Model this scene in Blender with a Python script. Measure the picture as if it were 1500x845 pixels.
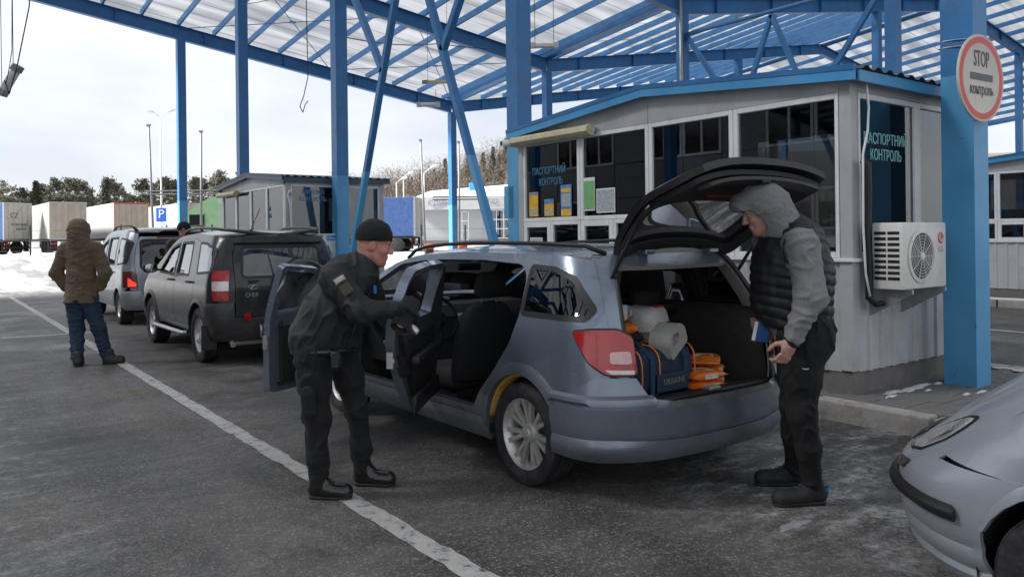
import bpy, bmesh, math, random
import numpy as np
from mathutils import Vector, Matrix, noise
from mathutils.geometry import delaunay_2d_cdt
PI = math.pi
R = math.radians
random.seed(7)
scn = bpy.context.scene
for o in list(bpy.data.objects): bpy.data.objects.remove(o)
COL = scn.collection

# ---------------------------------------------------------------- camera, sky, sun, exposure
YAW = R(36.7)
cam_d = bpy.data.cameras.new('camera'); cam = bpy.data.objects.new('camera', cam_d); COL.objects.link(cam)
cam_d.sensor_width = 36.0; cam_d.lens = 36.0*1165/1500
cam_d.shift_y = (345-422.5)/1500.0
cam_d.clip_start = 0.05; cam_d.clip_end = 3000
cam.matrix_world = (Matrix.Translation((0, 0, 1.55)) @ Matrix.Rotation(-YAW, 4, 'Z') @
                    Matrix.Rotation(PI/2, 4, 'X') @ Matrix.Rotation(-0.012, 4, 'Z'))
scn.camera = cam
SUN_EL, SUN_AZ = R(42), R(-62)      # azimuth measured from +Y towards +X
world = bpy.data.worlds.new("World"); scn.world = world; world.use_nodes = True
wn = world.node_tree.nodes; wl = world.node_tree.links
bg = wn['Background']; bg.inputs['Strength'].default_value = 0.10
sky = wn.new('ShaderNodeTexSky'); sky.sky_type = 'NISHITA'; sky.sun_disc = False
sky.sun_elevation = SUN_EL; sky.sun_rotation = SUN_AZ
tc = wn.new('ShaderNodeTexCoord')
mp = wn.new('ShaderNodeMapping'); mp.inputs['Scale'].default_value = (1, 1, 3.2)
nz = wn.new('ShaderNodeTexNoise'); nz.inputs['Scale'].default_value = 2.3; nz.inputs['Detail'].default_value = 6; nz.inputs['Roughness'].default_value = .5
rp = wn.new('ShaderNodeValToRGB')
rp.color_ramp.elements[0].position = .40; rp.color_ramp.elements[0].color = (2.02, 2.13, 2.32, 1)
rp.color_ramp.elements[1].position = .68; rp.color_ramp.elements[1].color = (2.95, 3.0, 3.08, 1)
mx = wn.new('ShaderNodeMix'); mx.data_type = 'RGBA'; mx.inputs[0].default_value = .93
wl.new(tc.outputs['Generated'], mp.inputs[0]); wl.new(mp.outputs[0], nz.inputs[0]); wl.new(nz.outputs[0], rp.inputs[0])
wl.new(sky.outputs[0], mx.inputs[6]); wl.new(rp.outputs[0], mx.inputs[7]); wl.new(mx.outputs[2], bg.inputs[0])
sun_d = bpy.data.lights.new('sun', 'SUN'); sun_d.energy = 3.6; sun_d.angle = R(11); sun_d.color = (1, .965, .92)
sun = bpy.data.objects.new('sun', sun_d); COL.objects.link(sun); sun.location = (0, 0, 40)
sun.rotation_euler = (PI/2-SUN_EL, 0, PI-SUN_AZ)
scn.view_settings.view_transform = 'Standard'; scn.view_settings.look = 'None'
scn.view_settings.exposure = 1.9; scn.view_settings.gamma = 1.0

# ---------------------------------------------------------------- helpers: objects
def link(o, parent=None):
    COL.objects.link(o)
    if parent is not None: o.parent = parent
    return o
def tag(o, label=None, cat=None, group=None, kind=None):
    if label: o['label'] = label
    if cat: o['category'] = cat
    if group: o['group'] = group
    if kind: o['kind'] = kind
    return o
def thing(name, label, cat, loc=(0, 0, 0), rz=0, group=None):
    o = bpy.data.objects.new(name, None); o.empty_display_size = .2
    COL.objects.link(o); o.location = loc; o.rotation_euler = (0, 0, rz)
    return tag(o, label, cat, group)
def empty(name, parent, loc=(0, 0, 0), rz=0):
    o = bpy.data.objects.new(name, None); link(o, parent); o.location = loc; o.rotation_euler = (0, 0, rz); return o
def copy_tree(o, parent=None):
    c = o.copy(); COL.objects.link(c)
    c.parent = parent
    for ch in list(o.children): copy_tree(ch, c)
    return c
def share(name, src, parent, loc=(0, 0, 0), rot=(0, 0, 0)):
    o = bpy.data.objects.new(name, src.data if hasattr(src, 'data') else src)
    link(o, parent); o.location = loc; o.rotation_euler = rot; return o

class MB:
    """collects shapes, builds ONE mesh object"""
    def __init__(s): s.v = []; s.f = []; s.m = []; s.mi = 0
    def add(s, vs, fs):
        b = len(s.v); s.v += [tuple(p) for p in vs]
        for f in fs: s.f.append(tuple(b+i for i in f)); s.m.append(s.mi)
        return s
    def box(s, a, b, M=None, bev=0):
        x0, y0, z0 = a; x1, y1, z1 = b
        if bev <= 0:
            vs = [Vector(p) for p in ((x0,y0,z0),(x1,y0,z0),(x1,y1,z0),(x0,y1,z0),(x0,y0,z1),(x1,y0,z1),(x1,y1,z1),(x0,y1,z1))]
            fs = [(0,3,2,1),(4,5,6,7),(0,1,5,4),(1,2,6,5),(2,3,7,6),(3,0,4,7)]
        else:
            bm = bmesh.new(); bmesh.ops.create_cube(bm, size=1)
            for v in bm.verts: v.co = Vector(((x0+x1)/2+v.co.x*(x1-x0), (y0+y1)/2+v.co.y*(y1-y0), (z0+z1)/2+v.co.z*(z1-z0)))
            bmesh.ops.bevel(bm, geom=bm.edges[:], offset=bev, segments=2 if bev > .012 else 1, affect='EDGES', profile=.5)
            bm.verts.index_update(); vs = [v.co.copy() for v in bm.verts]; fs = [[v.index for v in f.verts] for f in bm.faces]; bm.free()
        if M is not None: vs = [M @ p for p in vs]
        return s.add(vs, fs)
    def bar(s, p, q, w, h=None, up=(0, 0, 1)):
        """square bar from p to q, width w (side) and height h (along up)"""
        h = h or w; p = Vector(p); q = Vector(q); d = (q-p).normalized(); u = Vector(up)
        if abs(d.dot(u)) > .99: u = Vector((1, 0, 0))
        r = d.cross(u).normalized(); u = r.cross(d)
        vs = [c + r*(w/2*a) + u*(h/2*b) for c in (p, q) for a, b in ((-1,-1),(1,-1),(1,1),(-1,1))]
        return s.add(vs, [(0,3,2,1),(4,5,6,7),(0,1,5,4),(1,2,6,5),(2,3,7,6),(3,0,4,7)])
    def tube(s, pts, r, n=8, cap=True, closed=False, flat=None):
        pts = [Vector(p) for p in pts]; rr = r if isinstance(r, (list, tuple)) else [r]*len(pts)
        vs = []; N = len(pts); pu = None
        for i, p in enumerate(pts):
            if closed: d = pts[(i+1) % N]-pts[i-1]
            else: d = pts[min(i+1, N-1)]-pts[max(i-1, 0)]
            d.normalize()
            if pu is None:
                u = Vector((0, 0, 1)) if abs(d.z) < .9 else Vector((1, 0, 0))
            else: u = pu
            a = d.cross(u).normalized(); u = a.cross(d); pu = u
            for k in range(n):
                t = 2*PI*k/n; vs.append(p + a*(math.cos(t)*rr[i]) + u*(math.sin(t)*rr[i]*(flat or 1)))
        fs = []
        for i in range(N if closed else N-1):
            j = (i+1) % N
            for k in range(n): fs.append((i*n+k, i*n+(k+1) % n, j*n+(k+1) % n, j*n+k))
        if cap and not closed: fs += [tuple(range(n))[::-1], tuple((N-1)*n+k for k in range(n))]
        return s.add(vs, fs)
    def lathe(s, prof, n=24, M=None, ang=2*PI):
        """prof: list of (r, z) around z"""
        vs = []; full = ang > 6.28
        K = n if full else n+1
        for r, z in prof:
            for k in range(K):
                t = ang*k/n; vs.append(Vector((r*math.cos(t), r*math.sin(t), z)))
        fs = []
        for i in range(len(prof)-1):
            for k in range(n):
                k2 = (k+1) % K; fs.append((i*K+k, i*K+k2, (i+1)*K+k2, (i+1)*K+k))
        if M is not None: vs = [M @ p for p in vs]
        return s.add(vs, fs)
    def prism(s, poly, a, b, M=None):
        """polygon in (u,v) extruded from w=a to w=b; local axes (u,v,w)=(x,y,z)"""
        n = len(poly); vs = [Vector((u, v, a)) for u, v in poly]+[Vector((u, v, b)) for u, v in poly]
        fs = [tuple(range(n))[::-1], tuple(range(n, 2*n))]+[(i, (i+1) % n, n+(i+1) % n, n+i) for i in range(n)]
        if M is not None: vs = [M @ p for p in vs]
        return s.add(vs, fs)
    def build(s, name, mats, parent=None, smooth=False, loc=None, rot=None, auto=None):
        me = bpy.data.meshes.new(name); me.from_pydata([tuple(v) for v in s.v], [], s.f)
        if not isinstance(mats, (list, tuple)): mats = [mats]
        for m in mats: me.materials.append(m)
        if len(mats) > 1: me.polygons.foreach_set('material_index', s.m)
        bm = bmesh.new(); bm.from_mesh(me); bmesh.ops.recalc_face_normals(bm, faces=bm.faces[:])
        if auto is not None:
            for f in bm.faces: f.smooth = True
            for e in bm.edges:
                if len(e.link_faces) == 2 and e.calc_face_angle(0) > auto: e.smooth = False
        elif smooth:
            for f in bm.faces: f.smooth = True
        bm.to_mesh(me); bm.free()
        o = bpy.data.objects.new(name, me); link(o, parent)
        if loc is not None: o.location = loc
        if rot is not None: o.rotation_euler = rot
        return o
AUTO = R(38)

# axes matrices for prism: (u,v,w) -> world axes
def axes(u, v, w, t=(0, 0, 0)):
    M = Matrix((u, v, w)).transposed().to_4x4(); M.translation = Vector(t); return M
M_YZX = axes((0,1,0), (0,0,1), (1,0,0))     # polygon in (y,z), extruded along x
M_XZY = axes((1,0,0), (0,0,1), (0,1,0))     # polygon in (x,z), extruded along y

# ---------------------------------------------------------------- materials
MATS = {}
def pm(name, col, rough=.5, metal=0, var=.12, vs=6, bump=0, bs=40, coat=0, spec=None, trans=0, emit=None, dirt=None, sheen=0, aniso=None):
    """principled with noise colour variation and fine relief"""
    if name in MATS: return MATS[name]
    m = bpy.data.materials.new(name); m.use_nodes = True; nt = m.node_tree; N = nt.nodes; L = nt.links
    b = N['Principled BSDF']
    b.inputs['Roughness'].default_value = rough; b.inputs['Metallic'].default_value = metal
    b.inputs['Coat Weight'].default_value = coat; b.inputs['Coat Roughness'].default_value = .06
    b.inputs['Sheen Weight'].default_value = sheen
    if spec is not None: b.inputs['Specular IOR Level'].default_value = spec
    if trans: b.inputs['Transmission Weight'].default_value = trans
    co = N.new('ShaderNodeTexCoord')
    n1 = N.new('ShaderNodeTexNoise'); n1.inputs['Scale'].default_value = vs; n1.inputs['Detail'].default_value = 5; n1.inputs['Roughness'].default_value = .62
    L.new(co.outputs['Object'], n1.inputs['Vector'])
    r = N.new('ShaderNodeValToRGB'); c0 = [max(0, c*(1-var)) for c in col[:3]]+[1]; c1 = [c*(1+var) for c in col[:3]]+[1]
    r.color_ramp.elements[0].position = .3; r.color_ramp.elements[1].position = .7
    r.color_ramp.elements[0].color = c0; r.color_ramp.elements[1].color = c1
    L.new(n1.outputs[0], r.inputs[0]); out = r.outputs[0]
    if dirt:      # (colour, amount, scale)
        n3 = N.new('ShaderNodeTexNoise'); n3.inputs['Scale'].default_value = dirt[2]; n3.inputs['Detail'].default_value = 8; n3.inputs['Roughness'].default_value = .7
        L.new(co.outputs['Object'], n3.inputs['Vector'])
        mr = N.new('ShaderNodeMapRange'); mr.inputs[1].default_value = .48; mr.inputs[2].default_value = .72; mr.inputs[3].default_value = 0; mr.inputs[4].default_value = dirt[1]
        L.new(n3.outputs[0], mr.inputs[0])
        mi = N.new('ShaderNodeMix'); mi.data_type = 'RGBA'; mi.inputs[7].default_value = (*dirt[0], 1)
        L.new(mr.outputs[0], mi.inputs[0]); L.new(out, mi.inputs[6]); out = mi.outputs[2]
    L.new(out, b.inputs['Base Color'])
    rr = N.new('ShaderNodeMapRange'); rr.inputs[3].default_value = max(.02, rough*.8); rr.inputs[4].default_value = min(1, rough*1.2)
    L.new(n1.outputs[0], rr.inputs[0]); L.new(rr.outputs[0], b.inputs['Roughness'])
    if bump:
        n2 = N.new('ShaderNodeTexNoise'); n2.inputs['Scale'].default_value = bs; n2.inputs['Detail'].default_value = 4
        L.new(co.outputs['Object'], n2.inputs['Vector'])
        bp = N.new('ShaderNodeBump'); bp.inputs['Strength'].default_value = bump; bp.inputs['Distance'].default_value = .01
        L.new(n2.outputs[0], bp.inputs['Height']); L.new(bp.outputs[0], b.inputs['Normal'])
    if emit: b.inputs['Emission Color'].default_value = (*emit[0], 1); b.inputs['Emission Strength'].default_value = emit[1]
    MATS[name] = m; return m
def glass(name, tint=(.25, .28, .28), refl=.09, rough=.0, haze=0):
    """pane: tinted see-through plus clear reflection"""
    if name in MATS: return MATS[name]
    m = bpy.data.materials.new(name); m.use_nodes = True; nt = m.node_tree; N = nt.nodes; L = nt.links
    N.remove(N['Principled BSDF']); out = N['Material Output']
    t = N.new('ShaderNodeBsdfTransparent'); t.inputs[0].default_value = (*tint, 1)
    g = N.new('ShaderNodeBsdfGlossy'); g.inputs['Roughness'].default_value = rough; g.inputs[0].default_value = (.95, .97, 1, 1)
    fr = N.new('ShaderNodeFresnel'); fr.inputs[0].default_value = 1.5
    ad = N.new('ShaderNodeMath'); ad.operation = 'ADD'; ad.use_clamp = True; ad.inputs[1].default_value = refl
    mx = N.new('ShaderNodeMixShader'); L.new(fr.outputs[0], ad.inputs[0]); L.new(ad.outputs[0], mx.inputs[0])
    L.new(t.outputs[0], mx.inputs[1]); L.new(g.outputs[0], mx.inputs[2])
    if haze:
        d = N.new('ShaderNodeBsdfDiffuse'); d.inputs[0].default_value = (.5, .5, .48, 1)
        co = N.new('ShaderNodeTexCoord'); n1 = N.new('ShaderNodeTexNoise'); n1.inputs['Scale'].default_value = 5; n1.inputs['Detail'].default_value = 8
        L.new(co.outputs['Object'], n1.inputs['Vector'])
        mr = N.new('ShaderNodeMapRange'); mr.inputs[1].default_value = .35; mr.inputs[2].default_value = .75; mr.inputs[4].default_value = haze
        L.new(n1.outputs[0], mr.inputs[0])
        m2 = N.new('ShaderNodeMixShader'); L.new(mr.outputs[0], m2.inputs[0]); L.new(mx.outputs[0], m2.inputs[1]); L.new(d.outputs[0], m2.inputs[2]); L.new(m2.outputs[0], out.inputs[0])
    else: L.new(mx.outputs[0], out.inputs[0])
    MATS[name] = m; return m

def mat_blue():
    m = pm('blue_steel_paint', (.030, .175, .42), .42, 0, .15, 1.5, .06, 30, dirt=((.10, .055, .03), .4, 4.0))
    nt = m.node_tree; N = nt.nodes; L = nt.links; b = N['Principled BSDF']
    src = b.inputs['Base Color'].links[0].from_socket
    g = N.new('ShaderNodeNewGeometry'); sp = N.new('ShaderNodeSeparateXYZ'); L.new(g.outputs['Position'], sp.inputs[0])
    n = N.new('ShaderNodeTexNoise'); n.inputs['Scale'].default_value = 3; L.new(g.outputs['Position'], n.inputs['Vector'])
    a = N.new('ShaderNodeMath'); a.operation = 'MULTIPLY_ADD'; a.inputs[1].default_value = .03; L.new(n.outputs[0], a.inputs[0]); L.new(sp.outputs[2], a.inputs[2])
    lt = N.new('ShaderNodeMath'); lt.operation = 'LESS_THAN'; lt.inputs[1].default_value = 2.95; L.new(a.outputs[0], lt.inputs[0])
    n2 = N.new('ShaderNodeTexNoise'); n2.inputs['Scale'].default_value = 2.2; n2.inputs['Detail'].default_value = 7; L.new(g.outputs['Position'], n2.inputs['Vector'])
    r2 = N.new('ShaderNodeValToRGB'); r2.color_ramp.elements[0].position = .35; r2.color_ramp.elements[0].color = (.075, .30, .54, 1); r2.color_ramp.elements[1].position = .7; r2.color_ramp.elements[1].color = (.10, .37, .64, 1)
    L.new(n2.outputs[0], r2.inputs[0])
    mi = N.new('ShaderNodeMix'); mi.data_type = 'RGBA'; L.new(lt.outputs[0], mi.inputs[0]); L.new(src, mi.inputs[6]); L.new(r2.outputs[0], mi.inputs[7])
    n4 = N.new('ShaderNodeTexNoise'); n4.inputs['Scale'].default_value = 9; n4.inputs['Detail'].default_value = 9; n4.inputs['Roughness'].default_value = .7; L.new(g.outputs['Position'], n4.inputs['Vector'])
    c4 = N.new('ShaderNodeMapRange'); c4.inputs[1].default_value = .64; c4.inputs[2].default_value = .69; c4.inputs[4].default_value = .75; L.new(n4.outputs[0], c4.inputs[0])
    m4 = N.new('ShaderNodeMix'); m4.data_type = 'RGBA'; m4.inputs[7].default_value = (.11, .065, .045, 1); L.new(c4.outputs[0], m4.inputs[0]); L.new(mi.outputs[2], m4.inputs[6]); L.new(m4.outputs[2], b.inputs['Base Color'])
    return m
BLUE = mat_blue()
BLUE2 = pm('blue_roof_trim', (.03, .15, .36), .35, 0, .12, 2, .03, 30, dirt=((.08, .09, .1), .3, 4))
BLUE3 = pm('pale_blue_trim', (.06, .30, .58), .35, 0, .1, 2, .03, 30, dirt=((.2, .25, .3), .3, 4))
GREYP = pm('grey_cladding', (.42, .43, .44), .45, 0, .06, 3, .03, 20, dirt=((.2, .19, .18), .45, 2.5))
SIDING = pm('grey_profiled_steel', (.46, .47, .48), .42, 0, .06, 3, .03, 20, dirt=((.22, .2, .18), .45, 2.0))
WHITEF = pm('white_frame', (.74, .75, .76), .4, 0, .05, 4, .02, 30, dirt=((.4, .38, .36), .4, 5))
PLINTH = pm('grey_plinth', (.15, .14, .13), .85, 0, .2, 6, .4, 60)
DARKIN = pm('dark_interior', (.06, .06, .065), .8, 0, .2, 4)
BLACKP = pm('black_plastic', (.011, .011, .012), .5, 0, .2, 8, .05, 80)
RUBBER = pm('tyre_rubber', (.014, .0135, .02), .85, 0, .3, 9, .3, 60, dirt=((.12, .11, .1), .5, 7))
STEEL = pm('galvanised_steel', (.42, .43, .44), .4, .7, .12, 9, .05, 30)
ALLOY = pm('alloy_rim', (.62, .61, .585), .42, .6, .12, 9, .06, 40, dirt=((.16, .13, .095), .7, 9))
CONC = pm('kerb_concrete', (.36, .34, .31), .9, 0, .2, 5, .5, 40, dirt=((.12, .11, .1), .8, 4))
SNOW = pm('snow', (.60, .615, .64), .75, 0, .06, 6, .6, 14)
BOOTHGLASS = glass('booth_glass', (.50, .53, .55), .06)
PALEGLASS = glass('pale_glass', (.55, .58, .62), .3)
WHITEP = pm('white_paint', (.72, .73, .73), .45, 0, .06, 4, .03, 30, dirt=((.4, .38, .35), .4, 4))
ICE = pm('ice', (.62, .64, .66), .3, 0, .1, 8, .5, 30)
# ---------------------------------------------------------------- text
def text_mesh(body, size, depth=.004, align='CENTER', shear=0, space=1.0):
    c = bpy.data.curves.new('lettering', 'FONT'); c.body = body; c.size = size; c.extrude = depth/2; c.align_x = align; c.align_y = 'CENTER'; c.resolution_u = 3
    c.shear = shear; c.space_character = space
    o = bpy.data.objects.new('lettering', c); COL.objects.link(o)
    dg = bpy.context.evaluated_depsgraph_get(); me = bpy.data.meshes.new_from_object(o.evaluated_get(dg))
    bpy.data.objects.remove(o); return me
def lettering(body, size, mat, parent, loc, facing, depth=.004, bold=0, width=None, name='lettering', **k):
    """text standing upright; facing = outward normal (world/local xy or full vector)"""
    me = text_mesh(body, size, depth, **k); me.materials.clear(); me.materials.append(mat)
    n = Vector(facing).normalized(); up = Vector((0, 0, 1))
    if abs(n.z) > .95: up = Vector((0, 1, 0))
    x = up.cross(n).normalized(); y = n.cross(x)
    if width:
        xs = [v.co.x for v in me.vertices]; w = max(xs)-min(xs)
        for v in me.vertices: v.co.x *= width/w
    o = bpy.data.objects.new(name, me); link(o, parent)
    M = Matrix((x, y, n)).transposed().to_4x4(); M.translation = Vector(loc); o.matrix_local = M
    return o

# ---------------------------------------------------------------- ground
def lerp(a, b, t): return a+(b-a)*t
def sstep(a, b, x):
    t = min(1, max(0, (x-a)/(b-a))); return t*t*(3-2*t)
def gz(x, y): return .55*sstep(32, 58, y)
def ground_material():
    m = bpy.data.materials.new('wet_asphalt'); m.use_nodes = True; nt = m.node_tree; N = nt.nodes; L = nt.links; b = N['Principled BSDF']
    g = N.new('ShaderNodeNewGeometry'); P = g.outputs['Position']
    def noise_(scale, detail=5, rough=.6, vec=P, mapscale=None):
        n = N.new('ShaderNodeTexNoise'); n.inputs['Scale'].default_value = scale; n.inputs['Detail'].default_value = detail; n.inputs['Roughness'].default_value = rough
        if mapscale:
            mpn = N.new('ShaderNodeMapping'); mpn.inputs['Scale'].default_value = mapscale; L.new(vec, mpn.inputs[0]); L.new(mpn.outputs[0], n.inputs['Vector'])
        else: L.new(vec, n.inputs['Vector'])
        return n.outputs[0]
    def mrange(x, a, b_, c=0, d=1):
        r = N.new('ShaderNodeMapRange'); r.inputs[1].default_value = a; r.inputs[2].default_value = b_; r.inputs[3].default_value = c; r.inputs[4].default_value = d; L.new(x, r.inputs[0]); return r.outputs[0]
    def math_(op, a, b_=None):
        q = N.new('ShaderNodeMath'); q.operation = op
        for i, x in enumerate((a, b_)):
            if x is None: continue
            if isinstance(x, (int, float)): q.inputs[i].default_value = x
            else: L.new(x, q.inputs[i])
        return q.outputs[0]
    def mix(f, a, b_):
        q = N.new('ShaderNodeMix'); q.data_type = 'RGBA'
        if isinstance(f, (int, float)): q.inputs[0].default_value = f
        else: L.new(f, q.inputs[0])
        for i, x in ((6, a), (7, b_)):
            if isinstance(x, tuple): q.inputs[i].default_value = (*x, 1)
            else: L.new(x, q.inputs[i])
        return q.outputs[2]
    sx = N.new('ShaderNodeSeparateXYZ'); L.new(P, sx.inputs[0]); X, Y = sx.outputs[0], sx.outputs[1]
    base = mix(mrange(noise_(.55, 7, .65), .35, .68), (.042, .040, .036), (.118, .111, .100))
    lane = math_('MULTIPLY', mrange(X, 2.1, 3.0), mrange(X, 6.0, 5.2)); base = mix(math_('MULTIPLY', lane, math_('MULTIPLY', mrange(noise_(.6, 7, .65), .3, .6), .6)), base, (.030, .029, .028))
    lft = math_('MULTIPLY', mrange(X, 1.2, -.6), mrange(noise_(.8, 8, .7), .38, .62)); base = mix(math_('MULTIPLY', lft, .6), base, (.185, .17, .145))
    # tyre-polished strips along the lane
    strip = mrange(noise_(1.0, 3, .5, mapscale=(1.1, .045, 1)), .42, .62)
    base = mix(math_('MULTIPLY', strip, .5), base, (.16, .152, .14))
    # aggregate speckle: stones
    v = N.new('ShaderNodeTexVoronoi'); v.inputs['Scale'].default_value = 85; L.new(P, v.inputs['Vector'])
    spk = mrange(v.outputs['Color'], .6, .9)
    base = mix(math_('MULTIPLY', spk, .5), base, (.33, .32, .30))
    spk2 = mrange(noise_(120, 2), .55, .72); base = mix(math_('MULTIPLY', spk2, .45), base, (.02, .02, .02))
    # cracks
    vc = N.new('ShaderNodeTexVoronoi'); vc.feature = 'DISTANCE_TO_EDGE'; vc.inputs['Scale'].default_value = .8
    nw = N.new('ShaderNodeTexNoise'); nw.inputs['Scale'].default_value = 2.0; nw.inputs['Detail'].default_value = 6; L.new(P, nw.inputs['Vector'])
    ad = N.new('ShaderNodeVectorMath'); ad.operation = 'MULTIPLY_ADD'; ad.inputs[1].default_value = (.9, .9, .9); L.new(nw.outputs['Color'], ad.inputs[0]); L.new(P, ad.inputs[2]); L.new(ad.outputs[0], vc.inputs['Vector'])
    crk = math_('MULTIPLY', mrange(vc.outputs['Distance'], .0, .012, 1, 0), mrange(noise_(.5, 3), .5, .6))
    base = mix(math_('MULTIPLY', crk, .7), base, (.018, .018, .018))
    # damp dark patches
    wet = mrange(noise_(.42, 9, .68), .47, .57); base = mix(math_('MULTIPLY', wet, .65), base, (.022, .022, .023))
    # frost and grit dust: whitish streaks behind the estate car and along the kerb, loose everywhere
    fr1 = math_('MULTIPLY', mrange(noise_(2.2, 9, .72, mapscale=(.7, 1.6, 1)), .45, .60), mrange(noise_(14, 6, .75), .4, .62))
    zone = math_('MULTIPLY', math_('MULTIPLY', mrange(X, 3.0, 4.0, 0, 1.3), mrange(X, 5.6, 6.1, 1, .75)), mrange(Y, 4.4, 3.2))
    zone2 = mrange(Y, 9, 20, .0, .5)
    zone3 = math_('MULTIPLY', mrange(X, 1.7, .2), .75)
    z = math_('MAXIMUM', math_('MAXIMUM', zone, zone2), math_('MAXIMUM', zone3, .2))
    frost = math_('MULTIPLY', fr1, z)
    base = mix(math_('MULTIPLY', frost, .85), base, (.40, .40, .395))
    salt = math_('MULTIPLY', mrange(noise_(.7, 10, .75, mapscale=(1.3, .35, 1)), .50, .66), mrange(noise_(23, 5, .7), .42, .62)); base = mix(math_('MULTIPLY', salt, mrange(X, 2.6, .9, .22, .62)), base, (.34, .335, .33))
    # snow beyond the canopy and drifts reaching in
    dist = math_('ADD', Y, math_('MULTIPLY', math_('SUBTRACT', noise_(.28, 7, .62), .5), 17.0))
    dist = math_('ADD', dist, math_('MULTIPLY', math_('SUBTRACT', noise_(1.6, 6, .7, mapscale=(1.4, .25, 1)), .5), 9.0))
    snowm = mrange(dist, 25.0, 30.5)
    tracks = mrange(noise_(1.0, 6, .68, mapscale=(.9, .10, 1)), .46, .57)
    snowm = math_('MULTIPLY', snowm, math_('SUBTRACT', 1.0, math_('MULTIPLY', tracks, mrange(Y, 75, 24, .3, .95))))
    snowc = mix(mrange(noise_(.9, 7, .65), .3, .7), (.22, .22, .222), (.46, .47, .485))
    col = mix(snowm, base, snowc)
    L.new(col, b.inputs['Base Color'])
    ro = math_('SUBTRACT', mrange(noise_(.8, 6), .3, .7, .55, .85), math_('MULTIPLY', wet, .22))
    ro = math_('MAXIMUM', ro, math_('MULTIPLY', snowm, .8)); L.new(ro, b.inputs['Roughness'])
    hb = math_('ADD', math_('MULTIPLY', v.outputs['Distance'], .5), math_('MULTIPLY', noise_(60, 5), .6))
    hb = math_('ADD', hb, math_('MULTIPLY', noise_(3.0, 6), 1.6))
    bp = N.new('ShaderNodeBump'); bp.inputs['Strength'].default_value = .45; bp.inputs['Distance'].default_value = .012; L.new(hb, bp.inputs['Height']); L.new(bp.outputs[0], b.inputs['Normal'])
    return m
ASPH = ground_material()
def make_ground():
    xs = [-1500, -500, -200, -100, -60, -30, -15, 0, 15, 30, 45, 60, 90, 140, 250, 500, 1500]
    ys = [-1500, -300, -60, -20, 0, 16, 28, 32, 36, 40, 44, 48, 52, 58, 70, 100, 160, 260, 500, 1800]
    mb = MB(); vs = [(x, y, gz(x, y)) for y in ys for x in xs]; n = len(xs)
    mb.add(vs, [(j*n+i, j*n+i+1, (j+1)*n+i+1, (j+1)*n+i) for j in range(len(ys)-1) for i in range(n-1)])
    return tag(mb.build('ground', ASPH, smooth=True), kind='structure')
make_ground()

def marking_material():
    m = bpy.data.materials.new('worn_road_paint'); m.use_nodes = True; nt = m.node_tree; N = nt.nodes; L = nt.links; b = N['Principled BSDF']
    g = N.new('ShaderNodeNewGeometry'); n = N.new('ShaderNodeTexNoise'); n.inputs['Scale'].default_value = 9; n.inputs['Detail'].default_value = 9; n.inputs['Roughness'].default_value = .75; L.new(g.outputs['Position'], n.inputs['Vector'])
    r = N.new('ShaderNodeValToRGB'); e = r.color_ramp.elements; e[0].position = .36; e[0].color = (.07, .067, .063, 1); e[1].position = .46; e[1].color = (.40, .395, .38, 1)
    e2 = r.color_ramp.elements.new(.7); e2.color = (.52, .51, .49, 1)
    L.new(n.outputs[0], r.inputs[0]); L.new(r.outputs[0], b.inputs['Base Color']); b.inputs['Roughness'].default_value = .7
    bp = N.new('ShaderNodeBump'); bp.inputs['Strength'].default_value = .3; L.new(n.outputs[0], bp.inputs['Height']); L.new(bp.outputs[0], b.inputs['Normal'])
    return m
PAINT = marking_material()
def ragged_line(name, p, q, w, step=.07):
    p = Vector((p[0], p[1], 0)); q = Vector((q[0], q[1], 0)); d = q-p; L_ = d.length; d.normalize(); r = Vector((d.y, -d.x, 0)); n = max(2, int(L_/step)); vs = []
    for i in range(n+1):
        c = p+d*(L_*i/n)
        for sgn in (-1, 1):
            k = w/2+.016*noise.noise(Vector((i*.9, sgn*7.3, w)))+.012*noise.noise(Vector((i*.23, sgn*3.1, 5)))
            vs.append(c+r*(sgn*k)+Vector((0, 0, .004)))
    mb = MB(); mb.add(vs, [(2*i, 2*i+1, 2*i+3, 2*i+2) for i in range(n)])
    return tag(mb.build(name, PAINT), kind='structure')
ragged_line('lane_line', (2.03, -4), (2.03, 26), .125)
ragged_line('stop_line', (1.05, 15.15), (2.55, 15.0), .14)
ragged_line('lane_line', (13.3, -8), (13.3, 26), .125)
ragged_line('lane_line', (9.9, -8), (9.9, 26), .12, .2)

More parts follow.
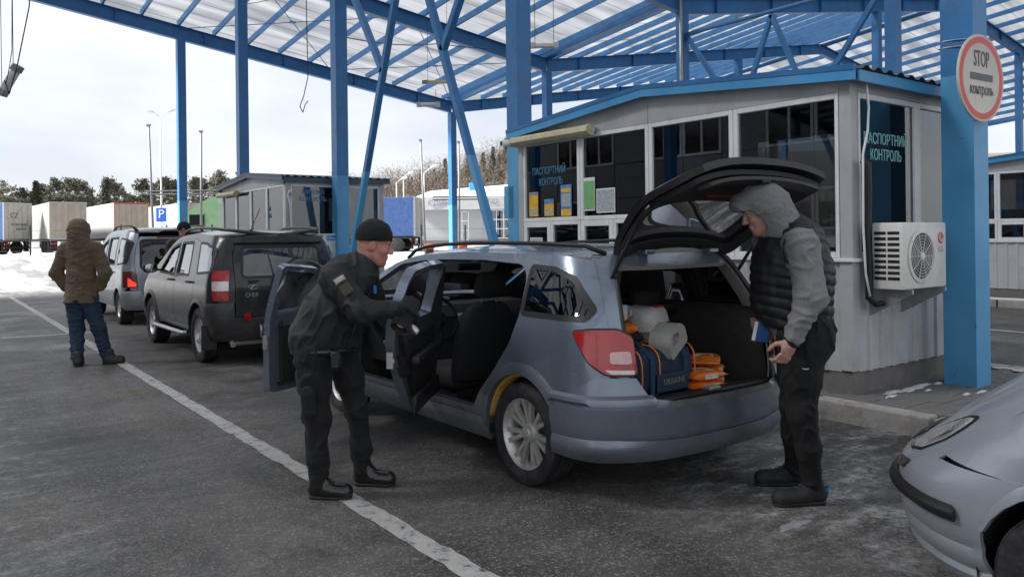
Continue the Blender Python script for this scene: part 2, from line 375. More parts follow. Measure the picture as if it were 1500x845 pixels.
# ---------------------------------------------------------------- canopy
KX = [(-17.3, 0.0), (.9, 2.64), (19.1, 0.0), (37.3, 3.0), (55.5, 0.0)]
def zb(X, Y):
    base = 7.69+.098*(23.3-Y)
    for (x0, h0), (x1, h1) in zip(KX, KX[1:]):
        if x0 <= X <= x1: return base+lerp(h0, h1, (X-x0)/(x1-x0))
    return base
ROWS = [-5.8, 7.6, 19.1, 30.6, 44.0]
BAYS = [30.0, 23.3, 16.63, 9.97, 3.32, -3.35]
YF, YN = 30.0, -3.9
def roof_sheet_material():
    m = bpy.data.materials.new('translucent_roof_sheet'); m.use_nodes = True; nt = m.node_tree; N = nt.nodes; L = nt.links
    N.remove(N['Principled BSDF']); out = N['Material Output']
    g = N.new('ShaderNodeNewGeometry'); mpn = N.new('ShaderNodeMapping'); mpn.inputs['Scale'].default_value = (.25, 1.6, .2); L.new(g.outputs['Position'], mpn.inputs[0])
    n = N.new('ShaderNodeTexNoise'); n.inputs['Scale'].default_value = 1.0; n.inputs['Detail'].default_value = 6; L.new(mpn.outputs[0], n.inputs['Vector'])
    r = N.new('ShaderNodeValToRGB'); e = r.color_ramp.elements; e[0].position = .36; e[0].color = (.11, .117, .13, 1); e[1].position = .64; e[1].color = (.26, .27, .285, 1); L.new(n.outputs[0], r.inputs[0])
    t = N.new('ShaderNodeBsdfTranslucent'); L.new(r.outputs[0], t.inputs[0]); d = N.new('ShaderNodeBsdfDiffuse'); d.inputs[0].default_value = (.35, .36, .38, 1)
    tr = N.new('ShaderNodeBsdfTransparent'); tr.inputs[0].default_value = (.8, .82, .86, 1)
    m1 = N.new('ShaderNodeMixShader'); m1.inputs[0].default_value = .16; L.new(t.outputs[0], m1.inputs[1]); L.new(tr.outputs[0], m1.inputs[2])
    m2 = N.new('ShaderNodeMixShader'); m2.inputs[0].default_value = .12; L.new(m1.outputs[0], m2.inputs[1]); L.new(d.outputs[0], m2.inputs[2]); L.new(m2.outputs[0], out.inputs[0])
    return m
SHEETM = roof_sheet_material()
def ibeam(mb, p, q, depth=.5, fl=.22, t=.018, stiff=3.0, first=1.6):
    """I beam whose bottom runs from p to q"""
    p = Vector(p); q = Vector(q); d = (q-p); L_ = d.length; d.normalize()
    u = Vector((0, 0, 1)); r = d.cross(u).normalized()
    c = lambda s, z: p+d*s+u*z
    mb.bar(c(0, t/2), c(L_, t/2), fl, t); mb.bar(c(0, depth-t/2), c(L_, depth-t/2), fl, t); mb.bar(c(0, depth/2), c(L_, depth/2), t, depth-2*t-.002)
    s = first
    while s < L_:
        mb.bar(c(s, t+.001), c(s, depth-t-.001), .014, fl*.96, up=r); s += stiff
def make_canopy():
    root = thing('canopy', 'blue steel canopy with pale corrugated roof sheets over the checkpoint lanes', 'canopy', (7.6, 9.97, 0))
    off = Vector((7.6, 9.97, 0))
    def fin(o): o.location = o.location-off; return o
    # columns
    for X in ROWS:
        for Y in BAYS:
            z1 = zb(X, Y)-.001; mb = MB(); s = .14
            mb.box((-s, -s, .0), (s, s, z1))
            z0 = .1 if X in (7.6, 19.1, 30.6) else 0
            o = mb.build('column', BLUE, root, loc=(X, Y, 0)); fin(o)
    # rafters
    for Y in BAYS:
        for (x0, h0), (x1, h1) in zip(KX, KX[1:]):
            mb = MB(); ibeam(mb, (x0+.002, Y, zb(x0, Y)), (x1-.002, Y, zb(x1, Y)))
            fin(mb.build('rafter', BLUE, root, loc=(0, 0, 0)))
    # purlins: long C sections running with the lanes
    for (x0, h0), (x1, h1) in zip(KX, KX[1:]):
        n = 14
        for i in range(n+1):
            X = lerp(x0, x1, (i+.35)/(n+.7)); mb = MB()
            for (ya, yb) in ((YN, YF+.15),):
                za, zb_ = zb(X, ya)+.502, zb(X, yb)+.502
                mb.bar((0, ya, za+.1), (0, yb, zb_+.1), .012, .2)
                mb.bar((.036, ya, za+.006), (.036, yb, zb_+.006), .06, .01); mb.bar((.036, ya, za+.194), (.036, yb, zb_+.194), .06, .01)
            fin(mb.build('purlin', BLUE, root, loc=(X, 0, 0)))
    # corrugated sheets, one every 1.04 m along the lane direction, laid from valley to ridge
    W_ = 1.06; pitch = W_/12
    for (x0, h0), (x1, h1) in zip(KX, KX[1:]):
        mb = MB(); vs = []
        for k in range(25):
            y = k*pitch/2; dz = .011*(1 if k % 2 else -1)
            for x in (x0+.13, x1-.13): vs.append((x-x0, y, (h1-h0)*(x-x0)/(x1-x0)+dz-.098*y))
        mb.add(vs, [(2*k, 2*k+1, 2*k+3, 2*k+2) for k in range(24)])
        src = None; y = YN; j = 0
        while y < YF+.1:
            loc = Vector((x0, y, zb(x0, y)+.735+(.004 if j % 2 else 0)))-off
            if src is None: src = mb.build('roof_sheet', SHEETM, root, loc=loc)
            else: share('roof_sheet', src, root, loc)
            y += W_-.03; j += 1
    # valley gutters (open troughs)
    for X in (-17.3, 19.1, 55.5):
        mb = MB()
        for (a, b, w, h) in ((-.13, .56, .02, .2), (.13, .56, .02, .2)):
            mb.bar((a, YN, zb(X, YN)+b+.06), (a, YF+.2, zb(X, YF+.2)+b+.06), w, h)
        mb.bar((0, YN, zb(X, YN)+.512), (0, YF+.2, zb(X, YF+.2)+.512), .28, .015)
        fin(mb.build('gutter', BLUE, root, loc=(X, 0, 0)))
    for X in (.9, 37.3):
        mb = MB(); mb.bar((0, YN, zb(X, YN)+.76), (0, YF+.2, zb(X, YF+.2)+.76), .5, .02); fin(mb.build('ridge_cap', BLUE, root, loc=(X, 0, 0)))
    # chevron braces in the column rows
    for X in (7.6, 19.1):
        y0, y1 = 9.97, 16.63; ym = 13.4; zt = 7.6
        A = (0, y0+.22, .3); Bq = (0, y1-.22, .3); T = (0, ym, zt)
        def on(p, q, z):
            t = (z-p[2])/(q[2]-p[2]); return tuple(lerp(a, b, t) for a, b in zip(p, q))
        for p, q in ((A, T), (Bq, T), ((0, y0+.14, 7.7), on(A, T, 4.9)), ((0, y1-.14, 7.7), on(Bq, T, 4.9))):
            mb = MB(); mb.bar(p, q, .12, .12, up=(1, 0, 0)); fin(mb.build('brace', BLUE, root, loc=(X, 0, 0)))
        mb = MB(); mb.tube([(0, y0+.15, 7.7), (0, y1-.15, 7.7)], .06, 8); fin(mb.build('tie_pipe', BLUE, root, loc=(X, 0, 0)))
    mb = MB(); mb.tube([(19.1-.22, 16.5, .2), (19.1-.22, 16.5, zb(19.1, 16.5)+.4), (19.1-.05, 16.5, zb(19.1, 16.5)+.55)], .055, 8); fin(mb.build('downpipe', STEEL, root, smooth=True))
    # cross rods with a plate where they meet, under the last bay
    for xa, xb_ in ((7.6, 13.35), (13.35, 19.1)):
        ya, yb = 23.3, 30.0; P = lambda x, y: Vector((x, y, zb(x, y)+.42))
        for p, q in ((P(xa, yb), P(xb_, ya)), (P(xa, ya), P(xb_, yb))):
            mb = MB(); mb.tube([p, q], .016, 5); fin(mb.build('brace_rod', BLUE, root))
        c = (P(xa, yb)+P(xb_, ya)+P(xa, ya)+P(xb_, yb))/4
        mb = MB(); mb.lathe([(0, -.012), (.12, -.012), (.12, .012), (0, .012)], 12, Matrix.Translation(c)); fin(mb.build('rod_plate', BLUE, root))
    return root
make_canopy()

# ---------------------------------------------------------------- traffic island, paving, kerbs
PAVE = pm('grey_paver', (.16, .155, .15), .85, 0, .2, 5, .4, 50, dirt=((.07, .065, .06), .6, 6))
def island(x0, x1, y0, y1, label, big=True, zt=.16):
    rt = thing('traffic_island', label, 'traffic island', ((x0+x1)/2, (y0+y1)/2, 0)); off = Vector(((x0+x1)/2, (y0+y1)/2, 0))
    mb = MB(); mb.box((x0+.17, y0+.17, 0), (x1-.17, y1-.17, zt-.045)); o = mb.build('bedding', PLINTH, rt); o.location = -off
    # kerb stones
    stones = []
    y = y0; 
    while y < y1-.05:
        L_ = min(.98, y1-y)
        for x in (x0, x1-.16): stones.append((x, y, x+.16, y+L_-.014))
        y += 1.0
    x = x0+.16
    while x < x1-.2:
        L_ = min(.98, x1-.16-x)
        for yy in (y0, y1-.16): stones.append((x+.004, yy, x+L_-.014, yy+.16))
        x += 1.0
    for (a, b, c, d) in stones:
        mb = MB(); j = random.uniform(-.008, .008)
        mb.box((a-off.x+j*.5, b-off.y, -.05), (c-off.x+j*.5, d-off.y, zt+j), bev=.018)
        mb.build('kerb_stone', CONC, rt)
    # paving blocks
    if big:
        mb = MB(); mb.box((0, 0, -.03), (.196, .096, .03), bev=.004); src = None; cnt = 0; far = MB()
        nx = int((x1-x0-.36)/.2)
        y = y0+.175; row = 0
        while y < y1-.28:
            for i in range(nx):
                x = x0+.175+i*.2+(.1 if row % 2 else 0)
                if x+.2 > x1-.17: continue
                z = zt-.032+random.uniform(-.004, .004)
                seen = (y < 3.75) and cnt < 300
                if seen:
                    loc = Vector((x, y, z))-off; cnt += 1
                    if src is None: src = mb.build('paving_block', PAVE, rt, loc=loc)
                    else: share('paving_block', src, rt, loc, (random.uniform(-.01, .01), random.uniform(-.01, .01), 0))
                elif y > 8.4 or x < 6.4 or True:
                    far.box((x-off.x, y-off.y, z-.03), (x-off.x+.196, y-off.y+.096, z+.03))
            if row % 2:
                for xa in (x0+.175, x1-.17-.1): far.box((xa-off.x, y-off.y, zt-.06), (xa-off.x+.096, y-off.y+.096, zt-.002))
            y += .1; row += 1
        tag(far.build('paving_blocks', PAVE, rt), kind='stuff')
    else:
        mb = MB(); mb.box((x0+.165, y0+.165, zt-.04), (x1-.165, y1-.165, zt-.006)); o = mb.build('paving', PAVE, rt); o.location = -off
    return rt
island(6.0, 8.95, 1.9, 24.5, 'long paved traffic island with stained concrete kerb under the nearest booth')
island(17.3, 20.6, -6, 24.5, 'farther traffic island with snowy kerb carrying the booth at the right edge', big=False)

# ---------------------------------------------------------------- control booths
def corrug(mb, p, d, L_, z0, z1, out, pitch=.2, depth=.022):
    """trapezoid-profile siding from p along unit d, outward normal out"""
    p = Vector(p); d = Vector(d); o = Vector(out); pts = []
    s = 0
    while s < L_-1e-6:
        for (a, k) in ((0, 0), (.62, 0), (.72, 1), (.90, 1)):
            if s+a*pitch <= L_: pts.append((s+a*pitch, k))
        s += pitch
    pts.append((L_, 0)); vs = []
    for s, k in pts:
        q = p+d*s+o*(depth*k); vs += [q+Vector((0, 0, z0)), q+Vector((0, 0, z1))]
    return mb.add(vs, [(2*i, 2*i+2, 2*i+3, 2*i+1) for i in range(len(pts)-1)])
POSTER_Y = pm('yellow_poster', (.75, .42, .03), .5, 0, .25, 9)
POSTER_B = pm('blue_print', (.10, .26, .50), .5, 0, .4, 14)
POSTER_G = pm('green_poster', (.18, .42, .16), .5, 0, .12, 9)
POSTER_W = pm('white_paper', (.68, .70, .70), .6, 0, .08, 12)
POSTER_T = pm('grey_print', (.36, .40, .42), .6, 0, .5, 60)
SIGNB = pm('sign_blue_letters', (.06, .22, .38), .5, 0, .05)
SIGNT = pm('sign_teal_letters', (.22, .50, .52), .5, 0, .05)
LAMPY = pm('yellowed_diffuser', (.62, .56, .38), .5, 0, .12, 6, dirt=((.25, .2, .1), .5, 9))
def booth(label, x0, y0, x1, y1, zf=.16, trim=(BLUE2, BLUE3), glassm=BOOTHGLASS, full_left=True, interior=True):
    """gable fronts face the lanes (-X and +X); ridge along X. eave z, ridge z"""
    rt = thing('control_booth', label, 'booth', ((x0+x1)/2, (y0+y1)/2, zf)); off = Vector(((x0+x1)/2, (y0+y1)/2, zf))
    def B(mb, name, mat, **k):
        o = mb.build(name, mat, rt, **k); o.location = -off; return o
    ze, zr, zw0, zw1, zp = 2.87, 3.06, 1.32, 2.74, .36
    ym = (y0+y1)/2
    # plinth
    mb = MB(); mb.box((x0+.03, y0+.03, zf-.02), (x1-.03, y1-.03, zp-.002)); B(mb, 'plinth', PLINTH)
    # corner posts
    for (a, b) in ((x0, y0), (x1-.12, y0), (x0, y1-.12), (x1-.12, y1-.12)):
        mb = MB(); mb.box((a, b, zp), (a+.12, b+.12, ze-.06), bev=.006); B(mb, 'corner_post', GREYP)
    # siding below the windows
    for nm, p, d, L_, o_ in (('f', (x0+.02, y0+.12, 0), (0, 1, 0), y1-y0-.24, (-1, 0, 0)), ('b', (x1-.02, y0+.12, 0), (0, 1, 0), y1-y0-.24, (1, 0, 0)),
                         ('r', (x0+.12, y0+.02, 0), (1, 0, 0), x1-x0-.24, (0, -1, 0)), ('l', (x0+.12, y1-.02, 0), (1, 0, 0), x1-x0-.24, (0, 1, 0))):
        mb = MB(); corrug(mb, p, d, L_, zp-.012, zw0-.03, o_); B(mb, 'siding_panel', SIDING)
    # sill trims
    for a, b in (((x0-.03, y0-.03, zw0-.03), (x0+.055, y1+.03, zw0-.001)), ((x0+.057, y0-.03, zw0-.03), (x1, y0+.055, zw0-.001)), ((x0+.057, y1-.055, zw0-.03), (x1, y1+.03, zw0-.001))):
        mb = MB(); mb.box(a, b, bev=.004); B(mb, 'sill', WHITEF)
    # gable cladding (two plates on each front) and side lintels
    for X, w in ((x0+.012, -1), (x1-.012, 1)):
        for ya, yb, za, zb_ in ((y0+.002, ym-.004, ze, zr), (ym+.004, y1-.002, zr, ze)):
            mb = MB(); mb.prism([(ya, zw1+.002), (yb, zw1+.002), (yb, zb_-.01), (ya, za-.01)], -.012, .012, Matrix.Translation((X, 0, 0)) @ M_YZX); B(mb, 'gable_panel', GREYP)
    for Y in (y0+.014, y1-.014):
        mb = MB(); mb.box((x0+.03, Y-.012, zw1+.002), (x1-.03, Y+.012, ze-.012)); B(mb, 'lintel_panel', GREYP)
    # windows: list of (axis, const, a, b, z0, z1)
    def window(ax, c, a, b, za, zb_, f=.045, name='window'):
        mb = MB(); t = .03
        def bx(a0, b0, z0, z1, tt=t, m=mb):
            if ax == 'y': m.box((c-tt, a0, z0), (c+tt, b0, z1), bev=.005 if tt > .01 else 0)
            else: m.box((a0, c-tt, z0), (b0, c+tt, z1), bev=.005 if tt > .01 else 0)
        bx(a, a+f, za, zb_); bx(b-f, b, za, zb_); bx(a+f+.001, b-f-.001, za, za+f); bx(a+f+.001, b-f-.001, zb_-f, zb_)
        fr = B(mb, name, WHITEF); fr2 = MB(); bx(a+f+.001, b-f-.001, za+f, zb_-f, .004, fr2); g = fr2.build('pane', glassm, fr); return fr
    q = (y1-y0-.2)/4; ys = [y0+.1+q*i for i in range(5)]
    xs = [x0+.1, (x0+x1)/2, x1-.1]
    for X in (x0+.03, x1-.03):
        for i in range(4):
            if i < 2 or not full_left: window('y', X, ys[i]+.003, ys[i+1]-.003, zw0+.001, zw1, .05)
            else:
                window('y', X, ys[i]+.003, ys[i+1]-.003, 1.72, zw1, .05)
                h = (ys[i]+ys[i+1])/2
                window('y', X, ys[i]+.003, h-.002, zw0+.001, 1.718, .045); window('y', X, h+.002, ys[i+1]-.003, zw0+.001, 1.718, .07)
    for Y in (y0+.03, y1-.03):
        for i in range(2): window('x', Y, xs[i]+.003, xs[i+1]-.003, zw0+.001, zw1, .05)
    # roof: fascia boards + profiled sheet, oversailing
    ov = .1
    for X in (x0-ov, x1+ov):
        for ya, yb, za, zb_ in ((y0-ov, ym-.001, ze-.02, zr), (ym+.001, y1+ov, zr, ze-.02)):
            for k, (dz0, dz1, th, mt) in enumerate(((-.045, .035, .016, trim[1]), (.036, .085, .022, trim[0]))):
                mb = MB(); mb.prism([(ya, za+dz0), (yb, zb_+dz0), (yb, zb_+dz1), (ya, za+dz1)], -th, th, Matrix.Translation((X, 0, 0)) @ M_YZX); B(mb, 'fascia_board', mt)
    for Y in (y0-ov-.012, y1+ov+.012):
        mb = MB(); mb.box((x0-ov+.03, Y-.012, ze-.075), (x1+ov-.03, Y+.012, ze+.02), bev=.003); B(mb, 'eaves_board', trim[1])
    for ya, yb, za, zb_ in ((y0-ov-.05, ym, ze-.03, zr), (ym, y1+ov+.05, zr, ze-.03)):
        mb = MB(); vs = []; n = int((x1-x0+2*ov-.06)/.09)*2; 
        for i in range(n+1):
            x = lerp(x0-ov+.03, x1+ov-.03, i/n); dz = .055+(.03 if (i//1) % 4 in (1, 2) else 0)
            vs += [(x, ya, za+dz), (x, yb, zb_+dz)]
        mb.add(vs, [(2*i, 2*i+2, 2*i+3, 2*i+1) for i in range(n)]); B(mb, 'roof_sheet', pm('dark_roof_sheet', (.06, .07, .09), .5, 0, .2, 5))
    mb = MB(); mb.box((x0+.02, y0+.02, ze-.05), (x1-.02, y1-.02, ze-.03)); B(mb, 'ceiling', pm('booth_ceiling', (.3, .3, .29), .8))
    if interior:
        mb = MB(); mb.box((x0+.1, y0+.1, zp), (x1-.1, y1-.1, zp+.02)); B(mb, 'floor', DARKIN)
        mb = MB(); mb.box((x0+.12, ym-.03, zp+.02), (x1-.4, ym+.03, ze-.06)); B(mb, 'partition', pm('partition', (.17, .17, .175), .7))
        mb = MB(); mb.box((x0+.14, y0+.2, 1.02), (x0+.75, ym-.1, 1.06)); mb.box((x0+.14, ym+.1, 1.02), (x0+.75, y1-.2, 1.06))
        for yy in (y0+.3, ym-.2, ym+.2, y1-.3): mb.box((x0+.6, yy, zp+.02), (x0+.64, yy+.04, 1.019))
        B(mb, 'counter', pm('counter', (.09, .07, .06), .6))
        mb = MB(); mb.box((x1-.7, y0+.4, zp+.02), (x1-.12, y0+1.0, 2.2)); mb.box((x1-.6, y1-1.2, zp+.02), (x1-.12, y1-.4, 2.0)); B(mb, 'cabinet', pm('cabinet', (.08, .075, .07), .6))
        mb = MB(); mb.box((x0+.4, y0+.7, 1.08), (x0+.44, y0+1.15, 1.4)); mb.box((x0+.4, y0+.88, 1.061), (x0+.46, y0+.96, 1.1)); B(mb, 'monitor', BLACKP)
    return rt, off
def strip_lamp(label, p, L_, out=(-1, 0, 0)):
    """twin tube batten lamp under a booth eave, running along Y"""
    rt = thing('strip_lamp', label, 'lamp', p); 
    mb = MB(); mb.box((-.03, -L_/2, -.05), (.06, L_/2, .0), bev=.006); mb.build('lamp_body', STEEL, rt)
    mb = MB(); pr = [(-.10, .03), (-.145, 0), (-.145, -.045), (-.10, -.085), (-.03, -.09), (-.03, .035)]
    mb.prism([(a, b) for a, b in pr], -L_/2+.03, L_/2-.03, axes((1,0,0), (0,0,1), (0,1,0))); mb.build('diffuser', LAMPY, rt, auto=AUTO)
    for y in (-L_/2, L_/2-.03):
        mb = MB(); mb.prism([(a*1.03, b*1.06) for a, b in pr], y, y+.03, axes((1,0,0), (0,0,1), (0,1,0))); mb.build('end_cap', LAMPY, rt)
    return rt
ACW = pm('aircon_white', (.70, .69, .65), .45, 0, .05, 4, .02, 30, dirt=((.4, .36, .3), .35, 5))
def aircon(label, x, y, z, rz=0, logo=None, w=.75, h=.56, d=.27):
    """outdoor unit; front faces local -Y, left bottom corner at origin"""
    rt = thing('air_conditioner', label, 'air conditioner', (x, y, z), rz)
    mb = MB(); mb.box((0, 0, 0), (w, d, h), bev=.014); mb.build('casing', ACW, rt, auto=AUTO)
    cx, cz, r = w*.40, h*.49, h*.40
    T = axes((1,0,0), (0,0,1), (0,-1,0), (cx, -.001, cz))
    mb = MB(); mb.lathe([(r, 0), (r+.006, .008), (r-.02, .014), (r-.03, .004), (0, .003)], 28, T); mb.build('fan_ring', ACW, rt, smooth=False)
    mb = MB(); mb.lathe([(0, .0045), (r-.031, .0045)], 28, T); mb.build('fan_opening', pm('fan_shadow', (.10, .10, .10), .8), rt)
    mb = MB()
    for k in range(1, 9): mb.tube([T @ Vector((r*k/9*math.cos(t), r*k/9*math.sin(t), .012)) for t in [2*PI*i/20 for i in range(20)]], .0028, 4, closed=True)
    for k in range(10):
        t = PI*2*k/10; mb.tube([T @ Vector((0, 0, .012)), T @ Vector((r*math.cos(t), r*math.sin(t), .012))], .003, 4)
    mb.build('fan_grille', ACW, rt)
    mb = MB(); mb.lathe([(0, .02), (.03, .018), (.035, .01)], 16, T); mb.build('fan_hub', ACW, rt)
    # side louvres: slots recessed dark with slats
    src = None
    for i in range(9):
        for j in range(2):
            zz = h*.14+i*h*.085; ya = .03+j*.115
            mb2 = MB(); mb2.box((-.003, ya, zz), (.004, ya+.10, zz+.026))
            if src is None: src = mb2.build('louvre', BLACKP, rt); base = (ya, zz)
            else: share('louvre', src, rt, (0, ya-base[0], zz-base[1]))
    if logo == 'roundel':
        RED = pm('red_roundel', (.45, .03, .05), .4)
        T2 = axes((1,0,0), (0,0,1), (0,-1,0), (w*.86, -.0015, h*.76))
        mb = MB(); mb.lathe([(0, .002), (.048, .002), (.05, 0)], 20, T2); mb.build('emblem', RED, rt)
        mb = MB(); mb.tube([T2 @ Vector((.032*math.cos(t), .032*math.sin(t), .003)) for t in [R(90)+R(280)*i/14 for i in range(15)]], .004, 4)
        mb.box((-.010+w*.86, -.0055, h*.76-.02), (-.003+w*.86, -.0035, h*.76+.02)); mb.box((-.003+w*.86, -.0055, h*.76-.02), (.012+w*.86, -.0035, h*.76-.013)); mb.build('emblem_mark', ACW, rt)
        lettering('LG', .07, pm('grey_logo', (.45, .44, .42), .5), rt, (w*.86, -.003, h*.58), (0, -1, 0), .002)
    if logo == 'blue':
        mb = MB(); mb.box((w*.62, -.003, h*.72), (w*.9, .001, h*.93)); mb.build('sticker', pm('sticker_blue', (.02, .22, .6), .4), rt)
        lettering('Olmo', .085, WHITEP, rt, (w*.76, -.005, h*.825), (0, -1, 0), .002)
    # wall brackets
    for xx in (.08, w-.1):
        mb = MB(); mb.prism([(-.03, -.035), (d+.09, -.25), (d+.09, -.001), (-.03, -.001)], xx, xx+.03, M_YZX); mb.build('bracket', STEEL, rt)
    return rt
def poster(label, x, ya, yb, za, zb_, m, extra=()):
    rt = thing('poster', label, 'poster', (x, (ya+yb)/2, za))
    w = (yb-ya)/2; h = zb_-za
    mb = MB(); mb.box((-.002, -w, 0), (.002, w, h)); mb.build('sheet', POSTER_W if extra == 'doc' else m, rt)
    if extra == 'doc':
        mb = MB(); mb.box((-.004, -w+.015, .015), (-.0022, w-.015, h-.015)); mb.build('print', m, rt)
    elif extra:
        for i, (a, b, c, d, mm) in enumerate(extra):
            mb = MB(); mb.box((-.0045-.0004*i, -w+2*w*a, h*c), (-.0025, -w+2*w*b, h*d)); mb.build('print', mm, rt)
    return rt
def make_booths():
    x0, y0, x1, y1 = 6.32, 3.67, 8.6, 8.33
    rt, off = booth('nearest grey passport booth with blue roof trim beside the open estate car', x0, y0, x1, y1)
    for t, z, w in (('ПАСПОРТНИЙ', 2.355, .64), ('КОНТРОЛЬ', 2.215, .46)):
        lettering(t, .125, SIGNB, rt, Vector((x0+.018, 7.72-(0 if w > .5 else .04), z))-off, (-1, 0, 0), .004, width=w)
        lettering(t, .135, SIGNT, rt, Vector((6.92-(0 if w > .5 else .0), y0+.018, z))-off, (0, -1, 0), .004, width=w*1.14)
    strip_lamp('yellowed strip lamp above the windows of the nearest passport booth', (x0-.02, 7.55, 2.79), 1.5)
    aircon('white air conditioner with red round emblem on the nearest booth', 6.5, 3.33, 1.06, 0, 'roundel')
    # insulated pipes and cable at the corner
    rt2 = thing('pipe_bundle', 'black wrapped pipe bundle running up beside the air conditioner', 'pipe', (6.40, 3.63, 1.0))
    mb = MB(); mb.tube([(-.0, -.02, 1.15), (.03, -.03, 1.12), (.05, -.03, .9), (.03, -.03, .5), (.06, -.03, .2), (.05, -.03, -.02), (.10, -.06, -.07), (.26, -.1, -.06)], [.03, .042, .034, .034, .034, .03, .028, .02], 8); mb.build('wrapped_pipe', BLACKP, rt2, smooth=True)
    mb = MB(); mb.tube([(.06, -.02, 1.85), (.08, -.03, 1.6), (.06, -.03, 1.4), (-.02, -.03, 1.2), (-.03, -.03, .6), (.0, -.03, .2), (.03, -.05, 0)], .011, 6); mb.build('white_cable', WHITEP, rt2, smooth=True)
    xg = x0+.012
    poster('yellow poster in the left window of the nearest booth', xg, 7.93, 8.11, 1.79, 2.1, POSTER_Y, ((.05, .95, .88, .98, POSTER_B), (.1, .9, .1, .3, POSTER_T)))
    poster('small blue and yellow poster in the left window of the nearest booth', xg, 7.62, 7.80, 1.79, 2.0, POSTER_Y, ((0, 1, .72, 1, POSTER_B), (.1, .9, .1, .4, POSTER_T)))
    poster('blue picture poster with yellow band beside the window post', xg, 7.28, 7.48, 1.78, 2.16, POSTER_B, ((.05, .95, .0, .22, POSTER_Y), (.05, .95, .76, .88, POSTER_Y), (.08, .92, .3, .7, POSTER_T)))
    poster('green notice in the second window of the nearest booth', xg-.005, 6.86, 7.06, 1.83, 2.22, POSTER_W, ((.04, .96, .04, .9, POSTER_G),))
    poster('white printed notice next to the green notice', xg, 6.53, 6.84, 1.80, 2.08, POSTER_T, 'doc')
    poster('white paper sheet low in the small window of the nearest booth', xg, 7.85, 8.1, 1.4, 1.52, POSTER_T, 'doc')
    # camera on the corner
    rt3 = thing('security_camera', 'small white security camera under the eave at the nearest booth corner', 'camera', (6.26, 8.32, 2.76))
    mb = MB(); mb.lathe([(0, 0), (.04, 0), (.045, .02), (.045, .17), (.03, .18), (0, .18)], 12, axes((0,1,0), (0,0,1), (-.6,.8,0))); mb.build('housing', WHITEP, rt3, smooth=False)
    mb = MB(); mb.lathe([(0, .181), (.03, .181)], 12, axes((0,1,0), (0,0,1), (-.6,.8,0))); mb.build('lens', BLACKP, rt3)
    mb = MB(); mb.tube([(0.02, 0, 0), (.06, -.02, .0)], .02, 6); mb.build('mount', STEEL, rt3)
    mb = MB(); mb.box((-.05, -.05, -.22), (.03, .05, .2)); o = mb.build('junction_box', BLUE, None, loc=(6.27, 8.46, 2.0)); tag(o, 'small blue junction box on the left end of the nearest booth', 'box')
    # second booth
    bx0, by0, bx1, by1 = 6.45, 16.95, 8.85, 21.55
    rt, off = booth('middle grey customs booth behind the dark off-road car', bx0, by0, bx1, by1, trim=(pm('navy_roof_trim', (.035, .06, .10), .5, 0, .2, 4), pm('navy_roof_trim2', (.05, .09, .15), .5, 0, .2, 4)), glassm=BOOTHGLASS, full_left=False)
    for t, z, w in (('МИТНИЙ', 2.57, .50), ('КОНТРОЛЬ', 2.41, .64)):
        lettering(t, .135, pm('sign_bright_blue', (.12, .32, .62), .5), rt, Vector((7.10, by0+.018, z))-off, (0, -1, 0), .004, width=w)
        lettering(t, .15, SIGNB, rt, Vector((bx0+.018, 18.1, z-.35))-off, (-1, 0, 0), .004, width=w*.6)
    strip_lamp('yellowed strip lamp on the gable of the middle booth', (bx0-.02, 20.75, 2.72), 1.5)
    aircon('white air conditioner with blue sticker on the middle booth', 6.75, by0-.34, 1.08, 0, 'blue', w=.8)
    rt2 = thing('drain_pipe', 'pale bent conduit at the corner of the middle booth', 'pipe', (bx0+.12, by0-.04, .3)); mb = MB(); mb.tube([(0, 0, 2.2), (-.05, -.02, 2.3), (-.09, -.02, 2.2), (-.03, 0, 2.0), (.02, 0, .9), (.0, 0, 0)], .025, 6); mb.build('conduit', WHITEF, rt2, smooth=True)
    # third booth on the next island
    booth('farthest grey booth at the right edge beyond the empty lane', 17.75, 3.7, 20.1, 8.35, full_left=True)
    poster('yellow and blue poster in the window of the right edge booth', 17.76, 7.45, 7.75, 1.78, 2.2, POSTER_Y, ((.05, .95, .62, .85, POSTER_B), (.05, .95, .3, .6, POSTER_T)))
make_booths()

def stop_sign():
    rt = thing('stop_sign', 'round red rimmed STOP control sign wired to the near blue column', 'sign', (7.44, 3.11, 2.87), R(-4))
    T = axes((1,0,0), (0,0,1), (0,-1,0)); r = .38
    CREAM = pm('sign_cream', (.62, .57, .50), .45, 0, .05, 3, dirt=((.45, .4, .33), .4, 4)); REDR = pm('sign_red_rim', (.66, .06, .05), .4, 0, .08, 4)
    mb = MB(); mb.lathe([(0, -.012), (r-.004, -.012), (r, -.006), (r, .006), (r-.012, .010), (r-.02, .006), (0, .006)], 48, T); mb.build('plate', CREAM, rt, auto=AUTO)
    mb = MB(); mb.lathe([(r-.022, .0075), (r-.075, .0075)], 48, T); mb.build('rim_band', REDR, rt)
    DG = pm('sign_grey', (.10, .11, .125), .5)
    mb = MB(); mb.box((-.185, -.0095, -.02), (.185, -.0075, .04), bev=0); mb.build('bar', DG, rt)
    lettering('STOP', .20, DG, rt, (0, -.009, .16), (0, -1, 0), .003, width=.25)
    lettering('контроль', .13, DG, rt, (0, -.009, -.105), (0, -1, 0), .003, width=.38)
    mb = MB()
    for z in (.36, .30): mb.tube([(-.03, .055, z+.03), (.01, .05, z), (.30, .05, z), (.32, .2, z+.01), (.31, .37, z+.02), (.0, .37, z+.03), (-.005, .2, z+.02), (.01, .05, z)], .006, 5)
    mb.build('binding_wire', STEEL, rt)
stop_sign()
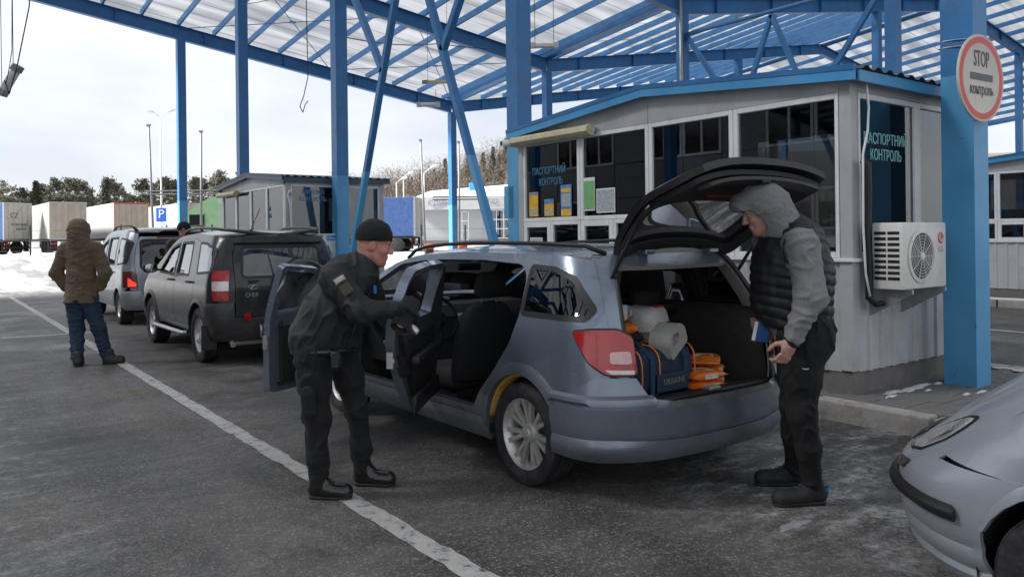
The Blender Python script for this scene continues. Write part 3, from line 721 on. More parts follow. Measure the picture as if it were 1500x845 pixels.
# ---------------------------------------------------------------- car tooling: panels cut from one smooth body surface
def pin(poly, x, y):
    c = False; n = len(poly); j = n-1
    for i in range(n):
        xi, yi = poly[i]; xj, yj = poly[j]
        if (yi > y) != (yj > y) and x < (xj-xi)*(y-yi)/(yj-yi)+xi: c = not c
        j = i
    return c
def densify(poly, step):
    out = []
    for i, p in enumerate(poly):
        q = poly[(i+1) % len(poly)]; L_ = math.hypot(q[0]-p[0], q[1]-p[1]); n = max(1, int(round(L_/step)))
        out += [(lerp(p[0], q[0], k/n), lerp(p[1], q[1], k/n)) for k in range(n)]
    return out
def rounded(poly, r, n=4):
    out = []; N = len(poly)
    for i in range(N):
        p = Vector(poly[i]); a = Vector(poly[i-1]); b = Vector(poly[(i+1) % N]); rr = min(r, (a-p).length*.45, (b-p).length*.45)
        s = p+(a-p).normalized()*rr; e = p+(b-p).normalized()*rr
        for k in range(n+1):
            t = k/n; q = s*(1-t)**2+p*2*t*(1-t)+e*t*t; out.append((q.x, q.y))
    return out
def inset(poly, d):
    N = len(poly); A = sum(poly[i][0]*poly[(i+1) % N][1]-poly[(i+1) % N][0]*poly[i][1] for i in range(N)); sg = 1 if A > 0 else -1; out = []
    for i in range(N):
        p = Vector(poly[i]); a = (p-Vector(poly[i-1])); b = (Vector(poly[(i+1) % N])-p)
        if a.length < 1e-6 or b.length < 1e-6: out.append(tuple(p)); continue
        a.normalize(); b.normalize(); n1 = Vector((-a.y, a.x)); n2 = Vector((-b.y, b.x)); m = n1+n2
        m = m/ max(.3, m.length_squared)*2 if m.length > 1e-6 else n1
        q = p+m*(d*sg); out.append((q.x, q.y))
    return out
def panel(name, outline, mapf, mats, parent=None, step=.06, holes=(), thick=0, out=None, org=(0, 0, 0), moff=0, sharp=True, rim=None, loc=None):
    polys = [densify(outline, step)]+[densify(h, step) for h in holes]; pts = []; edges = []
    for pl in polys:
        b = len(pts); pts += [Vector(p) for p in pl]; edges += [(b+i, b+(i+1) % len(pl)) for i in range(len(pl))]
    E = np.array([(p.x, p.y) for p in pts]); xs = E[:, 0]; ys = E[:, 1]
    gx = np.arange(xs.min()+step/2, xs.max(), step); gy = np.arange(ys.min()+step/2, ys.max(), step)
    for x in gx:
        for y in gy:
            if pin(outline, x, y) and not any(pin(h, x, y) for h in holes) and ((E[:, 0]-x)**2+(E[:, 1]-y)**2).min() > (step*.55)**2:
                pts.append(Vector((x, y)))
    vo, eo, fo, *_ = delaunay_2d_cdt(pts, edges, [], 0, 1e-6)
    fs = []
    for f in fo:
        cx = sum(vo[i].x for i in f)/len(f); cy = sum(vo[i].y for i in f)/len(f)
        if pin(outline, cx, cy) and not any(pin(h, cx, cy) for h in holes): fs.append(list(f))
    org = Vector(org); vs = [Vector(mapf(p.x, p.y))-org for p in vo]
    if out is not None:
        s = Vector((0, 0, 0))
        for f in fs: s += (vs[f[1]]-vs[f[0]]).cross(vs[f[2]]-vs[f[0]])
        if s.dot(Vector(out)) < 0: fs = [f[::-1] for f in fs]
    me = bpy.data.meshes.new(name); me.from_pydata([tuple(v) for v in vs], [], fs)
    if not isinstance(mats, (list, tuple)): mats = [mats]
    for m in mats: me.materials.append(m)
    for p in me.polygons: p.use_smooth = True
    o = bpy.data.objects.new(name, me); link(o, parent); o.location = org if loc is None else loc
    if thick:
        md = o.modifiers.new('thick', 'SOLIDIFY'); md.thickness = thick; md.offset = -1; md.use_even_offset = False
        md.material_offset = moff; md.material_offset_rim = moff if rim is None else rim
        es = o.modifiers.new('crisp', 'EDGE_SPLIT'); es.split_angle = R(40)
    return o
def interp(tab):
    xs = [a for a, b in tab]; ys = [b for a, b in tab]; n = len(xs); h = [xs[i+1]-xs[i] for i in range(n-1)]; d = [(ys[i+1]-ys[i])/h[i] for i in range(n-1)]
    m = [d[0]]+[0 if d[i-1]*d[i] <= 0 else 2*d[i-1]*d[i]/(d[i-1]+d[i]) for i in range(1, n-1)]+[d[-1]]
    def f(x):
        if x <= xs[0]: return ys[0]
        if x >= xs[-1]: return ys[-1]
        i = 0
        while x > xs[i+1]: i += 1
        t = (x-xs[i])/h[i]; t2 = t*t; t3 = t2*t
        return (2*t3-3*t2+1)*ys[i]+(t3-2*t2+t)*h[i]*m[i]+(-2*t3+3*t2)*ys[i+1]+(t3-t2)*h[i]*m[i+1]
    return f
class Body:
    Q = .86
    def __init__(s, W, yr, yf, ztop, di, dr, df, Rr=.45, Rf=.6, bow=.05, bowf=.12, crown=.06, n=3.0):
        s.W, s.yr, s.yf, s.Rr, s.Rf, s.bow, s.bowf, s.cr, s.n = W, yr, yf, Rr, Rf, bow, bowf, crown, n
        s.ztop, s.di, s.dr, s.df = interp(ztop), interp(di), interp(dr), interp(df)
    def hw(s, z): return s.W/2-s.di(z)
    def rear(s, x, z):
        q = min(1, abs(x)/s.hw(z)); return s.yr+s.dr(z)+s.bow*q*q+s.Rr*(1-(1-q**s.n)**(1/s.n))
    def front(s, x, z):
        q = min(1, abs(x)/s.hw(z)); return s.yf-s.df(z)-s.bowf*q*q-s.Rf*(1-(1-q**s.n)**(1/s.n))
    def sx(s, y, z):
        f = 1
        for t in ((y-s.yr-s.dr(z)-s.bow*.74)/s.Rr, (s.yf-s.df(z)-s.bowf*.74-y)/s.Rf):
            if t < 1: f *= (1-(1-max(t, 0))**s.n)**(1/s.n)
        return s.hw(z)*f
    def yk(s, z): return s.rear(s.Q*s.hw(z), z)
    def ykf(s, z): return s.front(s.Q*s.hw(z), z)
    def side(s, sg, off=0):
        return lambda y, z: Vector((sg*(s.sx(y, z)+off), y, z))
    def tail(s, off=0):
        return lambda x, z: Vector((x, s.rear(x, z)-off, z))
    def wrap(s, offz, front=False):
        """(t,z): |t|<1 across the end, beyond that metres along the side"""
        def base(t, z):
            a = abs(t); sg = 1 if t >= 0 else -1
            if a <= 1:
                x = a*s.Q*s.hw(z); y = s.front(x, z) if front else s.rear(x, z)
            else:
                y = (s.ykf(z)-(a-1)) if front else (s.yk(z)+(a-1)); x = s.sx(y, z)
            return Vector((sg*x, y, z))
        def f(t, z):
            o = offz(z) if callable(offz) else offz; e = .03
            T = base(t+e, z)-base(t-e, z); n = Vector((T.y, -T.x, 0)).normalized()
            if front: n = -n
            return base(t, z)+n*o
        return f
    def top(s, off=0):
        def f(q, y):
            z = s.ztop(y); c = s.cr*(1-abs(q)**2.6)
            return Vector((q*(s.sx(y, z)), y, z+c+off))
        return f
    def top2(s, off=0):
        def f(q, y):
            z = s.ztop(y); return Vector((q*s.hw(z), y, z+s.cr*(1-abs(q)**2.6)+off))
        return f
    def ystar(s, q):
        y = s.yf-.2
        for _ in range(60): y = .6*y+.4*s.front(q*s.hw(s.ztop(y)), s.ztop(y)+s.cr*(1-abs(q)**2.6))
        return y
    def redge(s, z0, z1, n=10): return [(s.yk(lerp(z0, z1, i/n)), lerp(z0, z1, i/n)) for i in range(n+1)]
    def fedge(s, z0, z1, n=8): return [(s.ykf(lerp(z0, z1, i/n)), lerp(z0, z1, i/n)) for i in range(n+1)]
    def tedge(s, y0, y1, n=24, dz=0): return [(lerp(y0, y1, i/n), s.ztop(lerp(y0, y1, i/n))-dz) for i in range(n+1)]
def arc(cx, cy, r, a0, a1, n=14): return [(cx+r*math.cos(R(lerp(a0, a1, i/n))), cy+r*math.sin(R(lerp(a0, a1, i/n)))) for i in range(n+1)]

LINER = pm('wheel_liner', (.015, .015, .015), .9, 0, .2, 5)
def wheel(parent, x, y, r, w, sg, rim_r, spokes=7, twin=True, mat=None, name='wheel', disc=True):
    """sg=-1: outer face towards -x"""
    mat = mat or ALLOY
    T = Matrix(((0,0,sg,0),(0,1,0,0),(1,0,0,0),(0,0,0,1)))   # lathe z -> outward
    mb = MB(); h = w/2
    pr = [(rim_r-.008, -h*.9), (rim_r+.02, -h), (r-.03, -h*1.02), (r-.006, -h*.86)]
    for k in range(4):
        a = -h*.72+k*h*.42; pr += [(r, a), (r, a+h*.3), (r-.008, a+h*.31), (r-.008, a+h*.41)]
    pr += [(r-.004, h*.9), (r-.03, h*1.03), (rim_r+.035, h*1.04), (rim_r+.012, h), (rim_r-.006, h*.92)]
    mb.lathe(pr, 40, T); t = mb.build(name, RUBBER, parent, auto=R(30), loc=(x, y, r))
    mb = MB(); f = h*.80
    mb.lathe([(rim_r-.004, -h*.8), (rim_r-.03, -h*.7), (rim_r-.035, f-.05), (rim_r-.012, f-.006), (rim_r+.006, f+.012), (rim_r+.008, f+.004)], 36, T)
    hub = .055
    for k in range(spokes):
        for d in ((-.5, .5) if twin else (0,)):
            a = 2*PI*(k+.12*d*2)/spokes; a2 = 2*PI*(k+.21*d*2)/spokes
            ca, sa = math.cos(a), math.sin(a); cb, sb = math.cos(a2), math.sin(a2)
            wi, wo = (.017, .021) if twin else (.026, .032)
            p0 = Vector((hub*.8*ca, hub*.8*sa, f-.035)); p1 = Vector((rim_r*.6*lerp(ca, cb, .6), rim_r*.6*lerp(sa, sb, .6), f-.018)); p2 = Vector((rim_r*.975*cb, rim_r*.975*sb, f-.012))
            sidev = Vector((-sb, sb and cb or cb, 0)); sidev = Vector((-sb, cb, 0)); dz = Vector((0, 0, .03)); vs = []
            for p, ww in ((p0, wi), (p1, (wi+wo)/2*.8), (p2, wo)):
                vs += [p-sidev*ww-dz, p+sidev*ww-dz, p+sidev*ww*.75, p-sidev*ww*.75]
            fs = [(0,3,2,1), (8,9,10,11)]
            for i in (0, 4):
                for q in range(4): fs.append((i+q, i+(q+1) % 4, i+4+(q+1) % 4, i+4+q))
            mb.add([T @ v for v in vs], fs)
    mb.lathe([(0, f-.004), (.026, f-.006), (.03, f-.014), (hub, f-.02), (hub+.012, f-.05)], 20, T)
    rim = mb.build('rim', mat, t, auto=R(35))
    if disc:
        mb = MB(); mb.lathe([(0, -.01), (rim_r*.66, -.01), (rim_r*.66, .004), (.06, .006), (0, .02)], 24, T); mb.build('brake_disc', pm('brake_disc', (.14, .12, .11), .5, .6), t)
        mb = MB(); mb.lathe([(0, -h*.6), (rim_r-.02, -h*.62)], 24, T); mb.build('wheel_back', LINER, t)
    return t
def arch_liner(parent, x0, x1, y, z, r, m=None, a0=-10, a1=190):
    mb = MB(); vs = []; n = 14
    for i in range(n+1):
        a = R(lerp(a0, a1, i/n)); vs += [(x0, y+r*math.cos(a), z+r*math.sin(a)), (x1, y+r*math.cos(a), z+r*math.sin(a))]
    mb.add(vs, [(2*i, 2*i+1, 2*i+3, 2*i+2) for i in range(n)])
    m_ = len(vs); mb.add([v for k, v in enumerate(vs) if k % 2 == 1]+[(x1, y, z)], [(i, i+1, n+1) for i in range(n)])
    return mb.build('arch_liner', m or LINER, parent, smooth=True)
SEATM = pm('dark_seat_fabric', (.022, .022, .024), .9, 0, .2, 20, .3, 200)
TRIMK = pm('black_trim', (.014, .014, .015), .7, 0, .2, 10, .1, 120)
TRIMG = pm('grey_headliner', (.33, .325, .31), .9, 0, .05, 6, .1, 100)
def seat(parent, x, y, z=.34, name='front_seat', w=.5, rest=True):
    t = empty(name, parent, (x, y, z))
    mb = MB(); mb.box((-w/2, -.1, .06), (w/2, .42, .24), bev=.06); mb.box((-w/2+.06, -.05, -.05), (w/2-.06, .35, .06)); mb.build('cushion', SEATM, t, auto=R(50))
    M = Matrix.Translation((0, -.08, .16)) @ Matrix.Rotation(R(14), 4, 'X')
    mb = MB(); vs = []
    prof = [(0, .25, .07), (.15, .255, .075), (.35, .25, .075), (.5, .22, .065), (.58, .17, .05), (.6, .1, .03)]
    n = 16
    for zz, hw_, th in prof:
        for k in range(n):
            a = 2*PI*k/n; ca, sa = math.cos(a), math.sin(a); vs.append(M @ Vector((hw_*math.copysign(abs(ca)**.5, ca)*w/.5, th*math.copysign(abs(sa)**.6, sa), zz)))
    fs = [(i*n+k, i*n+(k+1) % n, (i+1)*n+(k+1) % n, (i+1)*n+k) for i in range(len(prof)-1) for k in range(n)]+[tuple((len(prof)-1)*n+k for k in range(n))]
    mb.add(vs, fs); mb.build('backrest', SEATM, t, auto=R(60))
    mb = MB(); mb.tube([M @ Vector((-.07, 0, .55)), M @ Vector((-.07, 0, .68))], .008, 6); mb.tube([M @ Vector((.07, 0, .55)), M @ Vector((.07, 0, .68))], .008, 6); mb.build('headrest_posts', STEEL, t)
    mb = MB(); vs = []
    prof = [(.64, .09, .03), (.655, .125, .05), (.72, .135, .055), (.79, .13, .05), (.83, .10, .035), (.84, .05, .015)]
    for zz, hw_, th in prof:
        for k in range(n):
            a = 2*PI*k/n; ca, sa = math.cos(a), math.sin(a); vs.append(M @ Vector((hw_*math.copysign(abs(ca)**.6, ca), .01+th*math.copysign(abs(sa)**.6, sa), zz)))
    fs = [(i*n+k, i*n+(k+1) % n, (i+1)*n+(k+1) % n, (i+1)*n+k) for i in range(len(prof)-1) for k in range(n)]+[tuple((len(prof)-1)*n+k for k in range(n))]
    mb.add(vs, fs); mb.build('headrest', SEATM, t, auto=R(60)); return t
def paint(name, col, rough=.3, metal=.55, dirtamt=.5, coat=.7):
    m = pm(name, col, rough, metal, .06, 2.5, .015, 500, coat=coat)
    nt = m.node_tree; N = nt.nodes; L = nt.links; b = N['Principled BSDF']; src = b.inputs['Base Color'].links[0].from_socket; rs = b.inputs['Roughness'].links[0].from_socket
    g = N.new('ShaderNodeTexCoord'); sp = N.new('ShaderNodeSeparateXYZ'); L.new(g.outputs['Object'], sp.inputs[0])
    n = N.new('ShaderNodeTexNoise'); n.inputs['Scale'].default_value = 5; n.inputs['Detail'].default_value = 9; n.inputs['Roughness'].default_value = .72; L.new(g.outputs['Object'], n.inputs['Vector'])
    h = N.new('ShaderNodeMapRange'); h.inputs[1].default_value = .95; h.inputs[2].default_value = .2; L.new(sp.outputs[2], h.inputs[0])
    k = N.new('ShaderNodeMapRange'); k.inputs[1].default_value = .3; k.inputs[2].default_value = .7; L.new(n.outputs[0], k.inputs[0])
    ml = N.new('ShaderNodeMath'); ml.operation = 'MULTIPLY'; L.new(h.outputs[0], ml.inputs[0]); L.new(k.outputs[0], ml.inputs[1])
    m2 = N.new('ShaderNodeMath'); m2.operation = 'MULTIPLY'; m2.inputs[1].default_value = dirtamt; L.new(ml.outputs[0], m2.inputs[0])
    mi = N.new('ShaderNodeMix'); mi.data_type = 'RGBA'; mi.inputs[7].default_value = (.10, .09, .078, 1); L.new(m2.outputs[0], mi.inputs[0]); L.new(src, mi.inputs[6]); L.new(mi.outputs[2], b.inputs['Base Color'])
    ra = N.new('ShaderNodeMath'); ra.operation = 'MULTIPLY_ADD'; ra.inputs[1].default_value = .5; L.new(m2.outputs[0], ra.inputs[0]); L.new(rs, ra.inputs[2]); L.new(ra.outputs[0], b.inputs['Roughness'])
    cw = N.new('ShaderNodeMath'); cw.operation = 'MULTIPLY_ADD'; cw.inputs[1].default_value = -coat; cw.inputs[2].default_value = coat; L.new(m2.outputs[0], cw.inputs[0]); L.new(cw.outputs[0], b.inputs['Coat Weight'])
    return m
CARGLASS = glass('car_glass', (.74, .77, .77), .05)
DARKGLASS = glass('dark_car_glass', (.10, .105, .11), .03)
DUSTYGLASS = glass('dusty_car_glass', (.22, .23, .24), .06, 0, .22)
REDL = pm('red_lens', (.36, .008, .010), .18, 0, .1, 30, .1, 120, coat=.8)
CLEARL = pm('clear_lens', (.62, .55, .54), .15, .3, .12, 40, .15, 150, coat=.8)
BADGE = pm('chrome_badge', (.7, .7, .7), .2, .9, .05)

def side_door(car, B, sg, ap, win, hinge_y, ang, paintm, name='door', glassm=CARGLASS, handle=None, latch=None, frame=True, trim=True, thick=.058, black_frame=False):
    """ap: aperture polygon in (y,z); door part with its origin on the hinge"""
    hx = sg*(B.sx(hinge_y, .7)-.02); org = Vector((hx, hinge_y, 0))
    outl = inset(ap, .004); outd = (sg, 0, 0)
    d = panel(name, outl, B.side(sg, .001), [paintm, TRIMK], car, .075, [win] if win else [], thick, outd, org, 0, rim=0)
    d.rotation_euler = (0, 0, sg*-ang if sg > 0 else ang*-1)
    def ch(o):
        o.parent = d; o.location = o.location-org if o.location.length else -org; return o
    if win:
        g = panel('door_glass', inset(win, -.006), B.side(sg, -.018), glassm, d, .12, (), 0, outd, org, loc=(0, 0, 0))
        fr = panel('window_frame', inset(win, -.022), B.side(sg, .004), BLACKP, d, .09, [inset(win, .012)], .012, outd, org, loc=(0, 0, 0))
    if trim and win:
        zb_ = min(p[1] for p in win); lo = [p for p in outl]
        # inner trim: lower part of the door, a thick black card with armrest and pocket
        cut = [(min(max(p[0], min(q[0] for q in lo)+.03), max(q[0] for q in lo)-.03), min(p[1], zb_-.025)) for p in lo]
        ded = []
        for p in cut:
            if not ded or math.hypot(p[0]-ded[-1][0], p[1]-ded[-1][1]) > .01: ded.append(p)
        t = panel('inner_trim', inset(ded, .075), B.side(sg, -thick-.035), [TRIMK], d, .09, (), -.04, outd, org, loc=(0, 0, 0))
        ya, yb = min(p[0] for p in ded)+.15, max(p[0] for p in ded)-.15; zz = zb_-.22; ym = (ya+yb)/2
        if yb-ya > .25:
            mb = MB(); x = sg*(B.sx(ym, zz)-thick-.075); mb.box((min(x, x-sg*.06), ya, zz-.03), (max(x, x-sg*.06), yb, zz+.03), bev=.02)
            mb.v = [tuple(Vector(v)-org) for v in mb.v]; mb.build('armrest', BLACKP, d, auto=AUTO)
            mb = MB(); mb.box((min(x, x-sg*.03), ya+.02, .44), (max(x, x-sg*.03), yb, .56), bev=.012); mb.v = [tuple(Vector(v)-org) for v in mb.v]; mb.build('door_pocket', BLACKP, d, auto=AUTO)
    if handle:
        hy, hz = handle; x = sg*(B.sx(hy, hz)+.022); mb = MB(); pts = [Vector((sg*(B.sx(hy-.1, hz)+.002), hy-.1, hz)), Vector((x+sg*.008, hy-.075, hz)), Vector((x+sg*.012, hy, hz+.004)), Vector((x+sg*.008, hy+.075, hz)), Vector((sg*(B.sx(hy+.1, hz)+.002), hy+.1, hz))]
        mb.tube([p-org for p in pts], [.012, .014, .015, .014, .012], 8, flat=1.0); mb.build('door_handle', paintm if not black_frame else BLACKP, d, smooth=True)
    if latch:
        ly, lz = latch; mb = MB(); x = sg*(B.sx(ly, lz)-.03); mb.box((x-.02, ly-.012, lz-.05), (x+.02, ly+.004, lz+.05)); mb.box((x-.012, ly-.018, lz-.015), (x+.03, ly, lz+.008)); mb.v = [tuple(Vector(v)-org) for v in mb.v]; mb.build('door_latch', STEEL, d)
    return d
def mirror(car, B, sg, y, z, m, size=(.2, .12, .15)):
    x = sg*(B.sx(y, z)); mb = MB(); a = sorted((x+sg*.06, x+sg*(.06+size[0])))
    vs = []; n = 14
    for (yy, k) in ((-.07, .75), (-.05, .95), (0, 1.0), (.05, .85), (.08, .45)):
        for i in range(n):
            t = 2*PI*i/n; c, s_ = math.cos(t), math.sin(t); vs.append(((a[0]+a[1])/2+k*size[0]/2*math.copysign(abs(c)**.6, c), y+yy*size[1]/.12, z+.06+k*size[2]/2*math.copysign(abs(s_)**.6, s_)))
    fs = [(i*n+k, i*n+(k+1) % n, (i+1)*n+(k+1) % n, (i+1)*n+k) for i in range(4) for k in range(n)]+[tuple(4*n+k for k in range(n))]
    mb.add(vs, fs); o = mb.build('wing_mirror', m, car, auto=R(60))
    mb = MB(); mb.bar((x-sg*.02, y+.02, z+.02), (x+sg*.1, y+.01, z+.03), .05, .03); mb.build('mirror_arm', BLACKP, o)
    mb = MB(); mb.add([vs[i] for i in range(n)], [tuple(range(n))]); mb.v = [(v[0], v[1]+.004, v[2]) for v in mb.v]; mb.build('mirror_glass', pm('mirror_face', (.7, .72, .75), .03, 1, .01), o)
    return o
def ring_y(r, z0=None): pass
# ---------------------------------------------------------------- grey-blue estate car, doors and tailgate open
def make_estate():
    car = thing('estate_car', 'grey blue estate car with its left doors and tailgate wide open', 'car', (3.86, 3.93, 0))
    PNT = paint('steel_blue_metallic', (.185, .218, .272), .27, .55, .85)
    B = Body(1.755, -.86, 3.63,
             [(-.9, 1.36), (-.5, 1.405), (0, 1.43), (.8, 1.435), (1.4, 1.41), (1.75, 1.355), (2.2, 1.17), (2.62, .985), (2.8, .93), (3.2, .85), (3.63, .70)],
             [(.18, .07), (.26, .035), (.36, .012), (.55, 0), (.8, .0), (.95, .012), (1.06, .035), (1.25, .095), (1.40, .15), (1.5, .19)],
             [(.2, .05), (.32, .012), (.42, 0), (.62, .0), (.72, .012), (.97, .05), (1.2, .16), (1.42, .31), (1.5, .4)],
             [(.2, .1), (.4, 0), (.55, 0), (.75, .12), (.9, .4)], Rr=.42, Rf=.7, bow=.06, bowf=.16, crown=.055)
    RA, RR = (0, .317), .372
    FA = (2.703, .317)
    zq = .75
    ap_f = rounded([(2.36, .40), (2.40, .62), (2.38, .92), (2.30, 1.04), (2.05, 1.185), (1.72, 1.335), (1.32, 1.375), (1.30, .95), (1.29, .40)], .05)
    ap_r = rounded([(1.20, .40), (1.215, .95), (1.23, 1.378), (.60, 1.385), (.14, 1.365), (.06, 1.29), (.045, 1.06), (.12, .87), (.30, .67), (.46, .52), (.54, .40)], .05)
    win_f = rounded([(2.24, 1.02), (1.98, 1.17), (1.70, 1.295), (1.37, 1.33), (1.36, .99)], .03)
    win_r = rounded([(1.17, 1.0), (1.18, 1.333), (.62, 1.345), (.17, 1.325), (.115, 1.28), (.10, 1.06), (.12, 1.03)], .03)
    qwin = rounded([(.02, 1.068), (.028, 1.348), (-.20, 1.338), (-.37, 1.285), (-.545, 1.11), (-.525, 1.068)], .022)
    def outline():
        o = [(B.yk(zq), zq)]+B.redge(zq, 1.395)[1:]
        y0 = o[-1][0]; o += B.tedge(y0, 3.1)[1:]; o += [(3.2, .70), (3.1, .52)]
        o += arc(*FA, RR, 20, 180)+[(2.29, .24)]
        o += [(.40, .24)]+arc(*RA, RR, 0, 140)+[(-.34, .575)]
        return o
    LO = outline()
    for sg in (-1, 1):
        panel('body_side', LO, B.side(sg), [PNT, TRIMK], car, .045, [ap_f, ap_r, qwin] if sg < 0 else [win_f, win_r, qwin], .05, (sg, 0, 0), (0, 0, 0), 1, rim=0 if sg < 0 else 1)
        panel('quarter_glass', inset(qwin, -.012), B.side(sg, .002), DARKGLASS, car, .1, (), 0, (sg, 0, 0))
        panel('glass_surround', inset(qwin, -.02), B.side(sg, .004), BLACKP, car, .07, [inset(qwin, .012)], .008, (sg, 0, 0))
        # flared arch lips
        for (c, a0, a1) in ((RA, 0, 142), (FA, 12, 176)):
            fl = arc(*c, RR+.075, a0, a1)+arc(*c, RR+.002, a1, a0)
            def mapl(y, z, c=c, sg=sg):
                r_ = math.hypot(y-c[0], z-c[1]); t = (r_-RR)/.075; return Vector((sg*(B.sx(y, z)+.002+.020*(1-t*t)), y, z))
            panel('arch_flare', fl, mapl, PNT, car, .03, (), .02, (sg, 0, 0))
        # sill
        sl = rounded([(2.33, .20), (2.34, .355), (.44, .355), (.38, .27), (.38, .20)], .02)
        panel('sill', sl, lambda y, z, sg=sg: Vector((sg*(B.sx(y, z)+.006+.020*math.sin(PI*min(1, max(0, (z-.2)/.155)))), y, z)), PNT, car, .05, (), .05, (sg, 0, 0))
        wheel(car, sg*.765, 0, .317, .205, sg, .226); wheel(car, sg*.765, 2.703, .317, .205, sg, .226)
        arch_liner(car, sg*.86, sg*.52, 0, .317, RR+.004); arch_liner(car, sg*.86, sg*.52, 2.703, .317, RR+.004)
        # roof rail
        mb = MB(); xr = lambda y: sg*(B.sx(y, B.ztop(y))-.05); mb.tube([(xr(-.42), -.42, B.ztop(-.42)+.02), (xr(-.32), -.34, B.ztop(-.3)+.062)]+[(xr(y), y, B.ztop(y)+.066) for y in (0, .4, .8, 1.2, 1.45)]+[(xr(1.6), 1.62, B.ztop(1.6)+.055), (xr(1.7), 1.72, B.ztop(1.7)+.015)], .014, 8); mb.build('roof_rail', BLACKP, car, smooth=True)
    # yellow foam showing at the front of the left rear arch
    mb = MB(); vs = []
    for i in range(9):
        a = R(lerp(52, 150, i/8)); 
    arch = [(-.872+.01, RR*.995*math.cos(R(a)), .317+RR*.995*math.sin(R(a))) for a in range(8, 100, 10)]
    for p in arch: vs += [p, (p[0]+.16, p[1]*.985, p[2]-.004)]
    mb.add(vs, [(2*i, 2*i+1, 2*i+3, 2*i+2) for i in range(len(arch)-1)])
    o = mb.build('foam_strip', pm('ochre_foam', (.42, .24, .05), .95, 0, .3, 20, .5, 80), car, smooth=True); md = o.modifiers.new('t', 'SOLIDIFY'); md.thickness = .012
    # roof, hood, windscreen
    panel('roof', [(-1, -.50), (1, -.50), (1, 1.72), (.5, 1.80), (0, 1.82), (-.5, 1.80), (-1, 1.72)], B.top(), [PNT, TRIMG], car, .09, (), .035, (0, 0, 1), (0, 0, 0), 1)
    panel('windscreen', [(-.95, 1.735), (-.5, 1.81), (0, 1.83), (.5, 1.81), (.95, 1.735), (.93, 2.60), (0, 2.68), (-.93, 2.60)], B.top(-.004), CARGLASS, car, .1, (), 0, (0, 0, 1))
    panel('bonnet', [(-.98, 2.66), (0, 2.74), (.98, 2.66), (.96, 3.2), (.8, 3.4), (-.8, 3.4), (-.96, 3.2)], B.top(), PNT, car, .09, (), .02, (0, 0, 1))
    panel('front_bumper', [(-1.6, .25), (1.6, .25), (1.6, .72), (1, .74), (-1, .74), (-1.6, .72)], B.wrap(.01, True), PNT, car, .08, (), .03, (0, 1, 0))
    # rear bumper: wraps round both corners, ledge and lower skirt
    bz = interp([(.26, -.025), (.30, .006), (.37, .012), (.385, .020), (.52, .030), (.60, .034), (.615, .020), (.655, .018), (.67, .010), (.75, .004)])
    ow = 1.385
    bo = [(-ow, .30), (-1.05, .27), (-.5, .285), (.5, .285), (1.05, .27), (ow, .30), (ow+.0, .575), (1.05, .745), (.84, .74), (.76, .625), (.55, .60), (-.55, .60), (-.76, .625), (-.84, .74), (-1.05, .745), (-ow, .575)]
    panel('rear_bumper', bo, B.wrap(bz), PNT, car, .034, (), .02, (0, -1, 0))
    GAP = pm('panel_gap', (.008, .008, .008), .9)
    sk = interp([(.255, .0), (.275, .036), (.33, .046), (.39, .040), (.402, .018)])
    panel('bumper_skirt', [(-ow+.02, .275), (-1.05, .262), (-.5, .275), (.5, .275), (1.05, .262), (ow-.02, .275), (ow-.02, .395), (1.0, .40), (.5, .385), (-.5, .385), (-1.0, .40), (-ow+.02, .395)], B.wrap(sk), PNT, car, .03, (), .015, (0, -1, 0))
    for sg in (-1, 1):
        lz = interp([(.582, .026), (.59, .058), (.628, .055), (.648, .022)])
        panel('bumper_ledge', rounded([(sg*1.37, .582), (sg*.74, .582), (sg*.72, .615), (sg*.745, .648), (sg*1.37, .648)], .008), B.wrap(lz), PNT, car, .02, (), .01, (0, -1, 0))
        panel('ledge_gap', [(sg*1.37, .572), (sg*.72, .572), (sg*.72, .581), (sg*1.37, .581)], B.wrap(.031), GAP, car, .03, (), .002, (0, -1, 0))
    panel('step_pad', [(-.62, .565), (.62, .565), (.60, .602), (-.60, .602)], B.wrap(lambda z: .036), pm('scuffed_bumper_top', (.11, .12, .13), .6, .2, .3, 12, .1, 60), car, .05, (), .006, (0, -1, 0))
    so = [(-.80, .585), (.80, .585), (.74, .605), (-.74, .605)]
    # tail lamps wrap the corner
    PINKL = pm('pink_lens', (.60, .36, .33), .2, 0, .15, 40, .15, 150, coat=.8)
    for sg in (-1, 1):
        lo = rounded([(sg*a, b) for a, b in ((1.17, .992), (1.06, 1.008), (.94, 1.008), (.845, .965), (.83, .775), (.855, .757), (1.01, .76), (1.085, .83))], .02)
        l = panel('tail_lamp', lo, B.wrap(.012), REDL, car, .03, (), .02, (sg*.7, -.7, 0))
        li = rounded([(sg*a, b) for a, b in ((1.0, .825), (1.0, .885), (.96, .89), (.87, .89), (.86, .825), (.9, .82))], .015)
        panel('clear_lens', li, B.wrap(.016), PINKL, l, .03, (), .006, (sg*.7, -.7, 0))
        li = rounded([(sg*a, b) for a, b in ((1.0, .767), (.855, .763), (.85, .785), (1.02, .79))], .006)
        panel('clear_lens', li, B.wrap(.0155), CLEARL, l, .03, (), .005, (sg*.7, -.7, 0))
        # black gap line round the lamp
        panel('lamp_gasket', inset(lo, -.010), B.wrap(.004), BLACKP, l, .03, [inset(lo, .004)], .004, (sg*.7, -.7, 0))
    # opening surround: body-coloured rear pillars between side panel and tailgate aperture
    def half(z): return interp([(.60, .60), (.75, .655), (.97, .655), (1.2, .60), (1.36, .53), (1.42, .47)])(z)
    zs = [.60+.82*i/16 for i in range(17)]
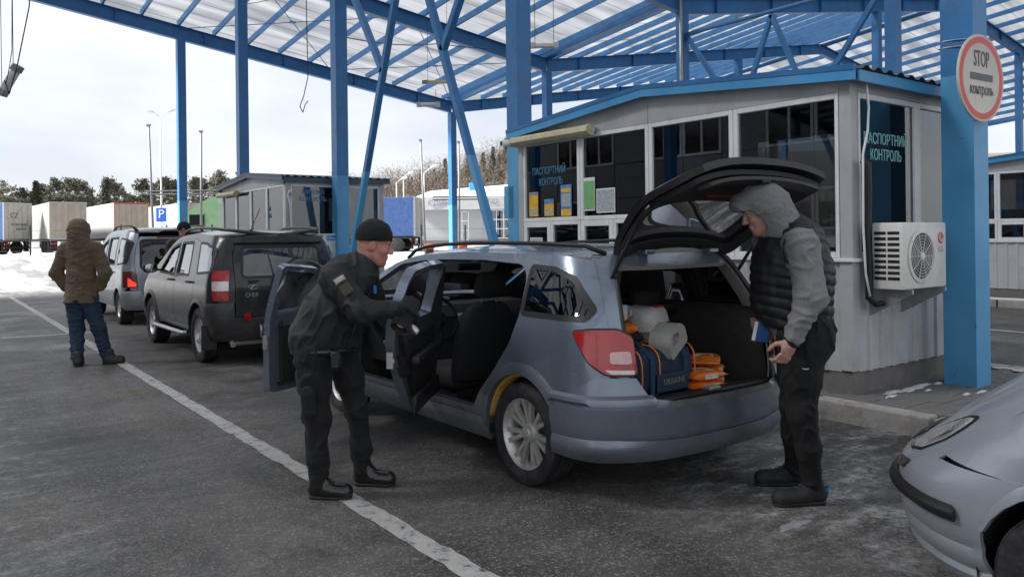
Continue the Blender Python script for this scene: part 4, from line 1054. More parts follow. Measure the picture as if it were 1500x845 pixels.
    for sg in (-1, 1):
        po = [(sg*half(z), z) for z in zs]+[(sg*B.Q*B.hw(z), z) for z in reversed(zs) if z > .74]+[(sg*.70, .74), (sg*.64, .63)]
        panel('rear_pillar', po, B.tail(-.012), [PNT, TRIMG], car, .045, (), .03, (0, -1, 0), (0, 0, 0), 1)
        # black weather seal and inner D pillar trim
        mb = MB(); mb.tube([Vector((sg*(half(z)-.005), B.rear(half(z), z)+.015, z)) for z in zs], .014, 6); mb.build('door_seal', BLACKP, car, smooth=True)
        ti = [(sg*(half(z)-.0), z) for z in zs if z > .92]; to = [(sg*(half(z)+.03), z) for z in reversed(zs) if z > .92]
        mb = MB(); vs = []
        for z in [z for z in zs if z > .9]:
            y = B.rear(half(z), z)+.03; x = half(z)-.005; vs += [(sg*x, y, z), (sg*(x+.01), y+.13, z), (sg*min(B.hw(z)-.05, x+.14), y+.22, z)]
        n = len(vs)//3; mb.add(vs, [(3*i+a, 3*i+a+1, 3*i+a+4, 3*i+a+3) for i in range(n-1) for a in (0, 1)]); mb.build('pillar_trim', TRIMG, car, smooth=True)
    panel('rear_header', [(-.56, 1.355), (.56, 1.355), (.60, 1.43), (-.60, 1.43)], B.tail(-.03), [PNT, TRIMG], car, .06, (), .04, (0, -1, 0), (0, 0, 0), 1)
    # doors
    side_door(car, B, -1, ap_r, win_r, 1.205, R(42), PNT, glassm=CARGLASS, handle=(.30, .90), latch=(.13, .80))
    side_door(car, B, -1, ap_f, win_f, 2.36, R(64), PNT, glassm=DUSTYGLASS, handle=(1.42, .90), latch=(1.295, .78))
    for win in (win_f, win_r): panel('side_glass', inset(win, -.006), B.side(1, -.012), CARGLASS, car, .12, (), 0, (1, 0, 0))
    mirror(car, B, 1, 2.28, .98, PNT)
    # tailgate, hinged at the roof, swung up
    hinge = Vector((0, -.50, 1.455)); tg = empty('tailgate', car, hinge+Vector((0, .10, .012))); tg.rotation_euler = (R(-100), 0, 0)
    th_ = lambda z: half(z)+.012-.05*sstep(.85, .6, z)
    tz = [.605+.835*i/16 for i in range(17)]
    tout = [(-th_(z), z) for z in tz]+[(th_(z), z) for z in reversed(tz)]
    gw = rounded([(-.56, 1.02), (.56, 1.02), (.53, 1.22), (.47, 1.355), (-.47, 1.355), (-.53, 1.22)], .06)
    panel('gate_skin', tout, B.tail(.004), [PNT, BLACKP], tg, .06, [gw], .04, (0, -1, 0), hinge, 1, rim=1, loc=(0, 0, 0))
    panel('gate_glass', inset(gw, -.015), B.tail(-.02), DARKGLASS, tg, .12, (), 0, (0, -1, 0), hinge, loc=(0, 0, 0))
    tin = rounded([(-.56, .64), (.56, .64), (.60, .80), (.60, .98), (.545, 1.0), (-.545, 1.0), (-.60, .98), (-.60, .80)], .04)
    panel('inner_card', tin, B.tail(-.085), TRIMK, tg, .06, (), -.03, (0, -1, 0), hinge, loc=(0, 0, 0))
    surr = rounded([(-.62, .99), (.62, .99), (.59, 1.22), (.51, 1.40), (-.51, 1.40), (-.59, 1.22)], .08)
    panel('glass_trim', surr, B.tail(-.066), TRIMK, tg, .06, [inset(gw, .01)], .02, (0, -1, 0), hinge, loc=(0, 0, 0))
    edge = rounded([(-.50, .615), (.50, .615), (.53, .70), (-.53, .70)], .02)
    panel('lower_plate', edge, B.tail(-.102), BLACKP, tg, .05, (), .02, (0, -1, 0), hinge, loc=(0, 0, 0))
    def tb(name, m, a, b, bev=.006):
        mb = MB(); mb.box(a, b, bev=bev); mb.v = [tuple(Vector(v)-hinge) for v in mb.v]; return mb.build(name, m, tg)
    yb = B.rear(0, .66)
    tb('latch', BLACKP, (-.04, yb+.10, .62), (.04, yb+.135, .665)); tb('grip_recess', pm('recess', (.004, .004, .004), .9), (.17, yb+.118, .63), (.29, yb+.124, .675)); 
    tb('warning_reflector', pm('red_reflector', (.26, .015, .012), .3), (-.20, B.rear(0, .9)+.112, .885), (.16, B.rear(0, .9)+.124, .905))
    mb = MB(); y9 = B.rear(0, 1.0); mb.tube([Vector((-.02, B.rear(0, .98)-.02, .985))-hinge, Vector((-.05, B.rear(0, .98)-.045, 1.0))-hinge, Vector((.35, B.rear(.35, 1.06)-.03, 1.05))-hinge], .012, 6); mb.build('rear_wiper', BLACKP, tg, smooth=True)
    mb = MB(); pl = [(-.26, .80), (.26, .80), (.26, .915), (-.26, .915)]; panel('number_plate', pl, B.tail(.012), WHITEP, tg, .2, (), .005, (0, -1, 0), hinge, loc=(0, 0, 0))
    rot = Matrix.Translation(hinge+Vector((0, .10, .012))) @ Matrix.Rotation(R(-100), 4, 'X') @ Matrix.Translation(-hinge)
    for sg in (-1, 1):
        a = rot @ Vector((sg*.60, B.rear(.60, 1.05)+.07, 1.05)); b = Vector((sg*.585, B.rear(.585, 1.28)+.05, 1.26)); m_ = a.lerp(b, .5)
        mb = MB(); mb.tube([a, m_], .007, 6); mb.tube([m_, b], .012, 6); mb.build('gas_strut', BLACKP, car, smooth=False)
        mb = MB(); mb.box((sg*.3-.04, -.56, 1.425), (sg*.3+.04, -.46, 1.452), bev=.005); mb.build('hinge', PNT, car)
    # interior
    mb = MB(); mb.box((-.74, .1, .24), (.74, 2.45, .30)); mb.build('cabin_floor', TRIMK, car)
    mb = MB(); mb.box((-.55, -.62, .20), (.55, 3.3, .238)); mb.build('underbody', LINER, car)
    CARPET = pm('boot_carpet', (.022, .021, .021), .95, 0, .25, 12, .4, 150, dirt=((.07, .06, .05), .4, 5))
    mb = MB(); mb.box((-.60, -.775, .52), (.60, .16, .56)); mb.build('boot_floor', CARPET, car)
    for sg in (-1, 1):
        mb = MB(); vs = []
        for (y, x) in ((-.74, .62), (-.6, .55), (-.42, .52), (.2, .52)):
            for (z, k) in ((.55, 0), (.9, .01), (1.02, .04), (1.06, .12)):
                yy = max(y, B.rear(half(z), z)+.05); vs.append((sg*(min(x+k, B.sx(yy, z)-.07)), yy, z))
        mb.add(vs, [(4*i+j, 4*i+j+1, 4*i+j+5, 4*i+j+4) for i in range(3) for j in range(3)]); mb.build('boot_side_trim', CARPET, car, smooth=True)
    mb = MB(); mb.box((-.62, -.79, .55), (.62, -.70, .605), bev=.012); mb.build('load_sill', BLACKP, car, auto=AUTO)
    mb = MB(); mb.box((-.05, -.80, .60), (.05, -.735, .622), bev=.006); mb.build('striker', STEEL, car)
    for x in (-.36, .36):
        seat(car, x, 1.30, .30)
    # rear bench
    t = empty('rear_bench', car, (0, .35, .3)); mb = MB(); mb.box((-.62, -.05, .05), (.62, .42, .24), bev=.06); mb.build('cushion', SEATM, t, auto=R(50))
    for x0, x1 in ((-.62, .2), (.205, .62)):
        mb = MB(); M = Matrix.Translation((0, -.08, .16)) @ Matrix.Rotation(R(16), 4, 'X'); mb.box((x0, -.07, 0), (x1, .06, .54), M, bev=.05); mb.build('backrest', SEATM, t, auto=R(50))
    for x in (-.36, .36):
        mb = MB(); mb.box((x-.13, -.27, .71), (x+.13, -.18, .85), bev=.035); mb.build('headrest', SEATM, t, auto=R(50))
    mb = MB(); mb.tube([(-.58, .03, 1.0), (.55, .03, 1.0)], .035, 10); mb.build('load_cover', TRIMK, car, smooth=True)
    # dashboard, console, wheel, mirror
    DASH = pm('dash_grey', (.05, .052, .055), .75, 0, .15, 10, .1, 100); CONS = pm('console_silver', (.28, .29, .30), .45, .2, .1)
    d = empty('dashboard', car, (0, 2.1, .75)); mb = MB(); mb.prism([(-.18, -.25), (.4, -.25), (.42, .14), (.15, .21), (-.10, .20), (-.22, .08), (-.24, -.06)], -.70, .70, M_YZX); mb.build('dash_top', DASH, d, auto=AUTO)
    mb = MB(); mb.box((-.14, -.26, -.3), (.14, -.17, .13), bev=.02); mb.build('centre_stack', CONS, d)
    for i in range(4):
        mb = MB(); mb.box((-.11, -.268, .06-i*.07), (.11, -.258, .10-i*.07), bev=.003); mb.build('vent' if i == 0 else 'control_panel', BLACKP, d)
    mb = MB(); mb.box((-.10, -1.0, -.46), (.10, -.2, -.24), bev=.03); mb.build('centre_console', DASH, d)
    sw = empty('steering_wheel', car, (-.36, 1.82, .86)); M = Matrix.Rotation(R(68), 4, 'X')
    mb = MB(); mb.tube([M @ Vector((.185*math.cos(a), .185*math.sin(a), 0)) for a in [2*PI*i/24 for i in range(24)]], .015, 6, closed=True); mb.build('wheel_rim', TRIMK, sw, smooth=True)
    mb = MB(); mb.lathe([(0, .03), (.06, .03), (.075, 0)], 16, M); mb.bar(M @ Vector((-.18, 0, 0)), M @ Vector((.18, 0, 0)), .03, .02); mb.bar(M @ Vector((0, -.18, 0)), M @ Vector((0, 0, 0)), .03, .02); mb.bar((0, 0, 0), (0, .3, -.12), .05, .05); mb.build('hub_and_spokes', TRIMK, sw)
    mb = MB(); mb.box((-.12, 1.86, 1.25), (.12, 1.89, 1.32), bev=.012); mb.bar((0, 1.88, 1.31), (0, 1.96, 1.38), .02); mb.build('rear_view_mirror', BLACKP, car)
    mb = MB(); mb.box((-.62, 2.42, .3), (.62, 2.46, .9)); mb.build('firewall', TRIMK, car)
    # B pillar trims, belts
    mb = MB(); mb.bar((-.80, 1.26, .36), (-.68, 1.26, 1.36), .05, .10, up=(0, 1, 0)); mb.build('pillar_card', TRIMK, car)
    mb = MB(); mb.tube([(.12, -.74+.0, .27), (.12, -.80, .24)], .03, 10); mb.build('exhaust', STEEL, car)
    return car
make_estate()

# luggage in the boot (world positions)
def loft(mb, secs, n=18, pw=.55, M=None):
    """secs: (centre, half_u, half_v, U, V)"""
    vs = []
    for c, a, b, U, V in secs:
        for k in range(n):
            t = 2*PI*k/n; ct, st = math.cos(t), math.sin(t)
            vs.append(Vector(c)+Vector(U)*(a*math.copysign(abs(ct)**pw, ct))+Vector(V)*(b*math.copysign(abs(st)**pw, st)))
    N = len(secs); fs = [(i*n+k, i*n+(k+1) % n, (i+1)*n+(k+1) % n, (i+1)*n+k) for i in range(N-1) for k in range(n)]+[tuple(range(n))[::-1], tuple((N-1)*n+k for k in range(n))]
    if M is not None: vs = [M @ v for v in vs]
    return mb.add(vs, fs)
def wrinkle(o, amp, sc, seed=0):
    me = o.data; me.update()
    no = [v.normal.copy() for v in me.vertices]
    for v, n in zip(me.vertices, no):
        v.co += n*(amp*(noise.noise(v.co*sc+Vector((seed, 0, 0)))+.5*noise.noise(v.co*sc*2.3+Vector((0, seed, 0)))))
    return o
def make_luggage():
    NAVY = pm('navy_nylon', (.012, .03, .062), .7, 0, .2, 14, .3, 180); OR = pm('orange_wrap', (.75, .17, .012), .35, 0, .2, 18, .25, 60, coat=.3); LAB = pm('pack_label', (.72, .62, .50), .4, 0, .3, 30)
    z = .56
    # big sports bag in front
    bag = thing('sports_bag', 'navy blue sports bag with orange piping at the front of the boot', 'bag', (3.63, 3.46, z), R(4))
    mb = MB(); X, Z = (1, 0, 0), (0, 0, 1); secs = []
    for i in range(15):
        t = i/14; y = -.10+.20*0; x = lerp(-.27, .27, t); k = 1-.10*abs(2*t-1)**6
        secs.append(((x, 0, .15), .15*k, .155*k, (0, 1, 0), Z))
    loft(mb, secs, 28, .6); o = mb.build('bag_body', NAVY, bag, auto=R(70)); md = o.modifiers.new('s', 'SUBSURF'); md.levels = md.render_levels = 1; wrinkle(o, .012, 7, 3)
    for x in (-.16, .16):
        mb = MB(); mb.tube([(x, -.158*math.copysign(1, 1)*1.0 if a < 1 else -.1, .03+.25*a) for a in (0, .5, .85)]+[(x*.9, -.05, .315), (x*.7, .02, .33)], .011, 5, flat=1.6); mb.build('strap', pm('navy_webbing', (.02, .05, .10), .8), bag)
    for x in (-.252, .252, -.09):
        mb = MB(); mb.tube([(x, .158*math.copysign(abs(math.cos(a))**.6, math.cos(a)), .15+.163*math.copysign(abs(math.sin(a))**.6, math.sin(a))) for a in [2*PI*i/28 for i in range(28)]], .0055, 4, closed=True); mb.build('piping', OR, bag)
    mb = MB(); mb.box((-.13, -.178, .035), (.17, -.158, .15), bev=.01); mb.build('front_pocket', NAVY, bag)
    lettering('UKRAINE', .052, pm('bag_letters', (.22, .19, .14), .6), bag, (.02, -.180, .10), (0, -1, 0), .002, width=.2)
    # second bag behind, upright
    b2 = thing('travel_bag', 'dark blue bag with orange top pushed against the left boot wall behind the sports bag', 'bag', (3.62, 3.80, z), R(-12))
    mb = MB(); secs = [((0, 0, zz), a, b, X, (0, 1, 0)) for zz, a, b in ((.0, .13, .12), (.08, .15, .14), (.25, .15, .14), (.36, .14, .12), (.42, .10, .07), (.45, .04, .03))]
    loft(mb, secs, 24, .6); o = mb.build('bag_body', pm('blue_nylon', (.015, .06, .16), .6, 0, .2, 14, .3, 150), b2, auto=R(70)); md = o.modifiers.new('s', 'SUBSURF'); md.levels = md.render_levels = 1; wrinkle(o, .02, 8, 9)
    mb = MB(); secs = [((.05, -.12, .34), .07, .02, X, Z), ((.06, -.13, .385), .085, .03, X, (0, 1, .2)), ((.06, -.10, .42), .05, .02, X, (0, 1, .2))]; loft(mb, secs, 12, .7); mb.build('orange_flap', OR, b2, smooth=True)
    # white sack with red print
    s = thing('white_sack', 'crumpled white plastic sack with red print on top of the load', 'bag', (4.10, 3.94, z+.20), R(10)); s.scale = (1, 1, .62)
    mb = MB(); secs = [((0, 0, zz), a, b, X, (0, 1, 0)) for zz, a, b in ((.0, .13, .13), (.1, .17, .15), (.28, .17, .15), (.38, .165, .14), (.445, .15, .11), (.46, .09, .06))]
    loft(mb, secs, 24, .75); o = mb.build('sack_body', pm('white_plastic_film', (.72, .72, .70), .35, 0, .06, 8, .3, 40), s, smooth=True); md = o.modifiers.new('s', 'SUBSURF'); md.levels = md.render_levels = 1; wrinkle(o, .022, 9, 5)
    mb = MB(); mb.box((-.02, -.10, .448), (.10, -.03, .462), bev=.004); mb.build('red_print', pm('red_print', (.6, .06, .04), .5), s)
    # jerrycan
    j = thing('jerrycan', 'pale grey plastic canister lying tilted between bag and packets', 'canister', (3.70, 3.52, .83), R(18)); j.scale = (.82, .82, .82)
    G = pm('pale_canister', (.40, .39, .36), .4, 0, .08, 8, .05, 60); M = Matrix.Rotation(R(-24), 4, 'Y')
    mb = MB(); prof = rounded([(-.16, 0), (.15, 0), (.15, .12), (.07, .20), (-.10, .20), (-.16, .14)], .035, 5); hole = [(.0, 0)]
    ring = rounded([(-.11, .085), (.02, .07), (.035, .13), (-.02, .165), (-.09, .165)], .03, 5)
    def flat(o_, y0, y1, name='body', mat=G):
        b_ = panel(name, prof, lambda u, v: M @ Vector((u, y0, v)), mat, j, .04, [ring], y1-y0, (0, 1, 0)); return b_
    b_ = flat(None, .085, .255); b_.location = (0, -.17, 0)
    mb = MB(); mb.lathe([(0, 0), (.036, 0), (.036, .045), (.03, .05), (0, .05)], 16, M @ Matrix.Translation((-.13, 0, .165)) @ Matrix.Rotation(R(-40), 4, 'Y')); mb.build('cap', TRIMK, j, auto=AUTO)
    # packets: two stacks of orange packs
    k = 0
    spots = [(3.97, 3.34, 0, 5), (3.98, 3.35, 1, -7), (4.17, 3.45, 0, 32), (4.16, 3.46, 1, 24), (4.15, 3.46, 2, 38), (3.98, 3.68, 0, 0), (3.99, 3.69, 1, 6), (3.98, 3.68, 2, -8), (3.985, 3.67, 3, 4)]
    names = ['left front stack, bottom', 'left front stack, middle', 'right front stack, bottom', 'right front stack, middle', 'right front stack, top', 'rear stack, bottom', 'rear stack, second', 'rear stack, third', 'rear stack, top']
    src = None
    for (x, y, l, a), nm in zip(spots, names):
        if src is None:
            t = thing('snack_packet', '', 'packet', (x, y, z+l*.063), R(a)); mb = MB()
            secs = [((xx, 0, .034), b, c, (0, 1, 0), (0, 0, 1)) for xx, b, c in ((-.125, .085, .004), (-.112, .083, .006), (-.10, .083, .026), (-.05, .086, .033), (.05, .086, .033), (.10, .083, .026), (.112, .083, .006), (.125, .085, .004))]
            loft(mb, secs, 16, .55); o = mb.build('wrapper', OR, t, auto=R(60)); wrinkle(o, .006, 22, 2)
            mb = MB(); mb.box((-.06, -.05, .0655), (.055, .05, .0685)); mb.build('label', LAB, t); mb = MB(); mb.box((-.045, -.0885, .018), (.05, -.084, .05)); mb.build('label', LAB, t)
            src = t; t.scale = (1.15, 1.15, .92)
        else: t = copy_tree(src); t.location = (x, y, z+l*.063); t.rotation_euler = (0, 0, R(a))
        t['label'] = 'orange wrapped packet in the boot, %s' % nm; t['group'] = 'orange packets in the boot'
make_luggage()
def clutter():
    z = .56
    t = thing('bottle', 'dark bottle standing right behind the pale canister', 'bottle', (3.97, 3.60, z+.15)); mb = MB(); mb.lathe([(0, 0), (.036, 0), (.038, .02), (.038, .15), (.03, .18), (.014, .21), (.014, .235), (0, .235)], 16); mb.build('glass_body', pm('dark_bottle', (.012, .012, .010), .12, 0, .2, 9, coat=.5), t, smooth=False); mb = MB(); mb.lathe([(0, .236), (.016, .236), (.016, .26), (0, .26)], 12); mb.build('cap', BLACKP, t)
    for i, (x, y, zz, a, sx, sy, sz, col, lab) in enumerate(((3.52, 3.66, .44, 20, .09, .06, .05, (.62, .58, .5), 'small pale carton on top of the blue travel bag'), (3.60, 3.74, .47, -15, .10, .05, .03, (.05, .22, .5), 'small bright blue pack lying over the travel bag'), (3.72, 3.80, .44, 35, .08, .07, .035, (.7, .16, .02), 'single orange pouch beside the blue travel bag'), (3.93, 3.78, .10, 8, .16, .12, .16, (.30, .22, .13), 'brown cardboard box behind the orange packets'))):
        t = thing('carton' if 'carton' in lab or 'box' in lab else 'pouch', lab, 'box' if 'box' in lab or 'carton' in lab else 'pouch', (x, y, z+zz-(.1 if 'box' in lab else 0)), R(a)); mb = MB(); mb.box((-sx, -sy, 0), (sx, sy, sz*2), bev=.008); o = mb.build('shell', pm('clutter_%d' % i, col, .5, 0, .2, 20, .1, 60), t); mb = MB(); mb.box((-sx*.6, -sy-.002, sz*.4), (sx*.6, -sy+.001, sz*1.5)); mb.build('label', LAB_W, t)
LAB_W = pm('white_label', (.6, .6, .58), .5, 0, .3, 40)
clutter()

# ---------------------------------------------------------------- queued cars
def boxy_car(name, label, loc, B, PNT, r, wb, rim, z0, ap_f, ap_r, win_f, win_r, qwin, arch, zq, glassm, group=None, lower=None, mats=None, handles=((1.3, .98), (.25, .98)), rail=None, spokes=5, twin=True, rear_win=None, gate=None, hood_y=(2.6, 1.7)):
    car = thing(name, label, 'car', loc, 0, group); RR = arch; RA = (0, r); FA = (wb, r); lower = lower or PNT
    o = [(B.yk(zq), zq)]+B.redge(zq, B.ztop(B.yr+.25)-.01)[1:]; y0 = o[-1][0]; yfe = B.yf-.36
    o += B.tedge(y0, yfe)[1:]; zf = B.ztop(yfe); o += [(yfe+.03, zf-.15), (yfe, .62)]
    a0 = 25; o += arc(*FA, RR, a0, 180)+[(wb-RR-.03, z0)]+[(RR+.03, z0)]+arc(*RA, RR, 0, 145)+[(-RR*.83-.02, .52)]
    rear_ok = B.yk(zq) < -RR*.83-.06
    for sg in (-1, 1):
        left = sg < 0
        panel('body_side', o, B.side(sg), [PNT, TRIMK], car, .075, ([ap_f, ap_r] if left else [win_f, win_r])+([qwin] if qwin else []), .05, (sg, 0, 0), (0, 0, 0), 1, rim=1)
        if qwin:
            panel('quarter_glass', inset(qwin, -.012), B.side(sg, .002), glassm, car, .1, (), 0, (sg, 0, 0))
            panel('glass_surround', inset(qwin, -.02), B.side(sg, .004), BLACKP, car, .07, [inset(qwin, .012)], .008, (sg, 0, 0))
        if left:
            side_door(car, B, sg, ap_r, win_r, max(p[0] for p in ap_r)-.01, 0, PNT, glassm=glassm, handle=handles[1], black_frame=True)
            side_door(car, B, sg, ap_f, win_f, max(p[0] for p in ap_f)-.03, 0, PNT, glassm=glassm, handle=handles[0], black_frame=True)
        else:
            for w in (win_f, win_r): panel('side_glass', inset(w, -.006), B.side(sg, -.012), glassm, car, .14, (), 0, (sg, 0, 0))
        mirror(car, B, sg, max(p[0] for p in win_f)-.08, min(p[1] for p in win_f)+.01, BLACKP if name != 'panel_van' else BLACKP)
        for (c, a, b) in ((RA, 0, 145), (FA, a0, 178)):
            fl = arc(*c, RR+.05, a, b)+arc(*c, RR+.002, b, a)
            def mapl(y, z, c=c, sg=sg):
                t = (math.hypot(y-c[0], z-c[1])-RR)/.05; return Vector((sg*(B.sx(y, z)+.002+.016*(1-t*t)), y, z))
            panel('arch_flare', fl, mapl, lower, car, .03, (), .02, (sg, 0, 0))
        for yy in (0, wb): wheel(car, sg*(B.W/2-.12), yy, r, .215, sg, rim, spokes, twin); arch_liner(car, sg*(B.W/2-.02), sg*(B.W/2-.4), yy, r, RR+.004)
        if rail:
            xr = lambda y: sg*(B.sx(y, B.ztop(y))-.06); ya, yb = rail; mb = MB()
            mb.tube([(xr(ya), ya, B.ztop(ya)+.015), (xr(ya+.08), ya+.1, B.ztop(ya+.1)+.075)]+[(xr(lerp(ya, yb, t)), lerp(ya, yb, t), B.ztop(lerp(ya, yb, t))+.085) for t in (.15, .35, .6, .85)]+[(xr(yb-.08), yb-.1, B.ztop(yb-.1)+.07), (xr(yb), yb, B.ztop(yb)+.012)], [.03, .022, .018, .018, .018, .018, .022, .03], 8); mb.build('roof_rail', (mats or {}).get('rail', BLACKP), car, smooth=True)
    yw0, yw1 = hood_y[1], hood_y[0]
    zr = B.yr+.2
    panel('roof', [(-1, zr), (1, zr), (1, yw1-.0), (-1, yw1)] if False else [(-1, zr), (1, zr), (1, yw0-.05), (.5, yw0), (0, yw0+.02), (-.5, yw0), (-1, yw0-.05)], B.top(), [PNT, TRIMG], car, .1, (), .03, (0, 0, 1), (0, 0, 0), 1)
    panel('windscreen', [(-.95, yw0-.035), (0, yw0+.03), (.95, yw0-.035), (.93, yw1-.06), (0, yw1), (-.93, yw1-.06)], B.top(-.004), CARGLASS, car, .1, (), 0, (0, 0, 1))
    panel('bonnet', [(-.98, yw1-.02), (0, yw1+.05), (.98, yw1-.02), (.96, B.yf-.45), (.8, B.yf-.2), (-.8, B.yf-.2), (-.96, B.yf-.45)], B.top(), PNT, car, .09, (), .02, (0, 0, 1))
    panel('front_bumper', [(-1.4, .25), (1.4, .25), (1.4, .66), (1, .7), (-1, .7), (-1.4, .66)], B.wrap(.01, True), lower, car, .1, (), .03, (0, 1, 0))
    mb = MB(); mb.box((-.6, B.yr+.25, .22), (.6, B.yf-.4, z0+.12)); mb.build('underbody', LINER, car)
    mb = MB(); mb.box((-.72, B.yr+.2, z0+.13), (.72, yw1, z0+.18)); mb.build('cabin_floor', TRIMK, car)
    mb = MB(); mb.box((-.7, yw1-.35, .6), (.7, yw1-.02, min(p[1] for p in win_f)+.04), bev=.04); mb.build('dashboard', TRIMK, car)
    for x in (-.37, .37): seat(car, x, 1.15, z0+.2)
    for x in (-.37, .37): seat(car, x, .25, z0+.2, 'rear_seat', .62)
    return car
def rear_panels(car, B, PNT, gate, win, glassm, bump, bumpm, zbt, ow, offz, inner=TRIMK):
    g = panel('tailgate', gate, B.tail(.002), [PNT, inner], car, .06, [win], .04, (0, -1, 0), (0, 0, 0), 1, rim=1)
    panel('rear_glass', inset(win, -.012), B.tail(.004), glassm, g, .1, (), 0, (0, -1, 0))
    panel('glass_seal', inset(win, -.022), B.tail(.006), BLACKP, g, .06, [inset(win, .012)], .008, (0, -1, 0))
    panel('rear_bumper', bump, B.wrap(offz), bumpm, car, .05, (), .03, (0, -1, 0))
    return g
def make_offroader():
    PNT = paint('graphite_metallic', (.014, .015, .017), .2, .0, .5, .25); SIL = pm('silver_trim', (.5, .5, .5), .35, .8, .08)
    B = Body(1.765, -.72, 3.50,
             [(-.75, 1.50), (-.45, 1.565), (0, 1.60), (.8, 1.615), (1.3, 1.585), (1.6, 1.50), (2.1, 1.25), (2.45, 1.09), (2.6, 1.05), (3.1, .98), (3.5, .84)],
             [(.25, .06), (.4, .02), (.65, 0), (.95, .006), (1.08, .028), (1.3, .085), (1.55, .15), (1.7, .21)],
             [(.25, .03), (.45, 0), (.95, .0), (1.05, .015), (1.3, .085), (1.55, .19), (1.65, .26)],
             [(.3, .06), (.5, 0), (.75, .02), (.95, .15), (1.1, .4)], Rr=.36, Rf=.6, bow=.05)
    ap_f = rounded([(2.08, .42), (2.16, .66), (2.14, 1.03), (1.66, 1.46), (1.22, 1.545), (1.16, 1.04), (1.14, .42)], .05)
    ap_r = rounded([(1.10, .42), (1.12, 1.04), (1.17, 1.552), (.58, 1.565), (.28, 1.52), (.14, 1.08), (.24, .82), (.40, .62), (.44, .42)], .05)
    win_f = rounded([(2.02, 1.09), (1.62, 1.42), (1.25, 1.495), (1.205, 1.08)], .03)
    win_r = rounded([(1.085, 1.085), (1.125, 1.50), (.60, 1.51), (.47, 1.09)], .03)
    qwin = rounded([(.10, 1.12), (.245, 1.50), (-.02, 1.49), (-.36, 1.43), (-.43, 1.15)], .04)
    LOW = pm('black_cladding', (.022, .022, .023), .42, 0, .15, 6, .05, 80, dirt=((.10, .09, .08), .5, 5))
    car = boxy_car('offroad_car', 'dark graphite off-road car with roof rails and spare wheel cover at the back', (3.68, 10.42, 0), B, PNT, .345, 2.51, .225, .36, ap_f, ap_r, win_f, win_r, qwin, .41, .78, glass('sky_car_glass', (.22, .23, .24), .22), lower=LOW, handles=((1.30, 1.0), (.36, 1.0)), rail=(-.5, 1.35), spokes=6, twin=False, hood_y=(2.5, 1.5), mats={'rail': pm('dark_rail', (.05, .05, .052), .4, .3)})
    h = lambda z: interp([(.6, .60), (.8, .60), (1.08, .60), (1.3, .60), (1.5, .54)])(z)
    zs = [.60+.90*i/10 for i in range(11)]
    gate = [(-h(z), z) for z in zs]+[(h(z), z) for z in reversed(zs)]
    win = rounded([(-.52, 1.08), (.52, 1.08), (.49, 1.44), (-.49, 1.44)], .06)
    LOWP = LOW
    ow = 1.16
    rear_panels(car, B, PNT, gate, win, DUSTYGLASS, [(-ow, .30), (1*ow, .30), (ow, .76), (.82, .78), (.80, .595), (-.80, .595), (-.82, .78), (-ow, .76)], LOWP, .6, ow, interp([(.28, -.01), (.36, .02), (.55, .035), (.72, .03), (.79, .005)]))
    for sg in (-1, 1):
        zz = [.76+.81*i/8 for i in range(9)]
        po = [(sg*(h(z)+.006), z) for z in zz]+[(sg*B.Q*B.hw(z), z) for z in reversed(zz)]
        panel('rear_pillar', po, B.tail(-.002), PNT, car, .06, (), .03, (0, -1, 0))
        l0 = rounded([(sg*1.06, .80), (sg*1.09, 1.16), (sg*.90, 1.165), (sg*.885, .80)], .02); t = panel('tail_lamp', l0, B.wrap(.016), REDL, car, .04, (), .02, (sg*.7, -.7, 0))
        panel('clear_lens', rounded([(sg*1.065, .92), (sg*1.075, 1.035), (sg*.897, 1.035), (sg*.892, .92)], .01), B.wrap(.020), CLEARL, t, .04, (), .006, (sg*.7, -.7, 0))
        mb = MB(); mb.tube([(sg*.88, .46, .34), (sg*.93, .52, .33), (sg*.93, 2.0, .33), (sg*.88, 2.06, .34)], .035, 8, flat=.8); mb.build('side_step', SIL, car, smooth=True)
        # mud flaps
        mb = MB(); mb.box((sg*.86-.09, -.44, .2), (sg*.86+.03 if sg > 0 else sg*.86+.09, -.425, .5)); mb.build('mud_flap', LOW, car)
    panel('spoiler', [(-.58, 1.50), (.58, 1.50), (.55, 1.575), (-.55, 1.575)], B.tail(.05), PNT, car, .06, (), .05, (0, -1, 0))
    y = B.rear(.2, .95)
    M = axes((1,0,0), (0,0,1), (0,-1,0), (.18, y-.02, .95)); mb = MB(); mb.lathe([(.32, -.06), (.345, .0), (.345, .13), (.32, .17), (.29, .178), (.1, .185), (0, .185)], 36, M); mb.build('spare_wheel_cover', PNT, car, auto=R(35))
    lettering('CHERY', .075, BADGE, car, (-.40, B.rear(.4, .86)-.006, .86), (0, -1, 0), .006, width=.2)
    mb = MB(); c = Vector((-.40, B.rear(.4, .955)-.006, .955)); mb.tube([c+Vector((.055*math.cos(t), 0, .026*math.sin(t))) for t in [2*PI*i/18 for i in range(18)]], .006, 5, closed=True); mb.tube([c+Vector((-.03, 0, -.02)), c+Vector((0, 0, .018)), c+Vector((.03, 0, -.02))], .006, 5); mb.build('emblem', BADGE, car)
    mb = MB(); mb.box((-.46, B.rear(.4, 1.03)-.012, 1.0), (-.28, B.rear(.4, 1.03)+.01, 1.04), bev=.006); mb.build('gate_handle', BLACKP, car)
    mb = MB(); mb.lathe([(0, .02), (.045, .018), (.05, 0)], 16, axes((1,0,0), (0,0,1), (0,-1,0), (-.48, B.rear(.48, .6)-.035, .60))); mb.build('fog_lamp', REDL, car)
    mb = MB(); mb.tube([(-.33, B.rear(.3, .4)-.01, .50), (-.33, B.rear(.3, .4)-.06, .47), (-.33, B.rear(.3, .4)-.05, .36), (-.30, B.rear(.3, .4)+.05, .33)], .018, 6); mb.build('tow_hook', STEEL, car, smooth=True)
